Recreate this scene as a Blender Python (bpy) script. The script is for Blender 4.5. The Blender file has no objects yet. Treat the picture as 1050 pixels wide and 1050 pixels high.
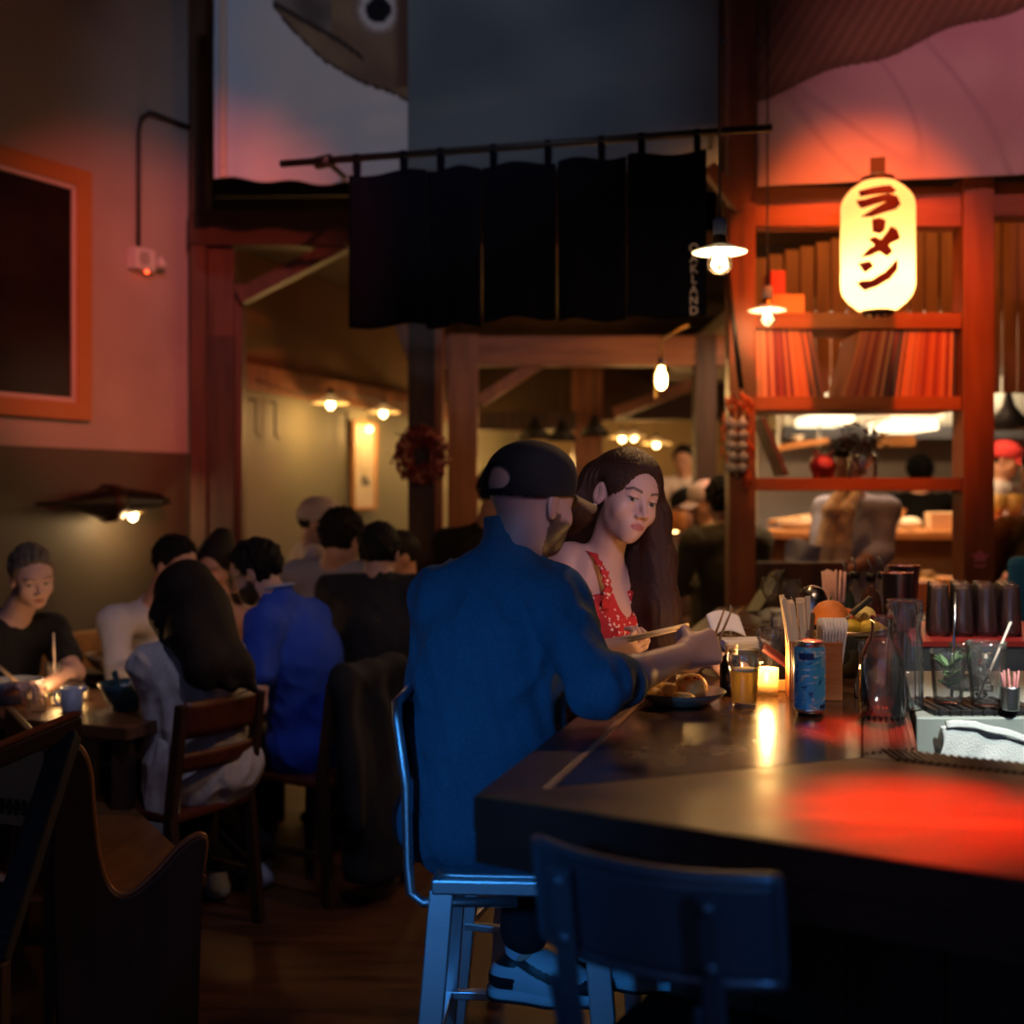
import bpy, bmesh, math, random
import numpy as np
from mathutils import Vector, Matrix, noise
R = random.Random(7)
scene = bpy.context.scene
COL = scene.collection
F, CH, HY = 1225.0, 1.52, 510.0
PI = math.pi

def P(px, py, Y):
    return Vector(((px - 525) / F * Y, Y, CH - (py - HY) / F * Y))

def PZ(px, py, z):
    Y = (CH - z) * F / (py - HY)
    return P(px, py, Y)

def V3(*a):
    return Vector(a)

# ------------------------------------------------------------------ materials
MATS = {}
def mat(name, col=(.5, .5, .5), rough=.5, metal=0., noise_=None, bump=None, col2=None, coat=0., trans=0.,
        ior=1.45, emit=None, estr=0., spec=None, stretch=(1, 1, 1), attr=None, rough2=None, kind='noise', alpha=None):
    if name in MATS:
        return MATS[name]
    m = bpy.data.materials.new(name)
    m.use_nodes = True
    nt = m.node_tree
    b = nt.nodes['Principled BSDF']
    b.inputs['Base Color'].default_value = (*col, 1)
    b.inputs['Roughness'].default_value = rough
    b.inputs['Metallic'].default_value = metal
    b.inputs['Coat Weight'].default_value = coat
    b.inputs['Transmission Weight'].default_value = trans
    b.inputs['IOR'].default_value = ior
    if spec is not None:
        b.inputs['Specular IOR Level'].default_value = spec
    if emit is not None:
        b.inputs['Emission Color'].default_value = (*emit, 1)
        b.inputs['Emission Strength'].default_value = estr
    L = nt.links.new
    tc = nt.nodes.new('ShaderNodeTexCoord')
    mp = nt.nodes.new('ShaderNodeMapping')
    mp.inputs['Scale'].default_value = stretch
    L(tc.outputs['Object'], mp.inputs['Vector'])
    if col2 is not None:
        if kind == 'wave':
            t = nt.nodes.new('ShaderNodeTexWave')
            t.inputs['Scale'].default_value = noise_ or 5
            t.inputs['Distortion'].default_value = 6
            t.inputs['Detail'].default_value = 3
            out = t.outputs['Fac']
        elif kind == 'voronoi':
            t = nt.nodes.new('ShaderNodeTexVoronoi')
            t.inputs['Scale'].default_value = noise_ or 5
            out = t.outputs['Distance']
        else:
            t = nt.nodes.new('ShaderNodeTexNoise')
            t.inputs['Scale'].default_value = noise_ or 5
            t.inputs['Detail'].default_value = 6
            out = t.outputs['Fac']
        L(mp.outputs['Vector'], t.inputs['Vector'])
        r = nt.nodes.new('ShaderNodeValToRGB')
        lo, hi = (.3, .7) if kind != 'voronoi' else (.25, .4)
        r.color_ramp.elements[0].position = lo
        r.color_ramp.elements[1].position = hi
        r.color_ramp.elements[0].color = (*col, 1)
        r.color_ramp.elements[1].color = (*col2, 1)
        L(out, r.inputs['Fac'])
        L(r.outputs['Color'], b.inputs['Base Color'])
        if rough2 is not None:
            mr = nt.nodes.new('ShaderNodeMapRange')
            mr.inputs['From Min'].default_value = .3
            mr.inputs['From Max'].default_value = .7
            mr.inputs['To Min'].default_value = rough
            mr.inputs['To Max'].default_value = rough2
            L(out, mr.inputs['Value'])
            L(mr.outputs['Result'], b.inputs['Roughness'])
    if attr:
        a = nt.nodes.new('ShaderNodeAttribute')
        a.attribute_name = attr
        L(a.outputs['Color'], b.inputs['Base Color'])
    if bump:
        t = nt.nodes.new('ShaderNodeTexNoise')
        t.inputs['Scale'].default_value = bump[0]
        t.inputs['Detail'].default_value = 4
        L(mp.outputs['Vector'], t.inputs['Vector'])
        bp = nt.nodes.new('ShaderNodeBump')
        bp.inputs['Strength'].default_value = bump[1]
        bp.inputs['Distance'].default_value = .004
        L(t.outputs['Fac'], bp.inputs['Height'])
        L(bp.outputs['Normal'], b.inputs['Normal'])
    MATS[name] = m
    return m

def wood(name, c1, c2, rough=.45, stretch=(1, 1, 12), sc=4, coat=0.):
    return mat(name, c1, rough, col2=c2, noise_=sc, stretch=stretch, bump=(18, .25), coat=coat)

def emitter(name, col, s):
    return mat(name, (0.8, 0.8, 0.8), .5, emit=col, estr=s)

def thin_glass(name, tint=(1, 1, 1), refl=1.0, rough=.02, haze=.035):
    """thin-walled glass: clear with Fresnel reflections, lets lamp light through"""
    if name in MATS: return MATS[name]
    m = bpy.data.materials.new(name); m.use_nodes = True
    nt = m.node_tree; nt.nodes.remove(nt.nodes['Principled BSDF']); out = nt.nodes['Material Output']
    tr = nt.nodes.new('ShaderNodeBsdfTransparent'); tr.inputs['Color'].default_value = (*tint, 1)
    gl_ = nt.nodes.new('ShaderNodeBsdfGlossy'); gl_.inputs['Roughness'].default_value = rough
    lw_ = nt.nodes.new('ShaderNodeLayerWeight'); lw_.inputs['Blend'].default_value = .2
    mu = nt.nodes.new('ShaderNodeMath'); mu.operation = 'MULTIPLY_ADD'; mu.inputs[1].default_value = .75 * refl; mu.inputs[2].default_value = .05
    ms_ = nt.nodes.new('ShaderNodeMixShader'); dfm = nt.nodes.new('ShaderNodeMixShader'); dfm.inputs[0].default_value = haze; dfd = nt.nodes.new('ShaderNodeBsdfDiffuse'); dfd.inputs['Color'].default_value = (.8, .8, .8, 1)  # pale diffuse haze stands in for light that clear glass would catch
    nt.links.new(tr.outputs[0], dfm.inputs[1]); nt.links.new(dfd.outputs[0], dfm.inputs[2])
    nt.links.new(lw_.outputs['Fresnel'], mu.inputs[0]); nt.links.new(mu.outputs[0], ms_.inputs[0])
    nt.links.new(dfm.outputs[0], ms_.inputs[1]); nt.links.new(gl_.outputs[0], ms_.inputs[2]); nt.links.new(ms_.outputs[0], out.inputs['Surface'])
    MATS[name] = m
    return m

def clear_liquid(name, tint, body=.35, col=None):
    """coloured drink: part see-through, part scattering"""
    if name in MATS: return MATS[name]
    m = bpy.data.materials.new(name); m.use_nodes = True
    nt = m.node_tree; nt.nodes.remove(nt.nodes['Principled BSDF']); out = nt.nodes['Material Output']
    tr = nt.nodes.new('ShaderNodeBsdfTransparent'); tr.inputs['Color'].default_value = (*tint, 1)
    tl = nt.nodes.new('ShaderNodeBsdfTranslucent'); tl.inputs['Color'].default_value = (*(col or tint), 1)
    df = nt.nodes.new('ShaderNodeBsdfDiffuse'); df.inputs['Color'].default_value = (*(col or tint), 1)
    m1 = nt.nodes.new('ShaderNodeMixShader'); m1.inputs[0].default_value = .35
    m2 = nt.nodes.new('ShaderNodeMixShader'); m2.inputs[0].default_value = body
    gl_ = nt.nodes.new('ShaderNodeBsdfGlossy'); gl_.inputs['Roughness'].default_value = .05
    m3 = nt.nodes.new('ShaderNodeMixShader'); m3.inputs[0].default_value = .05
    L = nt.links.new
    L(tl.outputs[0], m1.inputs[1]); L(df.outputs[0], m1.inputs[2]); L(tr.outputs[0], m2.inputs[1]); L(m1.outputs[0], m2.inputs[2])
    L(m2.outputs[0], m3.inputs[1]); L(gl_.outputs[0], m3.inputs[2]); L(m3.outputs[0], out.inputs['Surface'])
    MATS[name] = m
    return m

def glass(name, tint=(1, 1, 1), rough=0.0, ior=1.45):
    return mat(name, tint, rough, trans=1.0, ior=ior)

# ------------------------------------------------------------------ mesh builder
def rotz(a):
    return Matrix.Rotation(a, 3, 'Z')

def frame_of(d):
    d = Vector(d).normalized()
    up = Vector((0, 0, 1)) if abs(d.z) < .95 else Vector((1, 0, 0))
    a = d.cross(up).normalized()
    b = a.cross(d).normalized()
    return a, b, d

class MB:
    def __init__(s):
        s.v, s.f, s.sm, s.mi = [], [], [], []
        s.cm = 0
    def _add(s, vs, fs, smooth):
        o = len(s.v)
        s.v += [Vector(v) for v in vs]
        for f in fs:
            s.f.append([i + o for i in f]); s.sm.append(smooth); s.mi.append(s.cm)
        return s
    def box(s, c, half, rot=None):
        c = Vector(c); vs = []
        for z in (-1, 1):
            for x, y in ((-1, -1), (1, -1), (1, 1), (-1, 1)):
                v = Vector((x * half[0], y * half[1], z * half[2]))
                vs.append(c + (rot @ v if rot else v))
        return s._add(vs, [[3, 2, 1, 0], [4, 5, 6, 7], [0, 1, 5, 4], [1, 2, 6, 5], [2, 3, 7, 6], [3, 0, 4, 7]], False)
    def bar(s, a, b, w, h, up=(0, 0, 1)):
        """rectangular bar from a to b, w across, h along 'up'"""
        a, b = Vector(a), Vector(b)
        d = (b - a); L = d.length; d.normalize()
        up = Vector(up)
        x = d.cross(up)
        if x.length < 1e-4:
            x = d.cross(Vector((0, 1, 0)))
        x.normalize(); y = x.cross(d).normalized()
        m = Matrix((x, d, y)).transposed()
        return s.box((a + b) / 2, (w / 2, L / 2, h / 2), m)
    def tube(s, pts, r, n=10, cap=True, closed=False):
        pts = [Vector(p) for p in pts]
        N = len(pts)
        rs = r if isinstance(r, (list, tuple)) else [r] * N
        vs, fs = [], []
        pa = None
        for i, p in enumerate(pts):
            if closed:
                d = pts[(i + 1) % N] - pts[i - 1]
            else:
                d = pts[min(i + 1, N - 1)] - pts[max(i - 1, 0)]
            d.normalize()
            if pa is None:
                a, b, _ = frame_of(d)
            else:
                a = (pa - d * pa.dot(d)).normalized(); b = a.cross(d)
            pa = a
            for k in range(n):
                t = 2 * PI * k / n
                vs.append(p + a * math.cos(t) * rs[i] + b * math.sin(t) * rs[i])
        M = N if closed else N - 1
        for i in range(M):
            j = (i + 1) % N
            for k in range(n):
                k2 = (k + 1) % n
                fs.append([i * n + k, i * n + k2, j * n + k2, j * n + k])
        if cap and not closed:
            fs.append(list(range(n))[::-1]); fs.append([(N - 1) * n + k for k in range(n)])
        return s._add(vs, fs, True)
    def lathe(s, prof, c=(0, 0, 0), n=24, rot=None, smooth=True, capb=True, capt=True):
        """prof: list of (r,z)"""
        c = Vector(c); vs, fs = [], []
        for r, z in prof:
            for k in range(n):
                t = 2 * PI * k / n
                v = Vector((r * math.cos(t), r * math.sin(t), z))
                vs.append(c + (rot @ v if rot else v))
        m = len(prof)
        for i in range(m - 1):
            for k in range(n):
                k2 = (k + 1) % n
                fs.append([i * n + k, i * n + k2, (i + 1) * n + k2, (i + 1) * n + k])
        if capb and prof[0][0] > 1e-5: fs.append(list(range(n))[::-1])
        if capt and prof[-1][0] > 1e-5: fs.append([(m - 1) * n + k for k in range(n)])
        return s._add(vs, fs, smooth)
    def sphere(s, c, r, n=12, rot=None):
        if not isinstance(r, (tuple, list)): r = (r, r, r)
        c = Vector(c); vs, fs = [], []
        m = max(4, n // 2 + 1)
        for i in range(m + 1):
            ph = PI * i / m
            for k in range(n):
                t = 2 * PI * k / n
                v = Vector((r[0] * math.sin(ph) * math.cos(t), r[1] * math.sin(ph) * math.sin(t), -r[2] * math.cos(ph)))
                vs.append(c + (rot @ v if rot else v))
        for i in range(m):
            for k in range(n):
                k2 = (k + 1) % n
                fs.append([i * n + k, i * n + k2, (i + 1) * n + k2, (i + 1) * n + k])
        return s._add(vs, fs, True)
    def prism(s, poly, ext, smooth=False):
        """poly: list of 3D points (planar), ext: extrusion vector"""
        n = len(poly); e = Vector(ext)
        a = [Vector(p) for p in poly]
        vs = a + [p + e for p in a]
        fs = [list(range(n))[::-1], list(range(n, 2 * n))]
        for i in range(n):
            j = (i + 1) % n
            fs.append([i, j, j + n, i + n])
        return s._add(vs, fs, smooth)
    def grid(s, fn, nu, nv, thick=None, smooth=True):
        """fn(u,v)->point; optional thickness vector gives a closed sheet"""
        vs = [Vector(fn(i / nu, j / nv)) for j in range(nv + 1) for i in range(nu + 1)]
        W = nu + 1
        fs = [[j * W + i, j * W + i + 1, (j + 1) * W + i + 1, (j + 1) * W + i] for j in range(nv) for i in range(nu)]
        if thick is not None:
            t = Vector(thick); o = len(vs)
            vs += [v + t for v in vs]
            fs += [[i + o for i in f[::-1]] for f in fs]
            for i in range(nu):
                fs.append([i + 1, i, i + o, i + 1 + o])
                k = nv * W
                fs.append([k + i, k + i + 1, k + i + 1 + o, k + i + o])
            for j in range(nv):
                fs.append([j * W, (j + 1) * W, (j + 1) * W + o, j * W + o])
                fs.append([(j + 1) * W + nu, j * W + nu, j * W + nu + o, (j + 1) * W + nu + o])
        return s._add(vs, fs, smooth)
    def build(s, name, m, parent=None, bevel=0., world=True, attr=None):
        me = bpy.data.meshes.new(name)
        off = Vector((0, 0, 0))
        if parent is not None and world:
            off = rootloc(parent)
        me.from_pydata([tuple(v - off) for v in s.v], [], s.f)
        me.polygons.foreach_set('use_smooth', s.sm)
        ms = m if isinstance(m, (list, tuple)) else [m]
        for q in ms: me.materials.append(q)
        if len(ms) > 1: me.polygons.foreach_set('material_index', s.mi)
        bm = bmesh.new(); bm.from_mesh(me)
        bmesh.ops.recalc_face_normals(bm, faces=bm.faces)
        bm.to_mesh(me); bm.free()
        if attr is not None:
            ca = me.color_attributes.new('Col', 'FLOAT_COLOR', 'POINT')
            ca.data.foreach_set('color', np.array(attr, dtype=np.float32).ravel())
        o = bpy.data.objects.new(name, me)
        COL.objects.link(o)
        if bevel:
            bv = o.modifiers.new('Bevel', 'BEVEL'); bv.width = bevel; bv.segments = 2
            bv.limit_method = 'ANGLE'; bv.angle_limit = math.radians(40)
        if parent is not None: o.parent = parent
        return o

def rootloc(o):
    v = Vector((0, 0, 0))
    while o is not None:
        v += o.location; o = o.parent
    return v

def tag(o, label, cat, group=None):
    o['label'] = label; o['category'] = cat
    if group: o['group'] = group
    return o

def thing(name, label, cat, loc=(0, 0, 0), rz=0., group=None):
    o = bpy.data.objects.new(name, None)
    COL.objects.link(o)
    o.empty_display_size = .05
    o.location = loc; o.rotation_euler = (0, 0, rz)
    return tag(o, label, cat, group)

def struct(name, mb, m, bevel=0.):
    o = mb.build(name, m, None, bevel)
    o['kind'] = 'structure'
    return o

def dup(root, loc, rz=0., label=None, group=None):
    r = root.copy(); COL.objects.link(r)
    r.location = loc; r.rotation_euler = (0, 0, rz)
    if label: r['label'] = label
    if group: r['group'] = group
    for ch in list(root.children):
        c = ch.copy(); COL.objects.link(c); c.parent = r
        for g in list(ch.children):
            d = g.copy(); COL.objects.link(d); d.parent = c
    return r

def origin_to(o, p):
    """move a top-level mesh's origin to p without moving its geometry"""
    p = Vector(p)
    o.data.transform(Matrix.Translation(-p)); o.location = p
    return o

# ------------------------------------------------------------------ implicit surfaces
class SDF:
    def __init__(s, h=.006):
        s.p = []; s.h = h
    def _rc(s, a, b, ra, rb, k, op):
        a = np.array(a, np.float32); b = np.array(b, np.float32)
        r = max(ra, rb)
        lo = np.minimum(a, b) - r; hi = np.maximum(a, b) + r
        def fn(p):
            d = b - a; L2 = float(d @ d) + 1e-9
            q = p - a
            t = np.clip((q @ d) / L2, 0, 1)
            return np.linalg.norm(q - t[..., None] * d, axis=-1) - (ra + (rb - ra) * t)
        s.p.append((fn, lo, hi, k, op)); return s
    def rc(s, a, b, ra, rb=None, k=.02, op='+'):
        return s._rc(a, b, ra, ra if rb is None else rb, k, op)
    def chain(s, pts, rs, k=.02, op='+'):
        for i in range(len(pts) - 1):
            s._rc(pts[i], pts[i + 1], rs[i], rs[i + 1], k, op)
        return s
    def el(s, c, r, M=None, k=.02, op='+'):
        c = np.array(c, np.float32); r = np.array(r, np.float32)
        m = np.array(M, np.float32) if M is not None else np.eye(3, dtype=np.float32)   # columns = axes
        ext = np.sqrt(((m * r) ** 2).sum(1))
        def fn(p):
            q = (p - c) @ m
            k0 = np.linalg.norm(q / r, axis=-1)
            k1 = np.linalg.norm(q / (r * r), axis=-1) + 1e-9
            return k0 * (k0 - 1) / k1
        s.p.append((fn, c - ext, c + ext, k, op)); return s
    def box(s, c, hf, rad=.005, M=None, k=.01, op='+'):
        c = np.array(c, np.float32); hf = np.array(hf, np.float32)
        m = np.array(M, np.float32) if M is not None else np.eye(3, dtype=np.float32)
        ext = (np.abs(m) * hf).sum(1) + rad
        def fn(p):
            q = np.abs((p - c) @ m) - (hf - rad)
            return np.linalg.norm(np.maximum(q, 0), axis=-1) + np.minimum(q.max(-1), 0) - rad
        s.p.append((fn, c - ext, c + ext, k, op)); return s
    def cut(s, c, n, k=.004):
        """remove everything on the side n points to"""
        c = np.array(c, np.float32); n = np.array(n, np.float32); n = n / np.linalg.norm(n)
        def fn(p):
            return -((p - c) @ n)
        s.p.append((fn, None, None, k, '-')); return s
    def mesh(s):
        h = s.h
        los = [p[1] for p in s.p if p[4] == '+']; his = [p[2] for p in s.p if p[4] == '+']
        lo = np.min(los, 0) - 3 * h - .012; hi = np.max(his, 0) + 3 * h + .012
        n = np.ceil((hi - lo) / h).astype(int) + 1
        f = np.full(n, 1.0, np.float32)
        ax = [lo[i] + h * np.arange(n[i], dtype=np.float32) for i in range(3)]
        for fn, a, b, k, op in s.p:
            if a is None:
                sl = (slice(0, n[0]), slice(0, n[1]), slice(0, n[2]))
            else:
                m = k + 2.5 * h
                i0 = np.clip(np.floor((a - m - lo) / h).astype(int), 0, n); i1 = np.clip(np.ceil((b + m - lo) / h).astype(int) + 1, 0, n)
                if (i1 <= i0).any(): continue
                sl = tuple(slice(i0[i], i1[i]) for i in range(3))
            g = np.stack(np.meshgrid(ax[0][sl[0]], ax[1][sl[1]], ax[2][sl[2]], indexing='ij'), -1)
            d = fn(g).astype(np.float32)
            cur = f[sl]
            if op == '+':
                w = np.maximum(k - np.abs(cur - d), 0) / k
                f[sl] = np.minimum(cur, d) - w * w * k * .25
            else:
                d = -d
                w = np.maximum(k - np.abs(cur - d), 0) / k
                f[sl] = np.maximum(cur, d) + w * w * k * .25
        return surfnet(f, lo, h)

def surfnet(f, lo, h):
    ins = f < 0
    c = ins[:-1, :-1, :-1].astype(np.int8)
    acc = np.zeros_like(c)
    for dx in (0, 1):
        for dy in (0, 1):
            for dz in (0, 1):
                acc += ins[dx:f.shape[0] - 1 + dx, dy:f.shape[1] - 1 + dy, dz:f.shape[2] - 1 + dz]
    mix = (acc > 0) & (acc < 8)
    idx = np.argwhere(mix)
    vid = np.full(mix.shape, -1, np.int64)
    vid[mix] = np.arange(len(idx))
    ps = np.zeros((len(idx), 3), np.float64); cnt = np.zeros(len(idx))
    cor = [(0, 0, 0), (1, 0, 0), (0, 1, 0), (1, 1, 0), (0, 0, 1), (1, 0, 1), (0, 1, 1), (1, 1, 1)]
    val = [f[idx[:, 0] + a, idx[:, 1] + b, idx[:, 2] + d] for a, b, d in cor]
    for i in range(8):
        for j in range(i + 1, 8):
            a, b = np.array(cor[i]), np.array(cor[j])
            if np.abs(a - b).sum() != 1: continue
            m = (val[i] < 0) != (val[j] < 0)
            t = np.where(m, val[i] / np.where(m, val[i] - val[j], 1), 0)
            ps += np.where(m[:, None], a + t[:, None] * (b - a), 0)
            cnt += m
    V = lo + h * (idx + ps / cnt[:, None])
    quads = []
    for ax in range(3):
        s0 = [slice(None)] * 3; s1 = [slice(None)] * 3
        s0[ax] = slice(0, -1); s1[ax] = slice(1, None)
        A = ins[tuple(s0)]; B = ins[tuple(s1)]
        e = np.argwhere(A != B)
        u, w = (ax + 1) % 3, (ax + 2) % 3
        ok = (e[:, u] > 0) & (e[:, w] > 0) & (e[:, u] < f.shape[u] - 1) & (e[:, w] < f.shape[w] - 1)
        e = e[ok]
        flip = A[e[:, 0], e[:, 1], e[:, 2]]
        def g(du, dw):
            q = e.copy(); q[:, u] -= du; q[:, w] -= dw
            return vid[q[:, 0], q[:, 1], q[:, 2]]
        q = np.stack([g(1, 1), g(0, 1), g(0, 0), g(1, 0)], 1)
        q = np.where(flip[:, None], q, q[:, ::-1])
        quads.append(q)
    return V, np.concatenate(quads)

def vnormals(V, Q):
    n = np.cross(V[Q[:, 2]] - V[Q[:, 0]], V[Q[:, 3]] - V[Q[:, 1]])
    N = np.zeros_like(V)
    for i in range(4): np.add.at(N, Q[:, i], n)
    return N / (np.linalg.norm(N, axis=1, keepdims=True) + 1e-12)

def np_mesh(name, V, Q, m, parent=None, colors=None, off=None):
    me = bpy.data.meshes.new(name)
    if off is None: off = np.array(rootloc(parent)) if parent is not None else np.zeros(3)
    V = V - off
    me.vertices.add(len(V)); me.vertices.foreach_set('co', V.astype(np.float32).ravel())
    me.loops.add(Q.size); me.loops.foreach_set('vertex_index', Q.astype(np.int32).ravel())
    me.polygons.add(len(Q))
    me.polygons.foreach_set('loop_start', np.arange(0, Q.size, 4, dtype=np.int32))
    me.polygons.foreach_set('use_smooth', np.ones(len(Q), bool))
    me.update(calc_edges=True); me.validate()
    me.materials.append(m)
    if colors is not None:
        ca = me.color_attributes.new('Col', 'FLOAT_COLOR', 'POINT')
        c4 = np.ones((len(V), 4), np.float32); c4[:, :3] = colors
        ca.data.foreach_set('color', c4.ravel())
    o = bpy.data.objects.new(name, me); COL.objects.link(o)
    if parent is not None: o.parent = parent
    return o

def wob(V, sc, seed=0):
    """smooth pseudo-noise in about -1..1"""
    r = np.random.RandomState(seed)
    out = np.zeros(len(V))
    for i in range(7):
        d = r.normal(size=3); d /= np.linalg.norm(d)
        fq = sc * (0.6 + r.rand() * 1.4)
        ph = r.rand() * 6.28
        out += np.sin((V @ d) * fq + ph + 1.3 * np.sin((V @ r.normal(size=3)) * sc * .5 + r.rand() * 6))
    return out / 4.
# ------------------------------------------------------------------ people
def basis(f, roll=0., pitch=0.):
    """f horizontal facing vector -> columns (left, forward, up); pitch>0 looks down, roll>0 tips the head to its own left"""
    f = Vector((f[0], f[1], 0)).normalized()
    up = Vector((0, 0, 1)); l = up.cross(f)
    M = Matrix((l, f, up)).transposed()
    return M @ Matrix.Rotation(-pitch, 3, 'X') @ Matrix.Rotation(roll, 3, 'Y')

def head_prims(S, c, M, s=1., fem=False, neck=None, nr=.055, nose=1., fine=True, jaw=1.):
    c = Vector(c)
    def W(x, y, z): return c + M @ Vector((x * s, y * s, z * s))
    def E(x, y, z, r, k=.02, op='+', mm=None):
        S.el(W(x, y, z), [q * s for q in r], M if mm is None else M @ mm, k * s, op)
    def C(a, b, ra, rb=None, k=.012, op='+'):
        S.rc(W(*a), W(*b), ra * s, (ra if rb is None else rb) * s, k * s, op)
    if neck is not None:
        S.rc(neck, W(0, -.022, -.055), nr * 1.08, nr * .95, .03)
    jw = (.052 if fem else .058) * jaw
    E(0, -.014, .036, (.074, .096, .083), .03)
    E(0, .030, .004, (.063, .058, .072), .03)
    E(0, .026, -.052, (jw, .052, .054), .03)
    E(0, .060, -.092, (.022 if fem else .028, .020, .019), .028)
    for q in (-1, 1):
        E(q * .037, .058, -.030, (.024, .022, .024), .022)
        E(q * .077, -.006, -.006, (.009, .019, .031), .008, mm=Matrix.Rotation(q * .35, 3, 'Z'))
        if fine: E(q * .085, .000, -.004, (.005, .010, .018), .006, '-')
    C((-.034, .076, .021), (.034, .076, .021), .010 if not fem else .007, k=.018)
    for q in (-1, 1):
        E(q * .031, .098, .001, (.019, .016, .013), .014, '-')
    E(0, .068, -.064, (.031, .024, .024), .022)
    C((0, .082, .012), (0, .104 + .004 * nose, -.030), .0065, .0095 * nose, .012)
    for q in (-1, 1):
        E(q * .0115, .096, -.037, (.0075, .010, .0065), .008)
    if fine:
        for q in (-1, 1):
            E(q * .031, .0735, .001, (.0125, .0125, .0125), .001)
            E(q * .031, .0755, .0072, (.0165, .0120, .0058), .003)
            E(q * .031, .0745, -.0075, (.0150, .0110, .0036), .004)
            C((q * .002, .0880, -.0605), (q * .021, .080, -.0640), .0042, .0024, .004)
            C((q * .001, .0872, -.0705), (q * .018, .080, -.0662), .0052, .0026, .004)
        C((-.018, .088, -.0655), (.018, .088, -.0655), .0016, k=.003, op='-')

def head_colors(V, c, M, s, skin, lip, brow, beard=None, eye=True, iris=(.030, .022, .016), blush=None):
    q = (V - np.array(c)) @ np.array(M) / s
    x, y, z = np.abs(q[:, 0]), q[:, 1], q[:, 2]
    col = np.tile(np.array(skin, float), (len(V), 1))
    inface = (y > .0) & (z > -.13) & (z < .13) & (x < .09)
    def mixin(w, cc):
        nonlocal col
        w = np.clip(w, 0, 1)[:, None]
        col = col * (1 - w) + np.array(cc) * w
    if blush is not None:
        mixin(.5 * np.exp(-(((x - .042) / .018) ** 2 + ((z + .028) / .016) ** 2)) * inface, blush)
    if beard is not None:
        b = inface & (z < -.030 - .55 * np.maximum(y - .045, 0)) & (z > -.125)
        w = b * np.clip((-.028 - z) / .012, 0, 1)
        w = np.where((x < .020) & (z > -.073) & (z < -.057) & (y > .078), 0, w)
        side = (y > .004) & (y <= .03) & (z < -.020) & (z > -.115) & (x > .05)
        mixin(np.maximum(w, side * .9), beard)
    lipw = (y > .076) & (x < .0215) & (np.abs(z + .0655) < .0088 * (1 - (x / .024) ** 2) + .001)
    mixin(lipw * .9, lip)
    bz = .0235 + .006 * np.clip((x - .012) / .03, 0, 1) - .010 * np.clip((x - .038) / .016, 0, 1)
    mixin((inface & (y > .05) & (x > .013) & (x < .053) & (np.abs(z - bz) < .0036)) * .85, brow)
    if eye:
        r = np.sqrt((x - .031) ** 2 + ((z - .000) * 1.0) ** 2)
        ew = (y > .07) & (np.abs(x - .031) < .0125) & (z < .0045) & (z > -.0058)
        mixin(ew * .9, (.46, .42, .41))
        ri = np.sqrt((q[:, 0] - np.sign(q[:, 0]) * .031 + .003) ** 2 + (z + .0005) ** 2)
        mixin((ew & (ri < .0062)).astype(float), iris)
        mixin((ew & (ri < .0028)).astype(float), (.004, .004, .004))
        mixin((y > .07) * (np.abs(x - .031) < .0145) * (np.abs(z - .0048) < .0016) * .9, (.01, .007, .006))
    return col

def hand_prims(S, w, d, n, side=1., curl=.6, s=1., spread=.0, thumb=.6, kf=.0035, curls=None):
    """w wrist, d direction to the fingers, n palm normal, side: thumb on +side*(d x n)"""
    w, d, n = Vector(w), Vector(d).normalized(), Vector(n)
    n = (n - d * n.dot(d)).normalized()
    t = d.cross(n) * side
    offs = (.030, .010, -.011, -.029)
    lens = (.072, .080, .074, .058)
    for i, o in enumerate(offs):
        kn = w + d * (.088 - abs(i - 1) * .004) * s + t * o * s
        S.rc(w + d * .005 * s + t * o * .55 * s, kn, .0165 * s, .0125 * s, .016)
    S.rc(w + d * .02 * s + t * .018 * s + n * .008 * s, w + d * .045 * s + t * .030 * s + n * .012 * s, .016 * s, .013 * s, .014)
    for i, o in enumerate(offs):
        kn = w + d * (.088 - abs(i - 1) * .004) * s + t * o * s
        a = 0.; p = kn
        cu = curls[i] if curls else curl * (1 + .12 * i)
        rr = (.0092, .0094, .0090, .0078)[i] * s
        for j, fr in enumerate((.46, .30, .24)):
            a += cu * (1.0, 1.25, .8)[j]
            dd = d * math.cos(a) + n * math.sin(a) + t * (o * spread * 8) * (1 if j == 0 else .6)
            q = p + dd.normalized() * lens[i] * fr * s
            S.rc(p, q, rr * (1 - .08 * j), rr * (1 - .08 * (j + 1)), kf)
            p = q
    p = w + d * .022 * s + t * .026 * s
    for j, (L, r0, r1) in enumerate(((.045, .0135, .0115), (.034, .011, .0095), (.026, .0095, .008))):
        a = thumb * (.3 + .55 * j)
        dd = (d * (.62 + .12 * j) + t * (.72 - .45 * j * thumb) + n * (.25 + a)).normalized()
        q = p + dd * L * s
        S.rc(p, q, r0 * s, r1 * s, .006)
        p = q

SKIN = mat('skin', (.6, .4, .3), .48, attr='Col', bump=(220, .12))

def cloth(name, col, col2=None, sc=60, rough=.85, bump=(260, .35)):
    return mat(name, col, rough, col2=col2, noise_=sc, bump=bump)

def shell(S, off):
    pass

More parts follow.
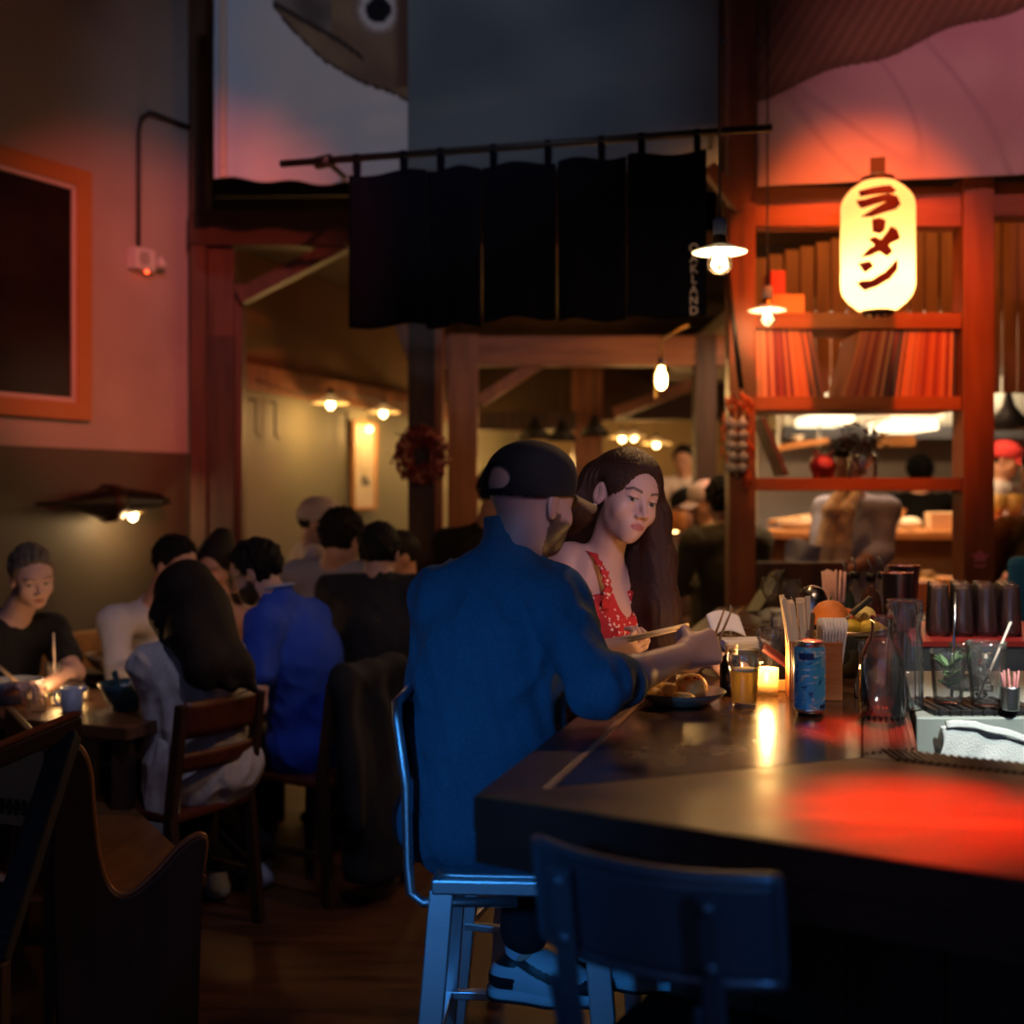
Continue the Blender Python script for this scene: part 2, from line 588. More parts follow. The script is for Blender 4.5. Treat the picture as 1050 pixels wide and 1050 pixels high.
def make_hair(parent, c, M, s, kind, m, h=.006, seed=1, strands=None, extra=None):
    S = SDF(h); c = Vector(c)
    def W(x, y, z): return c + M @ Vector((x * s, y * s, z * s))
    def E(x, y, z, r, k=.02, op='+'): S.el(W(x, y, z), [q * s for q in r], M, k, op)
    if kind in ('short', 'curly', 'bald', 'cropped'):
        t = {'short': .011, 'curly': .022, 'bald': .006, 'cropped': .005}[kind]
        E(0, -.015, .038, (.076 + t, .098 + t, .086 + t * 1.2))
        # front hairline
        if kind == 'bald': S.cut(W(0, .035, .085), M @ Vector((0, .8, -.35)), .006)
        else: S.cut(W(0, .062, .075), M @ Vector((0, .75, -.45)), .006)
        S.cut(W(0, -.06, -.072), M @ Vector((0, .12, -1)), .01)
        S.cut(W(0, .080, .06), M @ Vector((0, 1, 0)), .006)
        for q in (-1, 1):
            S.el(W(q * .088, -.004, -.010), [.016 * s, .020 * s, .032 * s], M, .004, '-')
    else:
        E(0, -.017, .040, (.090, .112, .094))
        E(0, .104, -.012, (.064, .082, .094), .012, '-')
        if extra: extra(S, W)
    if kind == 'bun':
        E(0, -.085, .10, (.05, .05, .045), .02)
    V, Q = S.mesh()
    N = vnormals(V, Q)
    if kind in ('short', 'curly', 'cropped', 'bald'):
        a = {'short': .0055, 'curly': .010, 'cropped': .0015, 'bald': .003}[kind]
        V = V + N * (a * wob(V, 130 if kind != 'curly' else 160, seed))[:, None]
    else:
        q = (V - np.array(c)) @ np.array(M)
        ang = np.arctan2(q[:, 0], q[:, 1])
        g = np.sin(ang * 60 + 1.5 * wob(V, 12, seed)) * .6 + np.sin(ang * 115 + 2 * wob(V, 16, seed + 1)) * .4
        Vh = V * np.array([1, 1, .12])
        g2 = np.sin(V[:, 0] * 420 + V[:, 1] * 330 + 2.5 * wob(Vh, 14, seed)) * .5 + np.sin(V[:, 0] * 700 - V[:, 1] * 620 + 2.5 * wob(Vh, 20, seed + 1)) * .5
        wl_ = np.clip((-.01 - q[:, 2]) / .08, 0, 1)
        V = V + N * (.0020 * (g * (1 - wl_) + g2 * wl_) + .0022 * wob(Vh, 30, seed + 2))[:, None]
    return np_mesh('hair', V, Q, m, parent)

def wrinkle(V, N, amp, sc, seed, V0=None):
    w = wob(V, sc, seed)
    w2 = wob(V * np.array([1, 1, .5]), sc * 2.3, seed + 5)
    return V + N * (amp * (1 - np.abs(w)) * 1.2 + amp * .5 * w2 - amp)[:, None]

def person(name, label, seat, f, hc, hf, skin=(.50, .30, .22), shirt=None, hairm=None, hair='short', pants=None, shoe=None,
           lean=.05, neckb=None, pitch=.15, roll=0., fem=False, s=1., h=.008, arms=None, sleeve='long', elb=None,
           stand=False, beard=None, lip=(.35, .12, .10), brow=(.05, .03, .02), feet=None, knees=None, group=None, cap=None,
           shoulders=None, wrk=.006, seed=1, hair_extra=None, hands=None, chest=None, girth=1., legs=True, tail=0.0, low_neck=False,
           waist_cut=None, shw=None, boxy=0.0, collar=.0, hip=1.0, footdir=None, ctilt=.45):
    """seat: point on the seat (or pelvis point when standing); f torso facing; hc head centre (eye level) in world"""
    seat, hc = Vector(seat), Vector(hc)
    B = basis(f); l, fw, up = B.col[0], B.col[1], B.col[2]
    pel = seat + up * (.10 * s if not stand else 0)
    nb = Vector(neckb) if neckb else hc - up * .145 * s - fw * .035
    ch = Vector(chest) if chest else pel.lerp(nb, .66) - fw * .015
    w = shw or ((.165 if fem else .195) * s)
    if shoulders: sl, sr = Vector(shoulders[0]), Vector(shoulders[1])
    else:
        sl = nb - up * .055 * s + l * w; sr = nb - up * .055 * s - l * w
    if arms is None: arms = {}
    J = {}
    for nm, sh, q in (('L', sl, 1), ('R', sr, -1)):
        a = arms.get(nm, {})
        e = Vector(a['e']) if 'e' in a else sh - up * .25 * s + fw * .10 * s + l * q * .05
        wr = Vector(a['w']) if 'w' in a else e + fw * .20 * s - l * q * .10 + up * .02
        J[nm] = (sh, e, wr, a)
    HM = basis(hf, roll, pitch)
    # --- skin body
    S = SDF(h)
    def torso(S, o, g=girth):
        S.el(pel, [(.165 if not fem else .170) * s * g * hip + o, .115 * s * g + o, .12 * s + o], B, .05)
        S.rc(pel + up * .02, ch, .105 * s * g + o, .115 * s * g + o, .05)
        m = ch.lerp(pel, .5)
        S.el(m, [(.145 + boxy) * s * g + o, (.105 + boxy * .6) * s * g + o, .15 * s + o], B, .05)
        S.el(ch, [.160 * s * g + o, .110 * s * g + o, .165 * s + o], B, .05)
        S.rc(sl, sr, .055 * s + o, None, .05)
        S.rc(nb - up * .02, sl, .045 * s + o, .052 * s + o, .04)
        S.rc(nb - up * .02, sr, .045 * s + o, .052 * s + o, .04)
    torso(S, 0)
    if fem:
        for q in (-1, 1):
            S.el(ch + l * q * .068 * s + fw * .085 * s - up * .02, [.055 * s, .05 * s, .055 * s], B, .04)
    head_prims(S, hc, HM, s, fem, neck=nb - up * .02, nr=(.047 if fem else .058) * s, fine=h < .005)
    ar = .85 if fem else 1.
    for nm in J:
        sh, e, wr, a = J[nm]
        S.rc(sh, e, .050 * s * ar, .040 * s * ar, .03)
        S.rc(e, e.lerp(wr, .35), .040 * s * ar, .041 * s * ar, .02)
        S.rc(e.lerp(wr, .35), wr, .041 * s * ar, .027 * s * ar, .02)
        hd = a.get('hd', (wr - e).normalized()); hn = a.get('hn', -up)
        hand_prims(S, wr, hd, hn, a.get('side', -1 if nm == 'L' else 1), a.get('curl', .5), s * ar ** .5, thumb=a.get('thumb', .6), curls=a.get('curls'))
    LJ = []
    if legs:
        for i, q in ((0, 1), (1, -1)):
            hp = pel + l * q * .09 * s - up * .02
            if stand:
                kn = hp - up * .42 * s + fw * .01; an = kn - up * .42 * s - fw * .01
            else:
                kn = knees[i] if knees else hp + fw * .42 * s + l * q * .04 - up * .01
                an = feet[i] if feet else Vector((kn.x, kn.y, 0)) - fw * .05 + Vector((0, 0, .09))
            kn, an = Vector(kn), Vector(an)
            LJ.append((hp, kn, an))
            S.rc(hp, kn, .082 * s, .056 * s, .03)
            S.rc(kn, kn.lerp(an, .3), .054 * s, .055 * s, .02)
            S.rc(kn.lerp(an, .3), an, .055 * s, .036 * s, .02)
            fd = Vector(footdir) if footdir else Vector((fw.x, fw.y, 0))
            S.rc(an - fd * .02 - up * .03, an + fd * .14 - up * .055, .034 * s, .026 * s, .02)
    V, Q = S.mesh()
    colr = head_colors(V, hc, HM, s, skin, lip, brow, beard, eye=h < .005)
    root = np_mesh(name, V, Q, SKIN, None, colr)
    base = Vector((seat.x, seat.y, 0))
    origin_to(root, base)
    tag(root, label, 'person', group)
    # --- shirt
    if shirt:
        S = SDF(max(h, .006)); o = .012
        torso(S, o)
        if fem:
            for q in (-1, 1):
                S.el(ch + l * q * .068 * s + fw * .085 * s - up * .02, [.055 * s + o, .05 * s + o, .055 * s + o], B, .04)
        if tail:
            S.el(pel - up * tail * .5, [.168 * s * hip + o, .125 * s + o, .10 + tail * .5], B, .05)
        S.rc(nb - up * .01, nb + up * (.04 + collar) + fw * (.01 + collar * .3), .060 * s + o * .5, .058 * s + o * .3, .02)
        for nm in J:
            sh, e, wr, a = J[nm]
            S.rc(sh, e, .056 * s * ar + o, .046 * s * ar + o, .03) if sleeve != 'short' else S.rc(sh, sh.lerp(e, .62), .058 * s * ar + o, .056 * s * ar + o, .03)
            if sleeve == 'long':
                S.rc(e, wr - (wr - e) * .06, .044 * s * ar + o, .033 * s * ar + o * .7, .02)
            elif sleeve == 'rolled':
                S.rc(e, e.lerp(wr, .16), .050 * s * ar + o, .050 * s * ar + o, .02)
                S.rc(e.lerp(wr, .10), e.lerp(wr, .20), .053 * s * ar + o, .051 * s * ar + o, .01)
        nd = (fw * ctilt + up).normalized()
        S.cut(nb + up * ((.035 + collar) if not low_neck else .0) , nd, .004)
        S.cut(waist_cut if waist_cut is not None else pel - up * (.085 * s + tail), -up, .006)
        if sleeve == 'short':
            pass
        V, Q = S.mesh(); N = vnormals(V, Q)
        V = wrinkle(V, N, wrk, 27, seed)
        np_mesh('shirt', V, Q, shirt, root)
    if pants and legs:
        S = SDF(max(h, .007)); o = .012
        S.el(pel - up * .01, [.168 * s + o * .4, .118 * s + o * .4, .115 * s], B, .04)
        for hp, kn, an in LJ:
            S.rc(hp, kn, .086 * s + o, .060 * s + o, .03)
            S.rc(kn, an + up * .06, .058 * s + o, .046 * s + o, .02)
        V, Q = S.mesh(); N = vnormals(V, Q)
        V = wrinkle(V, N, .004, 22, seed + 3)
        np_mesh('trousers', V, Q, pants, root)
    if shoe is None and pants is not None and not footdir: shoe = mat('dark leather shoe', (.012, .010, .010), .5)
    if shoe and legs:
        for hp, kn, an in LJ:
            S = SDF(max(h, .006)); fd = Vector((fw.x, fw.y, 0))
            S.rc(an - fd * .025 - up * .045, an + fd * .15 - up * .060, .040 * s, .030 * s, .03)
            S.rc(an - up * .0, an - up * .04, .044 * s, .044 * s, .02)
            S.cut(an - up * .088, -up, .004)
            V, Q = S.mesh(); np_mesh('shoe', V, Q, shoe, root)
    if hair:
        make_hair(root, hc, HM, s, hair, hairm, max(min(h, .006), .004), seed, extra=hair_extra)
    return root, dict(pel=pel, ch=ch, nb=nb, HM=HM, B=B, J=J, LJ=LJ, hc=hc, s=s)

def make_cap(parent, hc, HM, s, m, brim_m, opening=False, h=.003, mm=None):
    S = SDF(h); hc = Vector(hc)
    def W(x, y, z): return hc + HM @ Vector((x * s, y * s, z * s))
    S.el(W(0, -.012, .036), [.089 * s, .112 * s, .094 * s], HM, .01)
    S.el(W(0, .004, .072), [.080 * s, .094 * s, .060 * s], HM, .03)
    S.cut(W(0, 0, .012), HM @ Vector((0, .14, -1)), .004)
    S.el(W(0, -.010, .014), [.083 * s, .106 * s, .100 * s], HM, .004, '-')
    S.rc(W(0, -.012, .128), W(0, -.012, .133), .008 * s, .006 * s, .004)
    if opening:
        S.el(W(0, -.112, .044), [.046 * s, .052 * s, .030 * s], HM, .003, '-')
        S.cut  # the strap stays below the opening
    V, Q = S.mesh()
    c = np_mesh('cap', V, Q, m, parent)
    mb = MB()
    def fn(u, v):
        a = (u - .5) * 2.0
        x = math.sin(a * 1.05) * (.080 + .004 * v)
        y = .045 + math.cos(a * 1.05) * .052 + v * .078 * max(0., math.cos(a * 1.15)) ** .6
        z = .036 - .020 * v - .032 * (x / .08) ** 2
        return W(x, y, z)
    mb.grid(fn, 18, 8, HM @ Vector((0, 0, -.0035 * s)))
    mb.build('visor', brim_m, c)
    if opening:
        mb = MB()
        mb.tube([W(-.050, -.108, .020), W(-.025, -.120, .016), W(0, -.124, .015), W(.025, -.120, .016), W(.050, -.108, .020)], .0045, 8)
        mb.box(W(.008, -.127, .016), (.009, .003, .007), HM)
        mb.build('strap', m, c)
    return c
# ------------------------------------------------------------------ the room
timber = wood('timber', (.16, .055, .022), (.30, .115, .045), .5, (6, 6, .8), 3)
timber_d = wood('dark timber', (.030, .016, .011), (.075, .036, .022), .55, (6, 6, .8), 3)
timber_h = wood('timber beam', (.16, .055, .022), (.30, .115, .045), .5, (.8, 6, 6), 3)
timber_o = wood('old timber', (.060, .027, .014), (.115, .052, .026), .55, (6, 6, .8), 3)
timber_oh = wood('old timber beam', (.045, .022, .012), (.085, .040, .020), .55, (.8, 6, 6), 3)
beam_bk = wood('near-black beam', (.012, .008, .006), (.022, .014, .010), .7, (.8, 6, 6), 3)  # almost black wood tone, nearly uniform
floor_m = mat('floorboards', (.050, .020, .010), .38, col2=(.12, .048, .022), noise_=2.2, stretch=(1.2, 9, 1), bump=(30, .3), rough2=.55)
struct('floor', MB().box((-.5, 6, -.05), (6.5, 9.5, .05)), floor_m)
struct('ceiling', MB().box((-.5, 2.0, 4.45), (6.5, 5.5, .05)), mat('ceiling', (.03, .026, .024), .8))
struct('ceiling_back', MB().box((-1.6, 11.0, 3.16), (5.0, 3.45, .04)), mat('back ceiling', (.06, .035, .018), .8, col2=(.11, .06, .03), noise_=2))

d1 = V3(.485, .875, 0); n1 = V3(.875, -.485, 0)
W0 = V3(-1.777, 6.7, 0)
# painted wall: dark olive dado below, pale pinkish plaster above
wl = bpy.data.materials.new('wall paint'); wl.use_nodes = True
nt = wl.node_tree; b = nt.nodes['Principled BSDF']; b.inputs['Roughness'].default_value = .55
tc = nt.nodes.new('ShaderNodeTexCoord'); sx = nt.nodes.new('ShaderNodeSeparateXYZ'); gt = nt.nodes.new('ShaderNodeMath'); gt.operation = 'GREATER_THAN'; gt.inputs[1].default_value = 1.765
mx = nt.nodes.new('ShaderNodeMix'); mx.data_type = 'RGBA'
ns = nt.nodes.new('ShaderNodeTexNoise'); ns.inputs['Scale'].default_value = 1.6; ns.inputs['Detail'].default_value = 5
c1 = nt.nodes.new('ShaderNodeValToRGB'); c2 = nt.nodes.new('ShaderNodeValToRGB')
for cr, a_, b_ in ((c1, (.085, .062, .042), (.115, .086, .058)), (c2, (.42, .33, .31), (.52, .42, .39))):
    cr.color_ramp.elements[0].position = .3; cr.color_ramp.elements[1].position = .7
    cr.color_ramp.elements[0].color = (*a_, 1); cr.color_ramp.elements[1].color = (*b_, 1)
    nt.links.new(ns.outputs['Fac'], cr.inputs['Fac'])
nt.links.new(tc.outputs['Object'], sx.inputs['Vector']); nt.links.new(tc.outputs['Object'], ns.inputs['Vector'])
nt.links.new(sx.outputs['Z'], gt.inputs[0]); nt.links.new(gt.outputs[0], mx.inputs['Factor'])
nt.links.new(c1.outputs['Color'], mx.inputs[6]); nt.links.new(c2.outputs['Color'], mx.inputs[7])
nt.links.new(mx.outputs[2], b.inputs['Base Color'])
A = W0 + d1 * .02; Bq = W0 - d1 * 7.3
struct('wall_left', MB().prism([A, Bq, Bq - n1 * .15, A - n1 * .15], (0, 0, 4.4)), wl)
# front wall behind the viewer with the street window
wf = mat('front wall', (.10, .08, .07), .8)
struct('wall_front', MB().box((-4.6, -2.6, 2.2), (1.6, .08, 2.2)).box((3.6, -2.6, 2.2), (2.4, .08, 2.2)).box((-.9, -2.6, .45), (2.1, .08, .45)).box((-.9, -2.6, 3.9), (2.1, .08, .5)), wf)
struct('window_1', MB().box((-.9, -2.58, .92), (2.1, .06, .03)).box((-.9, -2.58, 3.38), (2.1, .06, .03)).box((-3.0, -2.58, 2.15), (.04, .06, 1.25)).box((1.2, -2.58, 2.15), (.04, .06, 1.25)).box((-.9, -2.58, 2.15), (.03, .05, 1.25)), mat('window frame', (.04, .035, .03), .5))
struct('wall_right', MB().box((5.9, 4.5, 2.2), (.08, 7.2, 2.2)), wf)

# back room walls
green = mat('back wall paint', (.17, .155, .105), .6, col2=(.22, .20, .135), noise_=1.5)
u2 = V3(.337, .9415, 0)
g0 = V3(-1.796, 7.6, 0) - u2 * .55
g1 = g0 + u2 * 6.7
n2 = V3(.9415, -.337, 0)
struct('wall_back_left', MB().prism([g0, g1, g1 - n2 * .12, g0 - n2 * .12], (0, 0, 2.38)), green)
brownw = mat('upper brown wall', (.13, .065, .022), .7, col2=(.17, .09, .03), noise_=1.4)
struct('wall_back_upper', MB().prism([g0 + V3(0, 0, 2.385), g1 + V3(0, 0, 2.385), g1 - n2 * .12 + V3(0, 0, 2.385), g0 - n2 * .12 + V3(0, 0, 2.385)], (0, 0, .73)), brownw)
struct('wall_soffit', MB().box((1.2, 11.2, 2.68), (1.75, .06, .44)), mat('soffit', (.055, .030, .013), .8))
struct('wall_back', MB().box((1.6, 13.2, 1.58), (3.6, .08, 1.58)), mat('far wall', (.22, .15, .07), .6, col2=(.30, .20, .10), noise_=1.2))
# wooden rail the lamps hang from, on the back-left wall
gl = lambda t, z, o: g0 + u2 * t + n2 * o + V3(0, 0, z)
struct('trim_1', MB().bar(gl(.6, 2.30, .03), gl(6.4, 2.30, .03), .05, .17), timber)
# wall above the passage (the high front room ends at the back room's lower ceiling)
hw = mat('dark header wall', (.05, .035, .028), .7)
struct('wall_header', MB().box((-.45, 7.62, 3.80), (1.75, .05, .60)).box((3.5, 7.62, 3.7), (2.3, .05, .70)), hw)

# timber frame: left corner post group
struct('trim_2', MB().box(P(206, 0, 6.55) * V3(1, 1, 0) + V3(0, 0, 2.2) if False else V3(P(206, 0, 6.6).x, 6.6, 2.2), (.042, .06, 2.2)), timber_o)
struct('trim_3', MB().box((P(228, 0, 6.62).x, 6.62, 1.205), (.075, .05, 1.205)), timber_d)
struct('trim_19', MB().box((P(226, 0, 6.64).x, 6.64, 2.72), (.085, .05, .31)), timber_o)
struct('trim_4', MB().box((P(246, 0, 6.66).x, 6.66, 1.35), (.025, .05, 1.35)), timber_o)
struct('trim_5', MB().bar(P(198, 236, 6.6), P(430, 236, 6.5), .14, .19), timber_oh)
struct('trim_6', MB().bar(P(247, 305, 6.6), P(362, 246, 6.55), .08, .10, (0, 1, 0)), timber_o)
struct('trim_7', MB().box((P(435, 0, 6.5).x, 6.5, 1.65), (.082, .07, 1.65)), timber_d)           # middle post
struct('trim_8', MB().box((P(450, 0, 6.42).x, 6.48, 1.65), (.020, .085, 1.65)), timber)  # brighter strip: the post's lit right side put into the wood colour
struct('trim_9', MB().bar(P(405, 318, 6.5), P(432, 392, 6.5), .06, .07, (0, 1, 0)), timber)
struct('trim_10', MB().bar(P(442, 361, 7.1), P(752, 361, 7.1), .14, .17), timber_h)           # lintel
struct('trim_11', MB().box((P(475, 0, 7.1).x, 7.1, 1.24), (.088, .08, 1.24)), timber)
struct('trim_12', MB().bar(P(492, 412, 7.1), P(562, 366, 7.1), .07, .09, (0, 1, 0)), timber)
struct('trim_13', MB().box((P(602, 0, 10.8).x, 10.8, 1.34), (.13, .10, 1.34)), timber)
struct('trim_14', MB().box((P(722, 0, 7.1).x, 7.1, 1.24), (.06, .08, 1.24)), timber_d)
struct('trim_15', MB().bar(P(630, 424, 10.6), P(715, 392, 10.6), .10, .12, (0, 1, 0)), timber)
struct('trim_16', MB().bar(P(490, 432, 10.4), P(590, 432, 10.4), .12, .16), timber_d)
struct('trim_17', MB().bar(P(220, 178, 6.9), P(750, 170, 6.9), .04, .28), beam_bk)

# kitchen shell
struct('wall_kitchen', MB().box((4.1, 10.9, 1.5), (1.88, .08, 1.5)), mat('steel cladding', (.42, .38, .36), .42, .3, col2=(.50, .46, .43), noise_=1.5))
struct('ceiling_kitchen', MB().box((3.6, 8.9, 2.62), (2.3, 2.1, .04)), mat('kitchen ceiling', (.30, .25, .17), .7))
pl = MB()
x = P(772, 0, 6.3).x
k = 0
while x < 3.6:
    wdt = .082
    zt = 2.78 + min(1, max(0, (x - 1.27) / .85)) * .22
    if x > 2.3: zt = 3.1
    pl.box((x + wdt / 2, 6.3 + .012 * (k % 2), (2.07 + zt) / 2), (wdt / 2 - .005, .014, (zt - 2.07) / 2))
    x += wdt; k += 1
struct('trim_18', pl, wood('plank canopy', (.22, .085, .03), (.36, .15, .055), .55, (5, 5, .7), 3), .003)
# ------------------------------------------------------------------ the bar
BT = 1.06
dA = V3(.28, .96, 0).normalized(); eB = V3(.859, -.513, 0).normalized()
nA = V3(dA.y, -dA.x, 0); nB = V3(-eB.y, eB.x, 0)      # towards the inside of the bar
C0 = V3(-.057, 1.848, 0); WID = .672
# inner corner: offsets WID from both outer edges
def meet(o):
    # C0 + nA*o + dA*a = C0 + nB*o + eB*b
    rhs = nB * o - nA * o
    det = dA.x * -eB.y + eB.x * dA.y
    a = (rhs.x * -eB.y + eB.x * rhs.y) / det
    return C0 + nA * o + dA * a
C1 = meet(WID)
LA, LB = 3.30, 2.1
zt = V3(0, 0, BT)
bar = thing('bar_counter', 'long dark lacquered wooden bar counter with a mitred corner', 'bar counter', C0)
barA = mat('bar top lacquer', (.030, .012, .007), .16, col2=(.10, .040, .018), noise_=7, stretch=(1.6, 1, 1), bump=(26, .06), rough2=.30)
barB = mat('bar top wood', (.115, .038, .011), .30, spec=.25, col2=(.22, .072, .020), noise_=4, stretch=(1, 5, 1), bump=(22, .08), rough2=.42)
barE = wood('bar edge wood', (.034, .008, .006), (.062, .014, .009), .38, (1, 1, 6), 3)
barP = wood('bar front planks', (.020, .013, .010), (.040, .024, .017), .55, (6, 6, .8), 3)
sd = V3(0, 0, -.055)
B0 = meet(.105)
topA = MB().prism([B0 + zt, C1 - (C1 - meet(.60)) + zt if False else meet(.575) + zt, meet(.575) + dA * (LA) + zt, B0 + dA * LA + zt], sd).build('countertop', barA, bar, .002)
# outer border strip of leg A and the inlay
MB().prism([C0 + zt, meet(.093) + zt, meet(.093) + dA * LA + zt, C0 + dA * LA + zt], sd).build('border_board', barE, bar, .003)
MB().prism([meet(.0935) + zt + V3(0, 0, .0008), meet(.1045) + zt + V3(0, 0, .0008), meet(.1045) + dA * LA + zt + V3(0, 0, .0008), meet(.0935) + dA * LA + zt + V3(0, 0, .0008)], sd).build('inlay_strip', mat('brass inlay', (.42, .22, .10), .4, .3), bar)
e0 = C0 + (meet(.575) - C0) * .0015
MB().prism([C0 + zt + eB * .001, C0 + eB * LB + zt, meet(.575) + eB * LB + zt, meet(.575) + eB * .001 + zt], sd).build('countertop', barB, bar, .0015)
# ribbed drip rails along the inner edges
dk = mat('rubber drip rail', (.020, .014, .014), .30)
for nm, dd, nn, L in (('a', dA, nA, 2.0), ('b', eB, nB, LB)):
    mb = MB()
    p0, p1 = meet(.577), meet(WID)
    mb.prism([p0 + zt, p1 + zt, p1 + dd * L + zt, p0 + dd * L + zt], V3(0, 0, -.05))
    nrib = 6 if nm == 'a' else 0
    if nm == 'a':
        for i in range(8):
            o = .583 + i * .0115
            q = meet(o)
            mb.bar(q + dd * .02 + zt + V3(0, 0, .0005), q + dd * L + zt + V3(0, 0, .0005), .005, .006)
    else:
        for i in range(int(L / .0135)):
            q = p0 + dd * (.06 + i * .0135) + zt + V3(0, 0, .0005)
            mb.bar(q + nn * .004, q + nn * .088 - dd * .050, .005, .006)
    mb.build('drip_rail', dk, bar)
# aprons and panelled front
MB().prism([C0 - nB * .004 + V3(0, 0, 1.0045), C0 - nB * .0004 + V3(0, 0, 1.0045), C0 - nB * .0004 + eB * LB + V3(0, 0, 1.0045), C0 - nB * .004 + eB * LB + V3(0, 0, 1.0045)], V3(0, 0, .054)).build('edge_board', barE, bar)
ap = MB()
ap.prism([C0 + V3(0, 0, .955), C0 + nA * .03 + V3(0, 0, .955), C0 + nA * .03 + dA * LA + V3(0, 0, .955), C0 + dA * LA + V3(0, 0, .955)], V3(0, 0, .0495))
ap.prism([C0 + V3(0, 0, .955), C0 + nB * .03 + V3(0, 0, .955), C0 + nB * .03 + eB * LB + V3(0, 0, .955), C0 + eB * LB + V3(0, 0, .955)], V3(0, 0, .0495))
ap.build('apron', barE, bar)
for dd, L in ((dA, LA), (eB, LB)):
    mb = MB(); q = meet(.27); q2 = meet(.31)
    n = int(L / .145)
    for i in range(n):
        a0 = q + dd * (i * .145 + .002); a1 = q + dd * ((i + 1) * .145 - .002)
        nn = nA if dd is dA else nB
        mb.prism([a0, a1, a1 + nn * .025, a0 + nn * .025], V3(0, 0, .955))
    mb.build('front_panel', barP, bar)
mb = MB()
for dd, L in ((dA, LA), (eB, LB)):
    q = meet(.31); r = meet(.60)
    mb.prism([q, r, r + dd * L, q + dd * L], V3(0, 0, .99))
mb.build('carcass', barP, bar)
PB = lambda px, py, z=BT: PZ(px, py, z)

# ---- service station behind the bar
steel = mat('brushed steel', (.50, .52, .50), .38, 1., bump=(120, .1), stretch=(1, 1, 8))
steel_p = mat('pale steel panel', (.42, .46, .42), .5, .25)
blackr = mat('black rubber', (.012, .011, .012), .5)
i0 = meet(WID + .006)
def inA(Y, o=.012): # point just inside leg A's inner edge at depth Y
    q = meet(WID + o); return q + dA * ((Y - q.y) / dA.y)
st = thing('service_counter', 'stainless service counter in the well behind the bar', 'counter', inA(2.5))
a = inA(2.5); c = inA(3.17)
MB().prism([V3(a.x, 2.5, .75), V3(2.6, 2.5, .75), V3(2.6, 3.17, .75), V3(c.x, 3.17, .75)], V3(0, 0, .31)).build('worktop', steel_p, st, .004)
MB().box((1.75, 2.497, .985), (.80, .004, .004)).build('seam', blackr, st)
MB().prism([V3(a.x + .05, 2.55, 0), V3(2.6, 2.55, 0), V3(2.6, 3.15, 0), V3(c.x + .05, 3.15, 0)], V3(0, 0, .75)).build('cabinet', barP, st)
rb = thing('raised_shelf', 'red topped raised shelf with a front tinted for blue light behind the drinks', 'shelf', V3(1.6, 3.4, 1.06))
a, c = inA(3.2, .03), inA(3.72, .03)
MB().prism([V3(a.x, 3.2, .95), V3(2.7, 3.2, .95), V3(2.7, 3.72, .95), V3(c.x, 3.72, .95)], V3(0, 0, .17)).build('shelf_body', mat('blue-tinted shelf front', (.10, .17, .24), .4), rb, .003)  # blue of the light falling here is put into the front's colour
MB().prism([V3(a.x, 3.195, 1.1205), V3(2.7, 3.195, 1.1205), V3(2.7, 3.72, 1.1205), V3(c.x, 3.72, 1.1205)], V3(0, 0, .014)).build('shelf_top', mat('red mat', (.45, .06, .06), .5), rb)
MB().prism([V3(a.x + .05, 3.25, 0), V3(2.65, 3.25, 0), V3(2.65, 3.70, 0), V3(c.x + .05, 3.70, 0)], V3(0, 0, .949)).build('shelf_base', barP, rb)

# ---- glassware and small things; each returns its root
clear = thin_glass('clear glass'); clear2 = thin_glass('thick clear glass', (.96, .97, 1.0), 1.5, .03, .03)
water = clear_liquid('water', (.95, .97, .98), .025, (.5, .55, .6))
water_r = glass('bottled water', (1, 1, 1), 0, 1.33)
def at(px, py, z=BT):
    q = PZ(px, py, z); q.z = z; return q
def glass_shell(h, r0, r1, t=.003, base=.010, n=28, waist=None):
    """outer profile up, inner profile back down"""
    def rr(z):
        u = z / h
        v = r0 + (r1 - r0) * u
        return waist(u) if waist else v
    zs = [h * i / 10 for i in range(11)]
    prof = [(0.0001, 0), (rr(0) * .92, 0)] + [(rr(z), max(z, .002)) for z in zs] + [(rr(z) - t, z) for z in zs[::-1] if z > base] + [(rr(base) - t, base), (.0001, base)]
    return prof
pint_w = lambda u: .029 + .007 * u + .006 * math.exp(-((u - .80) / .10) ** 2)
def tumbler(name, label, loc, h=.10, r0=.030, r1=.036, group=None, waist=None, liquid=None, lh=.6, m=clear):
    t = thing(name, label, 'glass', loc, 0, group)
    MB().lathe(glass_shell(h, r0, r1, waist=waist)).build('glass_wall', m, t, world=False)
    if liquid:
        f = waist or (lambda u: r0 + (r1 - r0) * u)
        prof = [(.0001, .0105)] + [(f(.0105 / h + (lh - .0105 / h) * i / 6) - .0014, .0105 + (lh * h - .0105) * i / 6) for i in range(7)] + [(.0001, lh * h)]
        MB().lathe(prof, n=28).build('drink', liquid, t, world=False)
    return t
beer = clear_liquid('golden beer', (1.0, .72, .12), .85, (1.0, .74, .05))
bt_ = tumbler('beer_glass', 'half pint glass two thirds full of golden beer', at(763, 724), .125, waist=lambda u: .0265 + .0085 * u + .006 * math.exp(-((u - .82) / .09) ** 2), liquid=beer, lh=.63)
MB().lathe([(.0001, .0785), (.0285, .0785), (.0285, .083), (.0001, .083)], n=24).build('foam', mat('beer foam', (.8, .65, .35), .6), bt_, world=False)
tumbler('beer_glass', 'empty waisted beer glass behind the golden beer', at(791, 690), .118, waist=lambda u: .0275 + .008 * u + .006 * math.exp(-((u - .82) / .09) ** 2))
cola = clear_liquid('dark cola', (.12, .03, .012), .5, (.05, .012, .006))
tumbler('highball_glass', 'tall glass of dark soda with ice left of the chopstick box', at(801, 678), .135, .024, .030, liquid=cola, lh=.68)
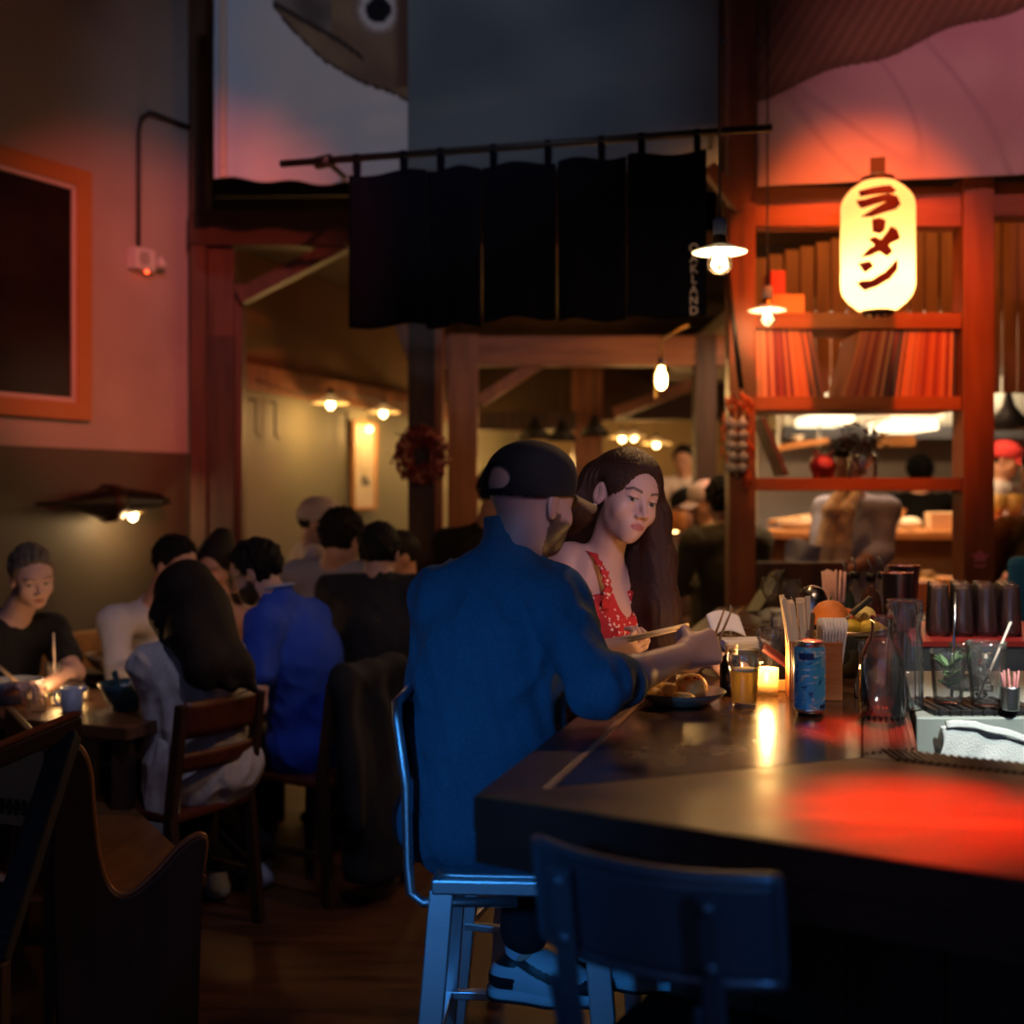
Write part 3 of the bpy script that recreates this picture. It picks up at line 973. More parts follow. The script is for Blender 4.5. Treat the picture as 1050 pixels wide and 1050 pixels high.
# votive candles
flame_m = emitter('candle flame', (1.0, .55, .16), 60)
wax = mat('candle wax', (.9, .75, .5), .5, emit=(1, .5, .15), estr=1.2)
def votive(loc, label, group=None, r=.026, h=.062, m=None):
    t = thing('votive_candle', label, 'candle', loc, 0, group)
    MB().lathe(glass_shell(h, r, r * 1.08)).build('holder', m or clear_liquid('frosted votive glass', (1, .86, .62), .5, (.95, .75, .45)), t, world=False)
    MB().lathe([(.0001, .0105), (r * .82, .0105), (r * .82, .028), (.0001, .028)]).build('wax', wax, t, world=False)
    MB().lathe([(.0001, .029), (.005, .034), (.0038, .042), (.0001, .053)], n=10).build('flame', flame_m, t, world=False)
    return t
votive(at(786, 712), 'lit votive candle just right of the golden beer')
# drink can
cm = bpy.data.materials.new('can print'); cm.use_nodes = True
nt = cm.node_tree; b = nt.nodes['Principled BSDF']; b.inputs['Roughness'].default_value = .28; b.inputs['Metallic'].default_value = .15
tc = nt.nodes.new('ShaderNodeTexCoord'); mp = nt.nodes.new('ShaderNodeMapping'); mp.inputs['Scale'].default_value = (14, 14, 22); mp.inputs['Rotation'].default_value = (.5, .7, 0)
ns = nt.nodes.new('ShaderNodeTexNoise'); ns.inputs['Scale'].default_value = 2.0; ns.inputs['Detail'].default_value = 4; ns.inputs['Distortion'].default_value = 1.8
cr = nt.nodes.new('ShaderNodeValToRGB'); cr.color_ramp.interpolation = 'CONSTANT'
cr.color_ramp.elements[0].color = (.02, .12, .42, 1); cr.color_ramp.elements[1].position = .40; cr.color_ramp.elements[1].color = (.06, .46, .92, 1)
e = cr.color_ramp.elements.new(.60); e.color = (.22, .55, .85, 1); e = cr.color_ramp.elements.new(.66); e.color = (.75, .88, .95, 1)
nt.links.new(tc.outputs['Object'], mp.inputs['Vector']); nt.links.new(mp.outputs['Vector'], ns.inputs['Vector']); nt.links.new(ns.outputs['Fac'], cr.inputs['Fac']); nt.links.new(cr.outputs['Color'], b.inputs['Base Color'])
al = mat('aluminium', (.75, .78, .82), .3, 1.)
can = thing('drink_can', 'tall light blue drink can with white mountain artwork', 'can', at(830, 733))
MB().lathe([(.0001, .004), (.022, .004), (.0255, 0), (.031, .010), (.0331, .016)], n=32).build('can_base', al, can, world=False)
MB().lathe([(.0331, .016), (.0331, .138), (.031, .146)], n=32, capb=False, capt=False).build('can_body', cm, can, world=False)
MB().lathe([(.031, .146), (.0265, .153), (.0268, .157), (.0255, .158), (.0245, .154), (.0001, .154)], n=32).build('can_lid', al, can, world=False)
def on_can(z0, z1, a0, a1, m, nm, r=.0334):
    mb = MB(); mb.grid(lambda u, v: V3(r * math.sin(a0 + (a1 - a0) * u), -r * math.cos(a0 + (a1 - a0) * u), z0 + (z1 - z0) * v), 8, 4)
    return mb.build(nm, m, can, world=False)
on_can(.104, .130, .55, 1.0, mat('can panel', (.22, .55, .80), .35), 'print_panel')
on_can(.120, .134, -.95, .05, mat('can band', (.012, .06, .24), .35), 'print_band')
on_can(.018, .026, .45, 1.0, mat('can mark', (.01, .03, .08), .4), 'print_mark')
# carafe with flared neck
def bottle(name, label, loc, prof, m=clear2, t=.003, liquid=None, lz=.1, group=None, cat='bottle', n=36):
    o = thing(name, label, cat, loc, 0, group)
    inner = [(max(r - t, .0012), z) for r, z in prof[::-1] if z > .008]
    MB().lathe([(.0001, 0)] + prof + inner + [(.0001, .010)], n=n).build('glass_wall', m, o, world=False)
    if liquid:
        lp = [(.0001, .0105)] + [(r - t - .0004, z) for r, z in prof if .0105 < z < lz]
        lp += [(lp[-1][0], lz), (.0001, lz)]
        MB().lathe(lp, n=n).build('drink', liquid, o, world=False)
    return o
mpf = [(.038, 0), (.0445, .004), (.046, .012), (.046, .112), (.044, .128), (.034, .152), (.024, .172), (.021, .190), (.0215, .203), (.024, .206), (.024, .214)]
bottle('water_bottle', 'clear milk-bottle carafe of water standing on the drip rail', at(904, 737), mpf, m=thin_glass('bottle glass', (.97, .98, 1), 1.7, .02, .03), liquid=water, lz=.165)
# fluted carafe: ribbed profile by modulating radius
fl = thing('fluted_carafe', 'tall fluted glass carafe with a swirled neck behind the milk bottle', 'carafe', at(928, 727))
prof = [(.030, 0), (.034, .004), (.034, .06), (.033, .11), (.030, .15), (.027, .175), (.030, .20), (.034, .225), (.030, .232), (.0335, .238)]
def fluted(sc, z0=0):
    vs = MB(); n = 72
    vv, ff = [], []
    for r, z in prof:
        for k_ in range(n):
            t = 2 * PI * k_ / n
            amp = .0016 if z < .15 else .0035
            q = (r * sc) + amp * math.sin(t * (18 if z < .15 else 9) + (z * 60 if z > .15 else 0))
            vv.append((q * math.cos(t), q * math.sin(t), z + z0))
    m = len(prof)
    for i in range(m - 1):
        for k_ in range(n):
            k2 = (k_ + 1) % n; ff.append([i * n + k_, i * n + k2, (i + 1) * n + k2, (i + 1) * n + k_])
    ff.append(list(range(n))[::-1])
    vs._add(vv, ff, True); return vs
o = fluted(1.0).build('glass_wall', clear2, fl, world=False)
sm_ = o.modifiers.new('Solid', 'SOLIDIFY'); sm_.thickness = .003
MB().lathe([(.0001, .006), (.0275, .006), (.0275, .10), (.0001, .10)], n=24).build('drink', water, fl, world=False)
# slim cruet with a pour spout and a small stemmed jar
bottle('cruet', 'slim clear cruet left of the milk bottle', at(883, 716), [(.014, 0), (.016, .003), (.016, .040), (.009, .060), (.007, .085), (.0085, .115), (.007, .128), (.009, .134)], t=.002, liquid=mat('soy sauce', (.06, .012, .004), .05, trans=.3), lz=.035, n=20)
# chopstick & napkin box
boxw = wood('pale box wood', (.30, .10, .035), (.42, .16, .06), .5, (1, 1, 6), 5)
hx = thing('chopstick_box', 'open wooden box holding chopsticks and napkins', 'holder', at(834, 714), math.radians(-8))
s_ = .055
for sx_, sy_, hx_, hy_ in ((0, -s_, s_, .004), (0, s_, s_, .004), (-s_, 0, .004, s_ - .004), (s_, 0, .004, s_ - .004)):
    MB().box((sx_, sy_, .066), (hx_, hy_, .066)).build('side_board', boxw, hx, .0015, world=False)
MB().box((0, 0, .006), (s_ - .005, s_ - .005, .005)).build('base_board', boxw, hx, world=False)
MB().box((0, 0, .066), (.0025, s_ - .005, .058)).build('divider', boxw, hx, world=False)
hl = hx.location
paper = mat('chopstick paper sleeve', (.78, .66, .52), .7)
for i in range(12):
    q = hl + V3(-.040 + .0068 * (i % 6) , -.030 + .028 * (i // 6), .012)
    top = q + V3(-.034 + .008 * (i % 6) * .6 + R.uniform(-.006, .004), R.uniform(-.01, .012), .215 + R.uniform(-.008, .008))
    t = thing('chopsticks', 'paper-sleeved chopsticks bundled in the wooden box', 'chopsticks', q, 0, 'sleeved chopsticks standing in the wooden box')
    MB().bar(V3(0, 0, 0), top - q, .011, .0045, (0, 1, 0)).build('sleeve', paper, t, world=False)
t = thing('wooden_stirrer', 'single brown wooden stick leaning in front of the paper-sleeved chopsticks', 'stick', hl + V3(-.024, -.040, .013))
MB().bar(V3(0, 0, 0), V3(.010, -.012, .185), .009, .004, (0, 1, 0)).build('stick_blade', mat('brown stick', (.22, .13, .07), .6), t, world=False)
nap = mat('white napkin paper', (.72, .70, .74), .85)
for i in range(8):
    x0 = .012 + i * .0050
    o = MB().grid(lambda u, v: hl + V3(x0 + .020 * v * (.2 + i * .14) , -.030 + .062 * u, .014 + .168 * v - .010 * (u - .5) ** 2 * 4), 6, 6, V3(.0022, 0, 0)).build('napkin', nap, None)
    tag(o, 'folded white napkin standing in the wooden box beside the chopsticks', 'napkin', 'napkins standing in the wooden box')
# fruit bowl
bw = thing('fruit_bowl', 'dark round-bellied metal bowl piled with fruit', 'bowl', at(863, 692))
pf = [(.0001, 0), (.055, 0), (.085, .03), (.108, .075), (.116, .122), (.113, .124), (.104, .078), (.082, .036), (.05, .010), (.0001, .008)]
MB().lathe(pf, n=40).build('bowl_shell', mat('dark metal bowl', (.11, .095, .07), .35, .8), bw, world=False)
MB().lathe([(.1145, .112), (.1185, .116), (.1185, .124), (.112, .1245)], n=40, capb=False, capt=False).build('bowl_rim', mat('bowl rim', (.35, .22, .12), .35, .8), bw, world=False)
MB().sphere((-.012, -.0985, .073), (.052, .007, .044), 20, Matrix.Rotation(.42, 3, 'X')).build('bowl_emblem', blackr, bw, world=False)
bl = bw.location
def fruit(name, lab, c, r, m, cat='fruit', stem=None, seg=None):
    S = SDF(.0035); c = bl + V3(*c)
    S.el(c, (r[0], r[1], r[2]), k=.01)
    for q in (seg or []): S.rc(c + V3(*q[0]), c + V3(*q[1]), q[2], q[3], .012)
    V, Q = S.mesh(); N = vnormals(V, Q); V = V + N * (.0006 * wob(V, 300, 4))[:, None]
    o = np_mesh(name, V, Q, m); origin_to(o, c - V3(0, 0, r[2])); tag(o, lab, cat)
    if stem: MB().tube([c + V3(0, 0, r[2] * .9), c + V3(.002, 0, r[2] + .010)], .003, 6).build('stem', mat('green stem', (.08, .10, .02), .7), o)
    return o
orange_m = mat('grapefruit peel', (.65, .20, .05), .45, bump=(420, .3))
lem = mat('lemon peel', (.75, .52, .05), .45, bump=(420, .3))
fruit('grapefruit', 'large orange grapefruit at the left of the fruit bowl', (-.032, -.010, .150), (.047, .047, .045), orange_m, stem=True)
fruit('orange', 'smaller orange behind the dark knife in the fruit bowl', (.022, .040, .135), (.036, .036, .034), mat('orange peel', (.6, .12, .03), .45, bump=(420, .3)))
fruit('lemon', 'yellow lemon under the knife handle in the fruit bowl', (.005, -.045, .128), (.030, .024, .024), lem, seg=[((.02, 0, 0), (.036, 0, .002), .012, .005)])
fruit('lemon', 'flat-lying yellow lemon at the right front of the fruit bowl', (.060, -.040, .122), (.036, .027, .024), lem, seg=[((.02, 0, 0), (.042, 0, 0), .012, .005)])
fruit('lemon', 'half-peeled pale lemon on top at the right of the fruit bowl', (.062, .010, .150), (.030, .028, .027), mat('peeled lemon', (.75, .62, .22), .5, bump=(200, .6)))
fruit('lime', 'dark green lime at the back of the fruit bowl', (-.045, .058, .125), (.028, .026, .026), mat('lime peel', (.12, .20, .03), .45))
kn = thing('paring_knife', 'black handled paring knife lying across the fruit', 'knife', bl + V3(-.02, -.05, .16))
MB().bar(bl + V3(.010, -.052, .162), bl + V3(.062, -.050, .205), .013, .020, (0, 1, 0)).build('knife_handle', blackr, kn, .004)
MB().bar(bl + V3(-.045, -.056, .128), bl + V3(.010, -.052, .162), .0022, .018, (0, 1, 0)).build('blade', steel, kn)
# caddy with napkins and a white card
cd = thing('bar_caddy', 'black bar caddy holding a stack of napkins', 'caddy', at(760, 684))
cl_ = cd.location
MB().box((0, 0, .026), (.060, .055, .026)).build('caddy_tray', mat('black caddy', (.012, .012, .013), .4), cd, .004, world=False)
MB().tube([V3(-.02, .045, .05), V3(-.02, .045, .165)], .002, 8).build('caddy_wire', steel, cd, world=False)
for i in range(6):
    mb = MB().box(cl_ + V3(.006 + R.uniform(-.006, .006), R.uniform(-.006, .006), .0535 + i * .0042), (.058, .050, .0018), rotz(R.uniform(-.14, .14)))
    tag(mb.build('cocktail_napkin', nap, None, .0008), 'bluish white cocktail napkin in the stack on the black caddy', 'napkin', 'stacked cocktail napkins on the caddy')
rc_ = MB().grid(lambda u, v: cl_ + V3(-.078 + .090 * u - .014 * v, -.012 + .030 * v + .01 * math.sin(u * 3), .083 + .052 * v + .016 * math.sin(u * 2.8 + .3)), 8, 6, V3(0, .0012, .0006)).build('receipt', nap, None)
tag(rc_, 'creased white paper slip propped up on the napkin stack', 'paper')
# dark soy bottle with a white cap by the beer
sb = thing('sauce_bottle', 'black sauce bottle with a white cap between plate and beer', 'bottle', at(750, 713))
MB().lathe([(.0001, 0), (.026, 0), (.027, .004), (.027, .075), (.020, .090), (.014, .096), (.0001, .096)], n=24).build('bottle_body', mat('black glass', (.010, .007, .006), .12), sb, world=False)
MB().lathe([(.0001, .096), (.0145, .096), (.0150, .118), (.012, .120), (.0001, .120)], n=20).build('bottle_cap', mat('white cap', (.75, .62, .50), .5), sb, world=False)
# red lacquer tray leaning + small pale block
for i in range(4):
    z = .030 + i * .009
    o = MB().box(at(805, 704) + V3(-.006 + i * .004, i * .014, .055 + i * .003), (.062, .004, .0045), Matrix.Rotation(.62, 3, 'Y')).build('menu_holder', mat('maroon board', (.11, .018, .022), .35), None, .001)
    tag(o, 'thin maroon menu board leaning behind the beer', 'menu', 'maroon menu boards leaning by the candle')
tag(MB().box(at(806, 708) + V3(0, 0, .012), (.030, .014, .012)).build('wooden_block', mat('pale block', (.75, .55, .32), .6), None, .002), 'small pale wooden block beside the votive candle', 'block')
# plate with food
pt = thing('dinner_plate', 'oval dark rimmed plate with food in front of the couple', 'plate', at(697, 722))
MB().lathe([(.0001, .004), (.05, .004), (.055, 0), (.062, .004), (.092, .020), (.100, .027), (.101, .031), (.097, .031), (.088, .025), (.058, .010), (.0001, .010)], n=40).build('plate_body', mat('stoneware plate', (.30, .21, .15), .35), pt, world=False)
MB().lathe([(.098, .0285), (.1018, .0292), (.1018, .0315), (.098, .0316)], n=40, capb=False, capt=False).build('plate_rim', mat('dark glaze', (.05, .035, .03), .3), pt, world=False)
pll = pt.location
food = mat('fried bun', (.62, .30, .05), .5, col2=(.75, .46, .12), noise_=40, bump=(90, .6))
for i, (c, r) in enumerate((((.030, .030, .034), (.036, .030, .030)), ((-.028, .015, .028), (.032, .026, .020)), ((-.058, -.010, .024), (.020, .022, .013)), ((.0, -.045, .023), (.026, .018, .012)))):
    S = SDF(.003); S.el(pll + V3(*c), r); V, Q = S.mesh(); N = vnormals(V, Q); V = V + N * (.0025 * wob(V, 110, i))[:, None]
    o = np_mesh('dumpling', V, Q, food); origin_to(o, pll + V3(*c) - V3(0, 0, r[2]))
    tag(o, ['tallest golden bun standing at the back right of the plate', 'golden fried piece at the plate centre left', 'small fried piece at the left rim of the plate', 'flat fried piece at the near side of the plate'][i], 'food')
    if i == 0:
        mb = MB()
        for k_ in range(12):
            mb.sphere(pll + V3(c[0] + R.uniform(-.018, .018), c[1] - .018 + R.uniform(-.008, .01), c[2] + .022 + R.uniform(-.004, .004)), .0028, 6)
        mb.build('chilli_flakes', mat('chilli flake', (.45, .03, .01), .5), o)
tag(MB().sphere(at(726, 722) + V3(0, 0, .008), (.012, .010, .008), 12).build('chopstick_rest', mat('pale ceramic', (.7, .5, .42), .3), None), 'small pale ceramic chopstick rest by the plate rim', 'rest')
# chopsticks lying on the bar
# drinks on the black mat
mt = thing('bar_mat', 'black ribbed bar mat under the mint drink', 'mat', V3(1.005, 2.60, BT))
mb = MB().box((.0, .0, .006), (.115, .085, .005))
for i in range(10): mb.box((-.105 + i * .0233, -.086, .006), (.002, .003, .006))
for i in range(9): mb.box((-.095 + i * .0235, 0, .0125), (.006, .08, .0015))
mb.build('mat_pad', blackr, mt, .001, world=False)
mz = BT + .0145
def atm(px, py): 
    q = PZ(px, py, mz); q.z = mz; return q
mint = tumbler('rocks_glass', 'short faceted glass stuffed with mint sprigs and a steel straw', atm(972, 721), .115, .030, .038, liquid=water, lh=.55)
leaf = mat('mint leaf', (.10, .22, .08), .5, col2=(.22, .36, .16), noise_=40)
mb = MB()
for i in range(26):
    a = R.uniform(0, 2 * PI); r = R.uniform(0, .018); h0 = R.uniform(.03, .085)
    d = V3(math.cos(a), math.sin(a), R.uniform(.6, 1.8)).normalized()
    c = V3(r * math.cos(a), r * math.sin(a), h0); Lx = R.uniform(.018, .03) if h0 < .06 else R.uniform(.025, .042)
    x, y, _ = frame_of(d)
    mb.grid(lambda u, v: c + d * Lx * v + x * (.018 * (u - .5) * math.sin(PI * min(max(v, .04), .97))) + y * (.004 * (2 * u - 1) ** 2 - .006 * v * v), 4, 5, y * .0008)
mb.build('mint_sprig', leaf, mint, world=False)
S = SDF(.003)
tag(MB().tube([atm(972, 721) + V3(.008, .0, .014), PZ(978, 605, BT) if False else P(980, 608, atm(972, 721).y + .012)], .0035, 12).build('steel_straw', mat('polished steel', (.75, .78, .85), .15, 1.), None), 'long metal drinking straw standing in the mint glass', 'straw')
wg = tumbler('rocks_glass', 'conical glass of iced clear drink with a pale straw', atm(1011, 724), .138, .030, .0425, liquid=water, lh=.80)
ice = glass('ice', (.97, .99, 1), .12, 1.31)
for i in range(5):
    c = atm(1011, 724) + V3(R.uniform(-.010, .010), R.uniform(-.010, .010), .024 + i * .017)
    o = MB().box(c, (.009, .009, .008), Matrix.Rotation(R.uniform(0, 3), 3, V3(R.random(), R.random(), 1))).build('ice_cube', ice, None, .002)
    tag(o, 'ice cube in the conical glass with the straw', 'ice', 'ice cubes in the conical glass')
q = atm(1011, 724)
tag(MB().tube([q + V3(-.020, -.004, .013), q + V3(.058, .012, .178)], .0028, 10).build('paper_straw', mat('pale straw', (.85, .66, .55), .5), None), 'pale pink straw leaning in the conical iced drink', 'straw')
bg = tumbler('mixing_glass', 'small dark rocks glass behind the mint drink', V3(1.085, 2.86, BT), .11, .032, .038, liquid=cola, lh=.3)
jg = thing('jigger', 'small steel jigger behind the conical drink', 'jigger', V3(1.155, 2.92, BT))
MB().lathe([(.0001, .0), (.018, 0), (.008, .035), (.020, .08), (.019, .08), (.007, .038), (.0001, .034)], n=20).build('jigger_cup', steel, jg, world=False)
hb = thing('pick_cup', 'little metal cup of cocktail picks at the far right of the drinks', 'cup', atm(1036, 728))
MB().lathe(glass_shell(.05, .018, .020, .0015, .003), n=20).build('cup_wall', steel, hb, world=False)
for i in range(9):
    a = i * .7
    o = MB().tube([hb.location + V3(.008 * math.cos(a), .008 * math.sin(a), .006), hb.location + V3(.017 * math.cos(a), .017 * math.sin(a), .072 + .006 * (i % 3))], .0022, 6).build('cocktail_pick', mat('pink pick', (.65, .25, .25), .5), None)
    tag(o, 'pink cocktail pick bristling from the small metal cup', 'pick', 'cocktail picks in the metal cup')
# towel over the steel rail
tw_m = mat('white towel', (.78, .80, .78), .9, bump=(300, .5))
tw_b = mat('towel stripe', (.25, .60, .62), .9, bump=(300, .5))
tw = thing('bar_towel', 'white bar towel with a teal stripe hanging over the steel counter', 'towel', V3(1.10, 2.49, .95))
def twf(u, v):
    x = .888 + .30 * u
    top = 1.044 - .085 * max(0, u - .22) + .002 * math.sin(u * 22)
    z = top - (.115 + .03 * u) * v
    y = 2.484 - .012 * v - .0025 * math.sin(u * 13 + v * 3) - .0015 * math.sin(u * 31 + v * 5)
    return V3(x + .006 * math.sin(v * 7), y, z)
MB().grid(twf, 60, 24, V3(0, -.006, .001)).build('cloth', tw_m, tw)
def twg(u, v):
    x = .90 + .29 * u
    return V3(x, 2.481 + .004 * v, 1.046 - .085 * max(0, u - .22) - .004 + .014 * v + .002 * math.sin(u * 17))
MB().grid(twg, 40, 4, V3(0, -.010, .0)).build('folded_edge', tw_m, tw)
MB().grid(lambda u, v: twf(.66 + .035 * u - .07 * v * .6, .06 + .85 * v) + V3(0, -.0075, .0005), 3, 20).build('teal_stripe', tw_b, tw)
# --- glasses stacked upside-down on the red shelf, shakers, bottles, straws
zr = 1.1345 + .0005
gx0 = 1.235
n_ = 0
proto = None
for j in range(3):
    for i in range(4):
        loc = V3(1.190 + i * .066 + .022 * j, 3.33 + .072 * j, zr)
        lab = 'tall upturned tumbler in the rows on the red shelf'
        grp = 'upturned tumblers on the red shelf'
        if proto is None:
            proto = thing('tumbler', lab, 'glass', loc, 0, grp)
            MB().lathe([(r, .142 - z) for r, z in glass_shell(.142, .025, .031)]).build('glass_wall', thin_glass('clear glass with added haze', (.97, .95, .96), 1.8, .08, .055), proto, world=False)  # haze mixed into clear tumblers in place of their reflections
        else:
            dup(proto, loc)
sh_m = mat('dark shaker steel', (.16, .18, .24), .3, 1., bump=(100, .08))
for i, (x, y, lb) in enumerate(((1.112, 3.45, 'front dark steel shaker tin, left of the two on the red shelf'), (1.165, 3.55, 'rear dark steel shaker tin standing right of its twin'))):
    t = thing('shaker_tin', lb, 'shaker', V3(x, y, zr))
    MB().lathe([(.0001, 0), (.032, 0), (.034, .004), (.044, .165 + .015 * i), (.0455, .168 + .015 * i), (.0425, .166 + .015 * i), (.033, .012), (.0001, .012)], n=28).build('tin_body', sh_m, t, world=False)
    MB().tube([V3(.0445 * math.cos(a * .2618), .0445 * math.sin(a * .2618), .167 + .015 * i) for a in range(24)], .0018, 6, closed=True).build('tin_rim', mat('copper rim', (.7, .25, .12), .3, 1.), t, world=False)
spirit = [thin_glass('green tint', (.55, .75, .6)), clear, thin_glass('amber tint', (.8, .45, .15)), clear]
labs = ['clear liquor bottle with a steel pourer, nearest the straw holder', 'second liquor bottle with a dark collar behind the lemons', 'amber liquor bottle behind the peeled lemon', 'rightmost liquor bottle beside the shaker tins']
for i, px in enumerate((866, 877, 893, 905)):
    Y = 3.75 + .08 * (i % 2); q = P(px, 600, Y); q.z = BT
    b_ = bottle('liquor_bottle', labs[i], q, [(.030, 0), (.033, .003), (.033, .130), (.030, .148), (.014, .175), (.0125, .205)], m=spirit[i], liquid=clear_liquid('pale spirit', (.85, .78, .6), .15), lz=.09 + .01 * i, n=24)
    MB().lathe([(.0001, .20), (.0150, .20), (.0150, .222), (.0001, .222)], n=16).build('collar', blackr, b_, world=False)
    MB().tube([V3(0, 0, .222), V3(0, 0, .245), V3(-.012, 0, .268)], [.005, .004, .003], 8).build('pourer', steel, b_, world=False)
q = P(855, 600, 3.66); q.z = BT
sc_ = thing('straw_holder', 'dark tumbler crammed with pale pink paper straws', 'holder', q)
MB().lathe(glass_shell(.14, .028, .032), n=24).build('holder_wall', mat('smoked plastic', (.05, .04, .05), .3, trans=.4), sc_, world=False)
for i in range(22):
    a = i * 2.4; r = .004 + .018 * math.sqrt(i / 22.)
    o = MB().tube([q + V3(r * math.cos(a), r * math.sin(a), .012), q + V3(1.75 * r * math.cos(a), 1.75 * r * math.sin(a), .235 + R.uniform(-.006, .006))], .0032, 8).build('drinking_straw', mat('pink paper straw', (.75, .48, .42), .6), None)
    tag(o, 'pale pink straw crammed in the dark holder behind the fruit', 'straw', 'paper straws in the dark holder')
q = P(833, 600, 3.45); q.z = BT
pj = thing('steel_pitcher', 'grey steel ice pitcher behind the chopsticks', 'pitcher', q)
MB().lathe([(.0001, 0), (.040, 0), (.046, .02), (.047, .13), (.042, .17), (.032, .195), (.012, .205), (.0001, .206)], n=28).build('pitcher_body', mat('grey steel', (.28, .26, .27), .25, 1.), pj, world=False)
MB().tube([V3(.045, 0, .04), V3(.075, 0, .06), V3(.075, 0, .13), V3(.045, 0, .15)], .005, 8).build('pitcher_handle', steel, pj, world=False)
q = P(806, 598, 4.3); q.z = BT
for i, lb in enumerate(('round-shouldered wine glass left of the steel pitcher', 'wine glass further back beside the leaning menu')):
    g_ = thing('wine_glass', lb, 'glass', q + V3(.02 - .05 * i, .12 * i, 0))
    MB().lathe([(.0001, 0), (.032, 0), (.032, .002), (.004, .006), (.0035, .07), (.02, .085), (.036, .12), (.030, .165), (.0285, .165), (.034, .12), (.018, .088), (.0001, .080)], n=24).build('bowl_and_stem', clear, g_, world=False)
q = P(772, 606, 4.75); q.z = BT
lm = thing('menu_board', 'black menu clipboard leaning at the far end of the bar', 'menu', q)
MB().bar(V3(0, 0, 0.002), V3(.11, .03, .165), .20, .012, (-.8, 0, .6)).build('board', blackr, lm, .002, world=False)
MB().bar(V3(.088, .022, .142), V3(.104, .026, .162), .06, .02, (-.8, 0, .6)).build('clip', steel, lm, world=False)
# far end of the bar: raised ledge of wood
# ------------------------------------------------------------------ record rack frame
cedar = wood('cedar post', (.19, .050, .018), (.30, .090, .032), .5, (5, 5, .7), 3)
cedar_h = wood('cedar beam', (.22, .060, .020), (.34, .105, .036), .5, (.7, 5, 5), 3)
FY = 5.3
fx0, fx1 = P(748, 0, FY).x, P(775, 0, FY).x
gx0_, gx1_ = P(988, 0, FY).x, P(1020, 0, FY).x
rk = thing('record_rack', 'tall red-lit timber post frame with shelves at the end of the bar', 'rack', V3(1.5, FY, 0))
MB().box(((fx0 + fx1) / 2, FY + .06, 2.2), ((fx1 - fx0) / 2, .06, 2.2)).build('post', cedar, rk, .004)
MB().box(((gx0_ + gx1_) / 2, FY + .07, 1.47), ((gx1_ - gx0_) / 2, .07, 1.47)).build('post', cedar, rk, .004)
zz = lambda py: CH - (py - HY) / F * FY
def shelf(nm, p0, p1, dep, m=cedar_h, x0=fx1, x1=gx0_, tilt=.02):
    za, zb = zz(p1), zz(p0)
    MB().box(((x0 + x1) / 2, FY + .02 + dep / 2, (za + zb) / 2), ((x1 - x0) / 2 - .001, dep / 2, (zb - za) / 2)).build(nm, m, rk, .003)
shelf('beam', 190, 231, .12)
shelf('shelf_board', 320, 336, .33)
shelf('shelf_board', 406, 420, .33)
shelf('shelf_board', 490, 503, .33)
MB().box((gx1_ + .35, FY + .10, (zz(184) + zz(220)) / 2), (.35, .06, (zz(184) - zz(220)) / 2)).build('beam', cedar_h, rk, .004)
MB().box(((fx1 + P(872, 0, FY).x) / 2, FY + .06, (zz(577) + .55) / 2), ((P(872, 0, FY).x - fx1) / 2, .02, (zz(577) - .55) / 2)).build('lower_panel', timber_d, rk, .002)
MB().bar(P(726, 172, FY - .02), P(760, 214, FY - .02), .06, .075, (0, 1, 0)).build('knee_brace', cedar, rk, .003)
pe = MB()
star = [V3(.045 * (1 if k % 2 == 0 else .55) * math.cos(PI / 2 + k * PI / 5), 0, .030 * (1 if k % 2 == 0 else .6) * math.sin(PI / 2 + k * PI / 5)) for k in range(10)]
c_ = P(1005, 571, FY - .002)
pe.prism([c_ + s__ for s__ in star], V3(0, -.003, 0))
pe.box(c_ + V3(0, -.001, -.040), (.024, .0015, .006))
o = pe.build('pink_emblem', mat('pink emblem', (.65, .16, .24), .5), None); origin_to(o, c_); tag(o, 'small pink emblem stuck low on the right timber post', 'emblem')
# records
rc = [(.42, .10, .05), (.34, .06, .05), (.05, .035, .06), (.52, .18, .08), (.26, .04, .04), (.60, .28, .15), (.03, .025, .05), (.36, .11, .08), (.48, .14, .06), (.16, .03, .04), (.50, .20, .12)]
rm = [mat('record sleeve %d' % i, c, .5) for i, c in enumerate(rc)]
zs = zz(406) + .0008
def record(x, lean, th, h, m, lab, grp):
    t = thing('record_sleeve', lab, 'record', V3(x, FY + .19, zs), 0, grp)
    M = Matrix.Rotation(lean, 3, 'Y')
    off = V3(0, 0, 0)
    MB().box(M @ V3(0, 0, h / 2) + V3(0, 0, abs(math.sin(lean)) * th / 2), (th / 2, .150, h / 2), M).build('sleeve', m, t, .0012, world=False)
x = fx1 + .006
i = 0
while x < P(848, 0, FY).x:
    th = R.choice((.008, .011, .015, .019)); ln = -.02 - .20 * ((x - fx1) / .32) ** 1.5
    record(x + th / 2 + .02 * 0, ln, th, .300, rm[(i * 5 + i // 3) % 11], 'record spine leaning left in the left half of the shelf', 'records in the left half of the rack'); x += th / math.cos(ln) + .0015; i += 1
xr = gx0_ - .006; xs = []
x = P(868, 0, FY).x
while x < xr - .012:
    th = R.choice((.008, .010, .013, .017)); u = (x - P(868, 0, FY).x) / .5
    ln = max(.015, .24 - .23 * u)
    if x + th + math.sin(ln) * .3 > xr: ln = max(0.0, (xr - x - th) / .3 - .01)
    record(x + th / 2, ln, th, .300, rm[(i * 7 + i // 2) % 11], 'record spine leaning right in the right half of the shelf', 'records in the right half of the rack'); x += th / math.cos(ln) + .0015; i += 1
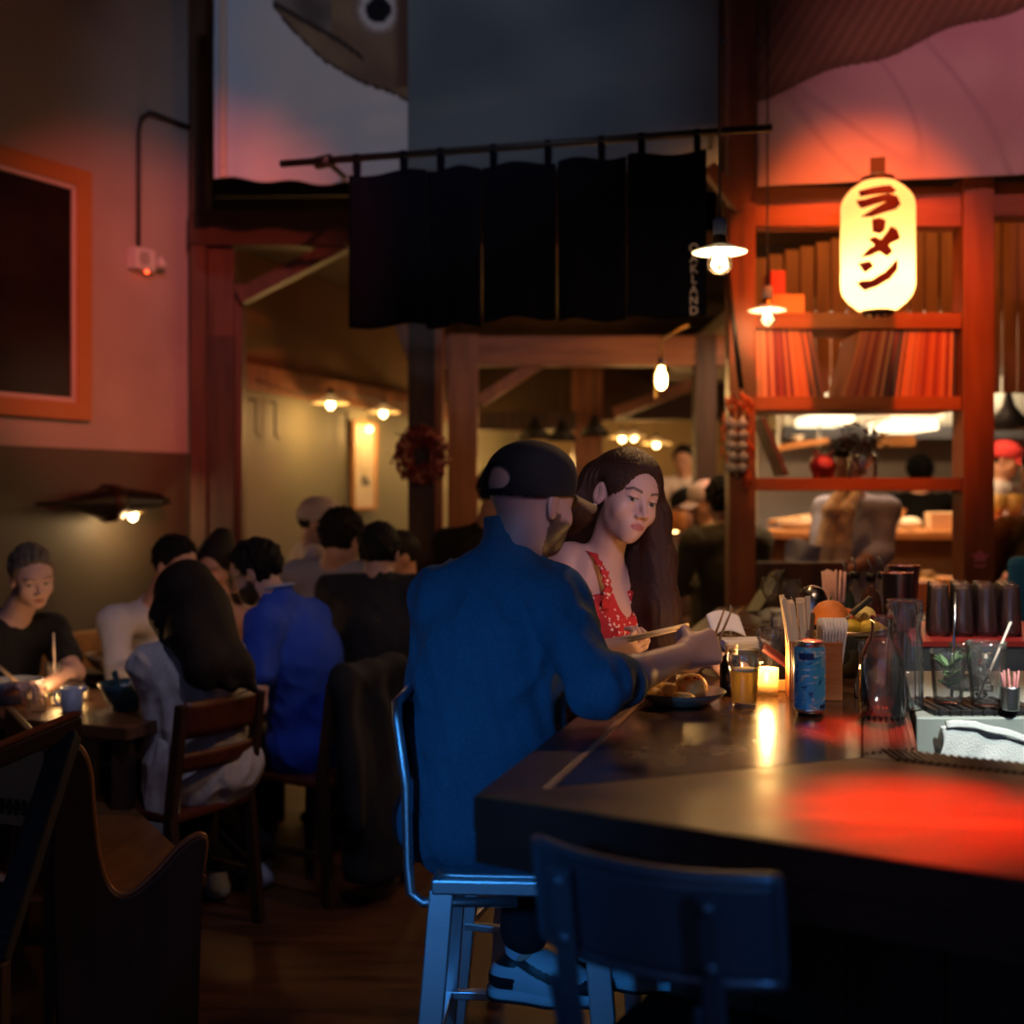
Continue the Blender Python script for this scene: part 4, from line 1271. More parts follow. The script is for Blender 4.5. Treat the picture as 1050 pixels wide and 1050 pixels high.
# on top of the record shelf
zt1 = zz(320)
tag(MB().box((P(809, 0, FY).x, FY + .15, zt1 + .045), (.082, .10, .043)).build('cardboard_box', mat('orange box', (.62, .28, .09), .6), None, .003), 'low orange box on the shelf above the records', 'box')
tag(MB().box((P(802, 0, FY).x, FY + .16, zt1 + .145), (.034, .08, .055)).build('tin', mat('red tin', (.45, .06, .05), .4), None, .004), 'small dark red tin on top of the orange box', 'tin')
# middle shelf: leaning frame, pig, jar with plant
zm = zz(490) + .001
tag(MB().bar(P(778, 430, FY + .12), V3(P(808, 0, FY).x, FY + .12, zm + .012), .20, .022, (.9, 0, .4)).build('picture_board', mat('dark board', (.10, .05, .05), .5), None, .002), 'dark framed board leaning against the left post', 'board')
pg = V3(P(851, 0, FY).x, FY + .12, zm)
S = SDF(.004)
S.el(pg + V3(0, 0, .058), (.062, .055, .058), k=.02)
S.el(pg + V3(0, -.045, .062), (.030, .02, .024), k=.015)
for q in (-1, 1):
    S.rc(pg + V3(q * .032, -.012, .105), pg + V3(q * .042, -.018, .130), .014, .005, .012)
    S.rc(pg + V3(q * .03, -.02, .012), pg + V3(q * .03, -.02, .008), .014, .013, .01)
    S.rc(pg + V3(q * .03, .025, .012), pg + V3(q * .03, .025, .008), .014, .013, .01)
    S.el(pg + V3(q * .009, -.066, .062), (.004, .006, .006), k=.003, op='-')
V, Q = S.mesh()
cc = np.where((((V[:, 0] - pg.x) / .034) ** 2 + ((V[:, 2] - pg.z - .072) / .030) ** 2 < 1)[:, None] & (V[:, 1] < pg.y)[:, None], np.array((.42, .08, .15)), np.array((.10, .010, .016)))
o = np_mesh('pig_figurine', V, Q, mat('glazed figurine', (.5, .1, .1), .3, attr='Col'), None, cc); origin_to(o, pg)
tag(o, 'round dark red pig figurine with a pink snout on the middle shelf', 'figurine')
q = V3(P(892, 0, FY).x, FY + .12, zm)
jr = bottle('glass_jar', 'square-shouldered clear glass jar holding dried flowers on the middle shelf', q, [(.062, 0), (.066, .004), (.066, .095), (.055, .108), (.052, .118)], cat='jar', n=24)
dr = thing('dried_flowers', 'bunch of dark dried flowers with pale tips in the glass jar', 'flowers', q + V3(0, 0, .01))
mb, ml, mt_ = MB(), MB(), MB()
for i in range(20):
    a = i * 2.4; r = .010 + .05 * math.sqrt(i / 20.); top = q + V3(1.7 * r * math.cos(a), 1.7 * r * math.sin(a), .20 + R.uniform(-.03, .045))
    mb.tube([q + V3(.3 * r * math.cos(a), .3 * r * math.sin(a), .014), q + V3(.55 * r * math.cos(a), .55 * r * math.sin(a), .11), top], .0025, 5)
    for k in range(4):
        c = top - V3(0, 0, .018 * k); d = V3(math.cos(a + k * 2), math.sin(a + k * 2), .4)
        X, Y_, _ = frame_of(d)
        ml.grid(lambda u, v: c + d * .035 * v + X * .022 * (u - .5) * math.sin(PI * min(max(v, .05), .96)), 3, 4, Y_ * .0012)
    if i % 3 == 0: mt_.sphere(top + V3(0, 0, .008), .010, 8)
mb.build('stems', mat('dry stem', (.06, .035, .03), .8), dr); ml.build('leaves', mat('dry leaf', (.07, .03, .035), .8), dr); mt_.build('flower_heads', mat('pale flower head', (.65, .5, .38), .8), dr)
tag(MB().sphere(q + V3(-.004, -.035, .078), (.020, .016, .022), 10).build('blue_bead', mat('blue bead', (.10, .20, .42), .4), None), 'small blue ball inside the glass jar', 'ball')

# ---- paper lantern
LC = P(900, 253, 4.95)
ln = thing('paper_lantern', 'glowing white paper lantern with dark red katakana lettering', 'lantern', LC, -math.atan2(LC.x, LC.y))
pap = bpy.data.materials.new('lantern paper'); pap.use_nodes = True
nt = pap.node_tree; nt.nodes.remove(nt.nodes['Principled BSDF']); out = nt.nodes['Material Output']
tr = nt.nodes.new('ShaderNodeBsdfTranslucent'); tr.inputs['Color'].default_value = (.95, .80, .52, 1)
df = nt.nodes.new('ShaderNodeBsdfDiffuse'); df.inputs['Color'].default_value = (.85, .75, .55, 1)
ms = nt.nodes.new('ShaderNodeMixShader'); ms.inputs[0].default_value = .35
nt.links.new(tr.outputs[0], ms.inputs[1]); nt.links.new(df.outputs[0], ms.inputs[2])
em = nt.nodes.new('ShaderNodeEmission'); em.inputs['Color'].default_value = (1, .60, .20, 1); em.inputs['Strength'].default_value = .30
ad = nt.nodes.new('ShaderNodeAddShader'); nt.links.new(ms.outputs[0], ad.inputs[0]); nt.links.new(em.outputs[0], ad.inputs[1]); nt.links.new(ad.outputs[0], out.inputs['Surface'])
LR, LH = .150, .272
def lrad(z):
    u = abs(z) / LH
    if u < .55: return LR
    t = min(1, (u - .55) / .45)
    return LR * (1 - .60 * (t ** 2.4))
prof = []
for i in range(61):
    z = -LH + 2 * LH * i / 60
    prof.append((lrad(z) - .0012 * (i % 2), z))
MB().lathe(prof, n=64, capb=False, capt=False).build('paper_shade', pap, ln, world=False)
capm = mat('black lantern hoop', (.03, .01, .008), .4)
MB().lathe([(.0615, .262), (.068, .266), (.068, .285), (.0615, .285)], n=32, capb=False, capt=False).tube([V3(-.066, 0, .28), V3(0, 0, .29), V3(.066, 0, .28)], .005, 8).build('top_hoop', capm, ln, world=False)
MB().lathe([(.0001, -.285), (.055, -.285), (.068, -.272), (.068, -.266), (.055, -.266)], n=32).build('bottom_hoop', capm, ln, world=False)
mb = MB()
for i in range(3): mb.sphere(V3(-.030 + i * .030, -.035, -.292), .010, 8)
mb.build('bottom_studs', mat('brass stud', (.8, .55, .35), .3, .8), ln, world=False)
MB().tube([V3(0, 0, .285), V3(0, 0, .335)], .012, 10).build('socket', mat('porcelain socket', (.8, .75, .7), .3), ln, world=False)
MB().box(V3(0, .06, .33), (.03, .10, .03)).build('bracket', mat('dark bracket', (.05, .02, .015), .5), ln, world=False)
MB().sphere(V3(0, 0, -.13), .045, 14).build('bulb', emitter('lantern bulb', (1, .58, .22), 120), ln, world=False)
# katakana strokes; 656x1050 drawing frame, centre line x = 335, z from the lantern's height
strokes = [
 [(232, 252), (405, 232), (432, 262), (420, 272), (240, 282)],
 [(218, 312), (262, 318), (395, 292), (440, 305), (456, 345), (432, 372), (300, 410), (240, 412), (330, 372), (390, 330), (250, 352), (238, 345)],
 [(308, 440), (345, 436), (376, 450), (366, 505), (345, 516), (312, 505)],
 [(412, 488), (440, 505), (456, 548), (420, 566), (390, 590), (412, 632), (388, 654), (345, 622), (300, 640), (240, 656), (290, 615), (325, 592), (290, 555), (320, 548), (352, 568), (395, 520)],
 [(230, 692), (290, 692), (304, 716), (268, 742), (252, 725)],
 [(445, 680), (440, 735), (400, 790), (330, 830), (262, 850), (224, 812), (240, 806), (300, 808), (380, 762)],
]
mb = MB()
def dilate(poly, d):
    n = len(poly); A = sum(poly[i][0] * poly[(i + 1) % n][1] - poly[(i + 1) % n][0] * poly[i][1] for i in range(n))
    s_ = 1 if A > 0 else -1; res = []
    for i in range(n):
        (ax, ay), (bx, by), (cx, cy) = poly[i - 1], poly[i], poly[(i + 1) % n]
        def nn(px, py, qx, qy):
            L = math.hypot(qx - px, qy - py) or 1; return ((qy - py) / L * s_, -(qx - px) / L * s_)
        n1_, n2_ = nn(ax, ay, bx, by), nn(bx, by, cx, cy)
        mx_, my_ = n1_[0] + n2_[0], n1_[1] + n2_[1]; L = max(math.hypot(mx_, my_), .7)
        res.append((bx + mx_ / L * d, by + my_ / L * d))
    return res
strokes = [dilate([(335 + (x - 335) * 1.12, y) for x, y in s__], 9) for s__ in strokes]
for st_ in strokes:
    bm = bmesh.new()
    vs = [bm.verts.new((x, -y, 0)) for x, y in st_]
    f = bm.faces.new(vs)
    bmesh.ops.triangulate(bm, faces=[f])
    bmesh.ops.subdivide_edges(bm, edges=bm.edges[:], cuts=3, use_grid_fill=True)
    bmesh.ops.triangulate(bm, faces=bm.faces[:])
    bm.verts.index_update()
    vv = []
    for v in bm.verts:
        z = -((-v.co.y) - 557) / 810 * 2 * LH
        r = lrad(z) + .0016
        xx = (v.co.x - 335) / 245 * LR
        a = math.asin(max(-.98, min(.98, xx / r)))
        vv.append(V3(r * math.sin(a), -r * math.cos(a), z))
    mb._add(vv, [[v.index for v in f.verts] for f in bm.faces], True)
    bm.free()
o = mb.build('lettering', mat('dark red lettering', (.07, .003, .012), .7), ln, world=False)
sd_ = o.modifiers.new('S', 'SOLIDIFY'); sd_.thickness = .0012
MB().tube([V3(0, 0, .335), V3(0, .05, .36), V3(0.02, .33, .38)], .004, 8).build('hook', mat('pale hook', (.6, .5, .5), .4, .6), ln, world=False)

# ---- noren curtain on its rod
RL, RRr = P(288, 168, 5.2), P(792, 131, 4.69)
rod = thing('curtain_rod', 'long dark wooden curtain rod hung across the room', 'rod', RL.lerp(RRr, .5))
blackw = mat('black rod wood', (.018, .014, .014), .5)
MB().tube([RL, RRr], .016, 12).build('rod', blackw, rod)
MB().tube([RL + V3(.12, 0, -.0) + (RRr - RL) * .02, RL + (RRr - RL) * .11], .028, 12).build('end_knob', blackw, rod)
MB().tube([RL + (RRr - RL) * .10, RL + (RRr - RL) * .10 + V3(0, 1.7, .25)], .012, 8).build('hanger', blackw, rod)
MB().tube([RL + (RRr - RL) * .885, RL + (RRr - RL) * .885 + V3(0.1, 0.62, .12)], .012, 8).build('hanger', blackw, rod)
indigo = mat('indigo cloth', (.0035, .0042, .010), .95, bump=(320, .4), spec=.1)
nr = thing('noren_curtain', 'dark indigo split curtain with small white vertical lettering', 'curtain', RL.lerp(RRr, .5) - V3(0, 0, .4))
def on_rod(px):   # point on the rod at image column px
    lo, hi = 0., 1.
    for _ in range(40):
        t = (lo + hi) / 2; p = RL.lerp(RRr, t)
        if 525 + p.x / p.y * F < px: lo = t
        else: hi = t
    return RL.lerp(RRr, t)
dv = (RRr - RL).normalized(); nrm = V3(dv.y, -dv.x, 0).normalized()
cuts = [357, 438, 494, 571, 643, 725]
for i in range(5):
    a, b_ = on_rod(cuts[i] + .6), on_rod(cuts[i + 1] - .6)
    def pf_(u, v, a=a, b_=b_, i=i):
        p = a.lerp(b_, u)
        top = .070 + .010 * math.sin(u * PI * 2 + i)
        return p + V3(0, 0, -top - (.655 + .012 * math.sin(i * 2.2)) * v) + nrm * (.010 * math.sin(u * 9 + i * 2) * (.3 + v) + .012 * math.sin(i * 1.7) * v)
    MB().grid(pf_, 16, 20, nrm * -.003).build('curtain_panel', indigo, nr)
for px in (366, 414, 452, 506, 562, 617, 658, 715):
    p = on_rod(px)
    MB().grid(lambda u, v: p + dv * (.026 * (u - .5)) + nrm * (.019 * math.cos(v * 2 * PI * .98)) + V3(0, 0, .019 * math.sin(v * 2 * PI * .98) if math.sin(v * 2 * PI * .98) > 0 else .085 * math.sin(v * 2 * PI * .98)), 2, 20).build('hanging_loop', indigo, nr)
LET = {'O': ['###', '# #', '# #', '# #', '###'], 'A': ['###', '# #', '###', '# #', '# #'], 'K': ['# #', '# #', '## ', '# #', '# #'],
       'L': ['#  ', '#  ', '#  ', '#  ', '###'], 'N': ['# #', '###', '###', '# #', '# #'], 'D': ['## ', '# #', '# #', '# #', '## ']}
mb = MB(); pa_ = on_rod(712)
for i, chh in enumerate('OAKLAND'):
    z0 = -.488 - .0415 * i * 1.0 + .0
    fc = bpy.data.curves.new('f', 'FONT'); fc.body = chh; fc.size = .046; fc.align_x = 'CENTER'; fc.offset = .0012; fc.extrude = .0008
    fo = bpy.data.objects.new('f', fc); COL.objects.link(fo)
    bpy.context.view_layer.update()
    me_ = bpy.data.meshes.new_from_object(fo.evaluated_get(bpy.context.evaluated_depsgraph_get()))
    mb._add([pa_ + dv * v.co.x + V3(0, 0, z0 + .012 + v.co.y) + nrm * (.024 + v.co.z) for v in me_.vertices], [list(p.vertices) for p in me_.polygons], False)
    bpy.data.objects.remove(fo); bpy.data.curves.remove(fc); bpy.data.meshes.remove(me_)
mb.build('lettering', mat('white print', (.42, .40, .45), .8), nr)

# ---- big printed fish banners high on the timber frame
def banner(name, label, pxa, pxb, pya, pyb, Y, fn, seed, nx=90, ny=90, fold=.02, botf=None):
    a, b_ = P(pxa, 0, Y).x, P(pxb, 0, Y).x
    zt_, zb = P(0, pya, Y).z, P(0, pyb, Y).z
    mb = MB(); cols = []
    for th in (0, 1):
        for j in range(ny + 1):
            for i in range(nx + 1):
                u, v = i / nx, j / ny
                cols.append((*fn(pxa + (pxb - pxa) * u, pya + (pyb - pya) * v), 1))
    def g(u, v):
        px = pxa + (pxb - pxa) * u
        bb = botf(px) if botf else pyb
        x = P(px, 0, Y).x; z = P(0, pya + (bb - pya) * v, Y).z
        y = Y + fold * (math.sin(u * 11 + seed + v * 2) * .5 + math.sin(u * 23 + v * 5 + seed * 2) * .25) * v
        return V3(x, y, z)
    mb.grid(g, nx, ny, V3(0, .004, 0))
    o = mb.build(name, mat('printed canvas', (.5, .5, .5), .8, attr='Col', bump=(200, .2), spec=.1), None, attr=cols)
    origin_to(o, V3((a + b_) / 2, Y, zb)); tag(o, label, 'banner')
    return o
def lerp3(a, b, t):
    t = max(0., min(1., t)); return tuple(a[i] + (b[i] - a[i]) * t for i in range(3))
def fish_l(x, y):
    white = (.60, .52, .50)
    blue = (.50, .52, .60)
    c = lerp3(blue, white, (x - 236) / 40 + .25 * math.sin(y * .05))
    n = noise.noise(V3(x * .03, y * .03, 1))
    # head: above the jaw contour
    jy = 8 + (x - 280) * 1.15 if x < 330 else 66 + (x - 330) * .45
    jy += 3 * math.sin(x * .09)
    if x > 279 and y < jy:
        c = lerp3((.27, .16, .09), (.15, .085, .055), n * .8 + .5 + (y - 40) * .004)
        if y > jy - 3.5: c = (.06, .035, .03)
        jm = 2 + (x - 280) * .62 + 2 * math.sin(x * .07)
        if abs(y - jm) < 3 and x < 372: c = (.05, .03, .025)
        if y < jm - 3 and x < 340: c = lerp3((.10, .07, .06), (.26, .2, .16), n + .4)
    r = math.hypot(x - 388, (y - 10) * .95)
    if r < 26: c = lerp3((.36, .25, .20), (.16, .10, .08), (r - 20) / 6)
    if r < 19: c = (.55, .45, .42)
    if r < 13: c = (.012, .010, .012)
    if x > 402 and y < 90: c = lerp3(c, (.10, .05, .035), (x - 402) / 8)
    return c
fb = banner('fish_banner', 'pale cloth banner printed with a fish head and eye, hung high left of the noren', 219, 418, -40, 190, 5.75, fish_l, 1, botf=lambda px: 183 + 8 * ((px - 219) / 199) + 2 * math.sin(px * .1))
mb = MB().box(P(229, 75, 5.735), (.018, .008, .50)); mb.sphere(P(229, 170, 5.722), .008, 8)
mb.build('side_batten', mat('pale batten', (.55, .40, .34), .6), fb)
def fish_m(x, y):
    n = noise.noise(V3(x * .012, y * .012, 4))
    return lerp3((.105, .125, .145), (.165, .185, .20), .5 + n * .8 + .25 * math.sin((x + y * 2.2) * .018))
banner('dark_banner', 'blue-grey cloth banner hung behind the curtain rod', 408, 738, -40, 176, 5.9, fish_m, 3, 60, 40)
def fish_r(x, y):
    n = noise.noise(V3(x * .02, y * .02, 7))
    by = 100 - (x - 777) * .30 - ((x - 777) / 120.) ** 2 * 2.0 + 4 * math.sin(x * .05)
    c = lerp3((.42, .31, .34), (.48, .39, .41), n + .5)
    f2 = abs(noise.noise(V3(x * .012 - y * .008, y * .006, 12)))
    if y > 40: c = lerp3((.33, .25, .28), c, .4 + f2 * 6)
    if y < by:
        s = .5 + .5 * math.sin((x * .9 + y * .55) * .55)
        c = lerp3((.13, .085, .06), (.23, .15, .10), s * .6 + n * .4)
        c = lerp3(c, (.07, .045, .035), (y - by + 14) / 14 * .6)
    return c
banner('fish_banner', 'pink-lit cloth banner printed with a dark striped fish flank, above the lantern', 777, 1120, -40, 190, 5.22, fish_r, 5, 200, 150, .012, botf=lambda px: 191 - (px - 777) * .045)

# ---- pendant lamps
cordm = mat('pendant cord', (.05, .04, .045), .5)
porc = mat('white enamel', (.88, .82, .72), .35, emit=(1, .72, .40), estr=.25)
def pendant(loc, label, top, shade_r=.083, bulb=.034, glow=30):
    t = thing('pendant_lamp', label, 'lamp', loc)
    MB().tube([V3(0, 0, .095), V3(0, 0, top - loc.z)], .0042, 8).build('cord', cordm, t, world=False)
    MB().lathe([(.0001, .100), (.016, .100), (.021, .092), (.021, .052), (.014, .048)], n=20).build('socket', mat('grey socket', (.32, .36, .45), .4), t, world=False)
    MB().lathe([(.014, .048), (.022, .044), (.022, .030), (.026, .026), (.026, .018)], n=20).build('collar', mat('brass collar', (.7, .45, .15), .3, 1.), t, world=False)
    MB().lathe([(.026, .020), (.045, .014), (shade_r, .001), (shade_r + .001, -.002), (shade_r - .002, -.003), (.045, .008), (.026, .012)], n=40).build('shade', porc, t, world=False)
    MB().lathe([(.013, .014), (.018, -.002), (.034, -.020), (.038, -.036), (.034, -.054), (.020, -.066), (.0001, -.070)], n=24).build('glass_bulb', thin_glass('bulb glass', (1, .96, .88), 1.0, .02, .006), t, world=False)
    MB().lathe([(.004, .012), (.006, -.010), (.010, -.018), (.010, -.026), (.004, -.032), (.0001, -.033)], n=12).build('filament', emitter('pendant filament', (1, .66, .30), glow), t, world=False)
    return t
pendant(P(738, 258, 3.6), 'nearer round enamel pendant lamp hanging before the noren edge', 4.4)
pendant(P(787, 318, 5.05), 'farther enamel pendant lamp hanging in front of the records', 4.4, .082)
eb = thing('edison_lamp', 'bare elongated bulb on an angled arm over the passage', 'lamp', P(678, 388, 6.3))
c = P(678, 388, 6.3)
MB().lathe([(.0001, -.062), (.022, -.045), (.030, -.015), (.026, .02), (.014, .05), (.012, .062)], c, 20).build('bulb', emitter('edison bulb', (1, .52, .16), 42), eb)
MB().lathe([(.0001, .062), (.017, .062), (.017, .105), (.0001, .105)], c, 16).build('socket', cordm, eb)
MB().tube([c + V3(0, 0, .10), P(678, 349, 6.3), P(684, 345, 6.3), P(706, 333, 6.28)], .008, 8).build('arm', mat('brass arm', (.6, .4, .15), .35, .9), eb)
MB().bar(c + V3(-.030, 0, .07), c + V3(-.030, 0, -.10), .008, .008, (0, 1, 0)).build('side_rail', mat('brass arm', (.6, .4, .15)), eb)
# ---- back room lamps
em_b = emitter('warm bulb', (1, .62, .24), 22)
sh_y = mat('cream lamp shade', (.80, .62, .32), .5, emit=(1, .58, .20), estr=.35)
def shade_lamp(loc, label, r=.11, grp=None, arm=None, top=.5):
    t = thing('shade_lamp', label, 'lamp', loc, 0, grp)
    MB().lathe([(.020, .075), (.026, .06), (.05, .045), (r, .012), (r + .002, .008), (r - .004, .008), (.048, .038), (.020, .052)], n=28).build('lamp_shade', sh_y, t, world=False)
    MB().sphere(V3(0, 0, .004), (.028, .028, .036), 14).build('bulb', em_b, t, world=False)
    MB().lathe([(.0001, .11), (.018, .11), (.022, .072), (.0001, .072)], n=14).build('cap', cordm, t, world=False)
    MB().tube([V3(0, 0, .11), V3(0, 0, top)], .004, 6).build('cord', cordm, t, world=False)
    return t
shade_lamp(P(339, 415, 8.35), 'first cone-shaded lamp on the back-left wall, nearest the corner post', .13, top=.12)
shade_lamp(P(393, 424, 9.3), 'second cone-shaded lamp on the back-left wall, above the small white globe', .13, top=.15)
shade_lamp(P(480, 439, 10.6), 'cone-shaded lamp seen just right of the wreath post', .15, top=.5)
shade_lamp(P(638, 450, 11.6), 'left lamp of the close pair above the woman', .13, top=.6)
shade_lamp(P(650, 449, 12.1), 'right lamp of the close pair above the woman', .13, top=.6)
shade_lamp(P(673, 456, 11.8), 'single cone-shaded lamp right of the close pair', .15, top=.6)
lampwire = MB().tube([gl(.7, 2.28, .10), gl(1.2, 2.22, .14), P(339, 400, 8.35), P(393, 412, 9.3), gl(3.6, 2.28, .12)], .006, 6).build('lamp_cable', cordm, None); tag(lampwire, 'dark cable looped along the back wall between the lamps', 'cable')
gb = thing('globe_lamp', 'small white globe light near the framed print', 'lamp', P(379, 440, 9.0))
MB().sphere(P(379, 440, 9.0), .026, 12).build('globe', emitter('small globe', (1, .75, .45), 5), gb); MB().tube([P(379, 440, 9.0) + V3(0, 0, .03), P(379, 440, 9.0) + V3(0, 0, .30)], .004, 6).build('stem', cordm, gb)
for i, (px, py, r) in enumerate(((548, 462, .17), (576, 464, .14), (610, 459, .13))):
    c = P(px, py - 12, 9.6)
    t = thing('cone_lamp', ['black cone lampshade over the capped man', 'black cone lampshade between the man and woman', 'small black cone lampshade above the woman at left'][i], 'lamp', c)
    MB().lathe([(.02, .17), (.03, .15), (.05, .10), (r, 0), (r - .006, 0), (.046, .092), (.02, .14)], c, 24).build('lamp_shade', mat('black shade', (.012, .010, .009), .5), t)
    MB().tube([c + V3(0, 0, .15), V3(c.x, c.y, 2.7)], .005, 6).build('cord', cordm, t)
# framed print on the back-left wall
tt = ((P(378, 0, 9.3) - g0).dot(u2))
fr = thing('framed_print', 'white matted print in a pale frame on the back-left wall', 'picture', gl(tt, 1.62, .02))
a_ = gl(tt - .19, 0, .018); 
RM = Matrix((u2, n2, V3(0, 0, 1))).transposed()
cfr = gl(tt, 1.765, .03)
for dx, dz, hx_, hz_ in ((-.19, 0, .012, .34), (.19, 0, .012, .34), (0, .33, .18, .012), (0, -.33, .18, .012)):
    MB().box(cfr + u2 * dx + V3(0, 0, dz), (hx_, .016, hz_), RM).build('frame_side', mat('orange frame wood', (.50, .22, .07), .5), fr)
MB().box(cfr - n2 * .006, (.178, .004, .318), RM).build('print', mat('print paper', (.70, .60, .46), .7), fr)
mb = MB().box(cfr + u2 * .02 + V3(0, 0, -.13), (.07, .0015, .025), RM)
mb.box(cfr + u2 * .0 + V3(0, 0, -.10), (.045, .0015, .02), RM)
mb.build('printed_figure', mat('print ink', (.14, .13, .13), .7), fr)
mb = MB().sphere(cfr + V3(0, 0, .08), (.11, .002, .17), 16, RM); mb.build('printed_wash', mat('print wash', (.58, .50, .38), .7), fr)
# hanging ladles on the back-left wall
for i, t_ in enumerate((.78, 1.02, 2.05)):
    p = gl(t_, 2.16, .05)
    o = thing('hanging_hook', ['leftmost dark iron hook on the back-left wall', 'second dark iron hook on the back-left wall under the cable', 'dark iron hook just right of the first lamp'][i], 'hook', p)
    MB().tube([p, p + V3(0, 0, -.22), p + n2 * .03 + V3(0, 0, -.25)], .008, 6).build('shank', blackw, o); MB().tube([p, p - n2 * .05], .006, 6).build('peg', blackw, o)
# wreath on the middle post
wc = P(432, 467, 6.40)
wr = thing('berry_wreath', 'round dark red berry wreath hanging on the middle post', 'wreath', wc)
mb, mb2, mb3 = MB(), MB(), MB()
for i in range(520):
    a = R.uniform(0, 2 * PI); b2 = R.uniform(0, 2 * PI); rr = R.uniform(.02, .055)
    ct = .105 + rr * math.cos(b2)
    p = wc + V3(ct * math.cos(a), -.022 + rr * .6 * math.sin(b2) - .01, ct * math.sin(a))
    if i % 4 == 0: mb2.sphere(p, R.uniform(.007, .012), 6)
    elif i % 13 == 0:
        d = V3(math.cos(a), -.6, math.sin(a)); X, Y_, _ = frame_of(d)
        mb3.grid(lambda u, v: p + d * .03 * v + X * .018 * (u - .5) * math.sin(PI * min(max(v, .05), .95)), 2, 3, Y_ * .001)
    else: mb.sphere(p, R.uniform(.009, .015), 6)
mb.build('berries', mat('dark red berry', (.16, .012, .014), .35), wr); mb2.build('pale_berries', mat('pale berry', (.50, .20, .16), .4), wr); mb3.build('wreath_leaves', mat('dry wreath leaf', (.09, .05, .02), .7), wr)
MB().tube([wc + V3(.105 * math.cos(k * .2618), -.012, .105 * math.sin(k * .2618)) for k in range(24)], .012, 8, closed=True).build('hoop', timber_d, wr)
# garlic braid and chillies on the left rack post
gt_ = P(754, 432, FY - .03)
gb_ = thing('garlic_braid', 'string of pale grey garlic bulbs hanging on the rack post', 'garlic', gt_)
MB().tube([gt_ + V3(0, 0, .09), gt_ + V3(.004, 0, -.25)], .006, 6).build('braid_cord', mat('raffia', (.5, .38, .2), .8), gb_)
k = 0
for r_ in range(5):
    for s2 in (-1, 1):
        p = gt_ + V3(s2 * .024 + .004 * (r_ % 2), -.022 - .012 * (k % 2), -.012 - .048 * r_)
        m_ = MB().lathe([(.0001, -.022), (.016, -.020), (.026, -.004), (.022, .010), (.008, .022), (.004, .034)], p, 14)
        m_.build('garlic_bulb', mat('garlic skin', (.50, .46, .46), .6), gb_); k += 1
ch_ = thing('chilli_string', 'string of orange-red dried chillies around the garlic braid', 'chillies', gt_ + V3(.03, 0, .05))
MB().tube([gt_ + V3(.03, -.01, .13), gt_ + V3(.055, -.01, -.28)], .004, 6).tube([gt_ + V3(-.02, -.01, .13), gt_ + V3(-.055, -.01, -.22)], .004, 6).build('string', mat('raffia', (.5, .38, .2)), ch_)
cmm = mat('dried chilli', (.55, .09, .02), .35)
for i in range(46):
    s2 = 1 if i % 3 else -1
    v = R.random()
    p = gt_ + V3((.052 if s2 > 0 else -.050) + R.uniform(-.014, .014), -.018 + R.uniform(-.012, .012), .12 - (.40 if s2 > 0 else .32) * v)
    if i < 12: p = gt_ + V3(R.uniform(-.05, .06), -.02, .06 + R.uniform(0, .07))
    d = V3(R.uniform(-.8, .8), R.uniform(-.5, .2), -1).normalized()
    L_ = R.uniform(.035, .055)
    MB().tube([p, p + d * L_ * .4 + V3(.004, 0, 0), p + d * L_], [.006, .007, .001], 7).build('chilli', cmm, ch_)
# leaning dark pole beside the rack
tag(MB().tube([P(744, 262, FY - .08), P(752, 330, FY - .08), P(760, 398, FY - .10)], .012, 8).build('iron_hook', blackw, None), 'dark iron hook hanging down the rack post above the garlic', 'hook')
# ------------------------------------------------------------------ left wall fittings
wlp = lambda u, z, o=0.: W0 + d1 * u + n1 * o + V3(0, 0, z)
def wall_u(px):
    # intersection of the image column with the wall plane
    k = (px - 525) / F
    # W0.x + u d1.x = k (W0.y + u d1.y)
    return (k * W0.y - W0.x) / (d1.x - k * d1.y)
WM = Matrix((d1, n1, V3(0, 0, 1))).transposed()
def wz(px, py):
    u = wall_u(px); Y = W0.y + d1.y * u
    return u, CH - (py - HY) / F * Y
# big framed picture
ua, ub = wall_u(-60), wall_u(87)
_, zb = wz(87, 432); _, zt2 = wz(87, 178)
zb -= .0
pf = thing('large_picture', 'large dark picture with a pale mount line in an orange wooden frame', 'picture', wlp((ua + ub) / 2, zb, .03))
om = mat('orange frame wood', (.50, .22, .07), .5)
cm_ = (ua + ub) / 2; hw_ = (ub - ua) / 2; zc = (zb + zt2) / 2; hh = (zt2 - zb) / 2
fwid = .085
for dx, dz, hx_, hz_ in ((-hw_ + fwid / 2, 0, fwid / 2, hh), (hw_ - fwid / 2, 0, fwid / 2, hh), (0, hh - fwid / 2, hw_ - fwid, fwid / 2), (0, -hh + fwid / 2, hw_ - fwid, fwid / 2)):
    MB().box(wlp(cm_ + dx, zc + dz, .028), (hx_, .026, hz_), WM).build('frame_side', om, pf, .004)
iw, ih = hw_ - fwid, hh - fwid
for dx, dz, hx_, hz_ in ((-iw + .012, 0, .012, ih), (iw - .012, 0, .012, ih), (0, ih - .012, iw, .012), (0, -ih + .012, iw, .012)):
    MB().box(wlp(cm_ + dx, zc + dz, .030), (hx_, .006, hz_), WM).build('mount_edge', mat('pale mount', (.62, .52, .50), .6), pf)
MB().box(wlp(cm_, zc, .016), (iw, .006, ih), WM).build('picture_surface', mat('dark picture', (.012, .010, .009), .25, col2=(.03, .022, .018), noise_=2.5, spec=.08), pf)
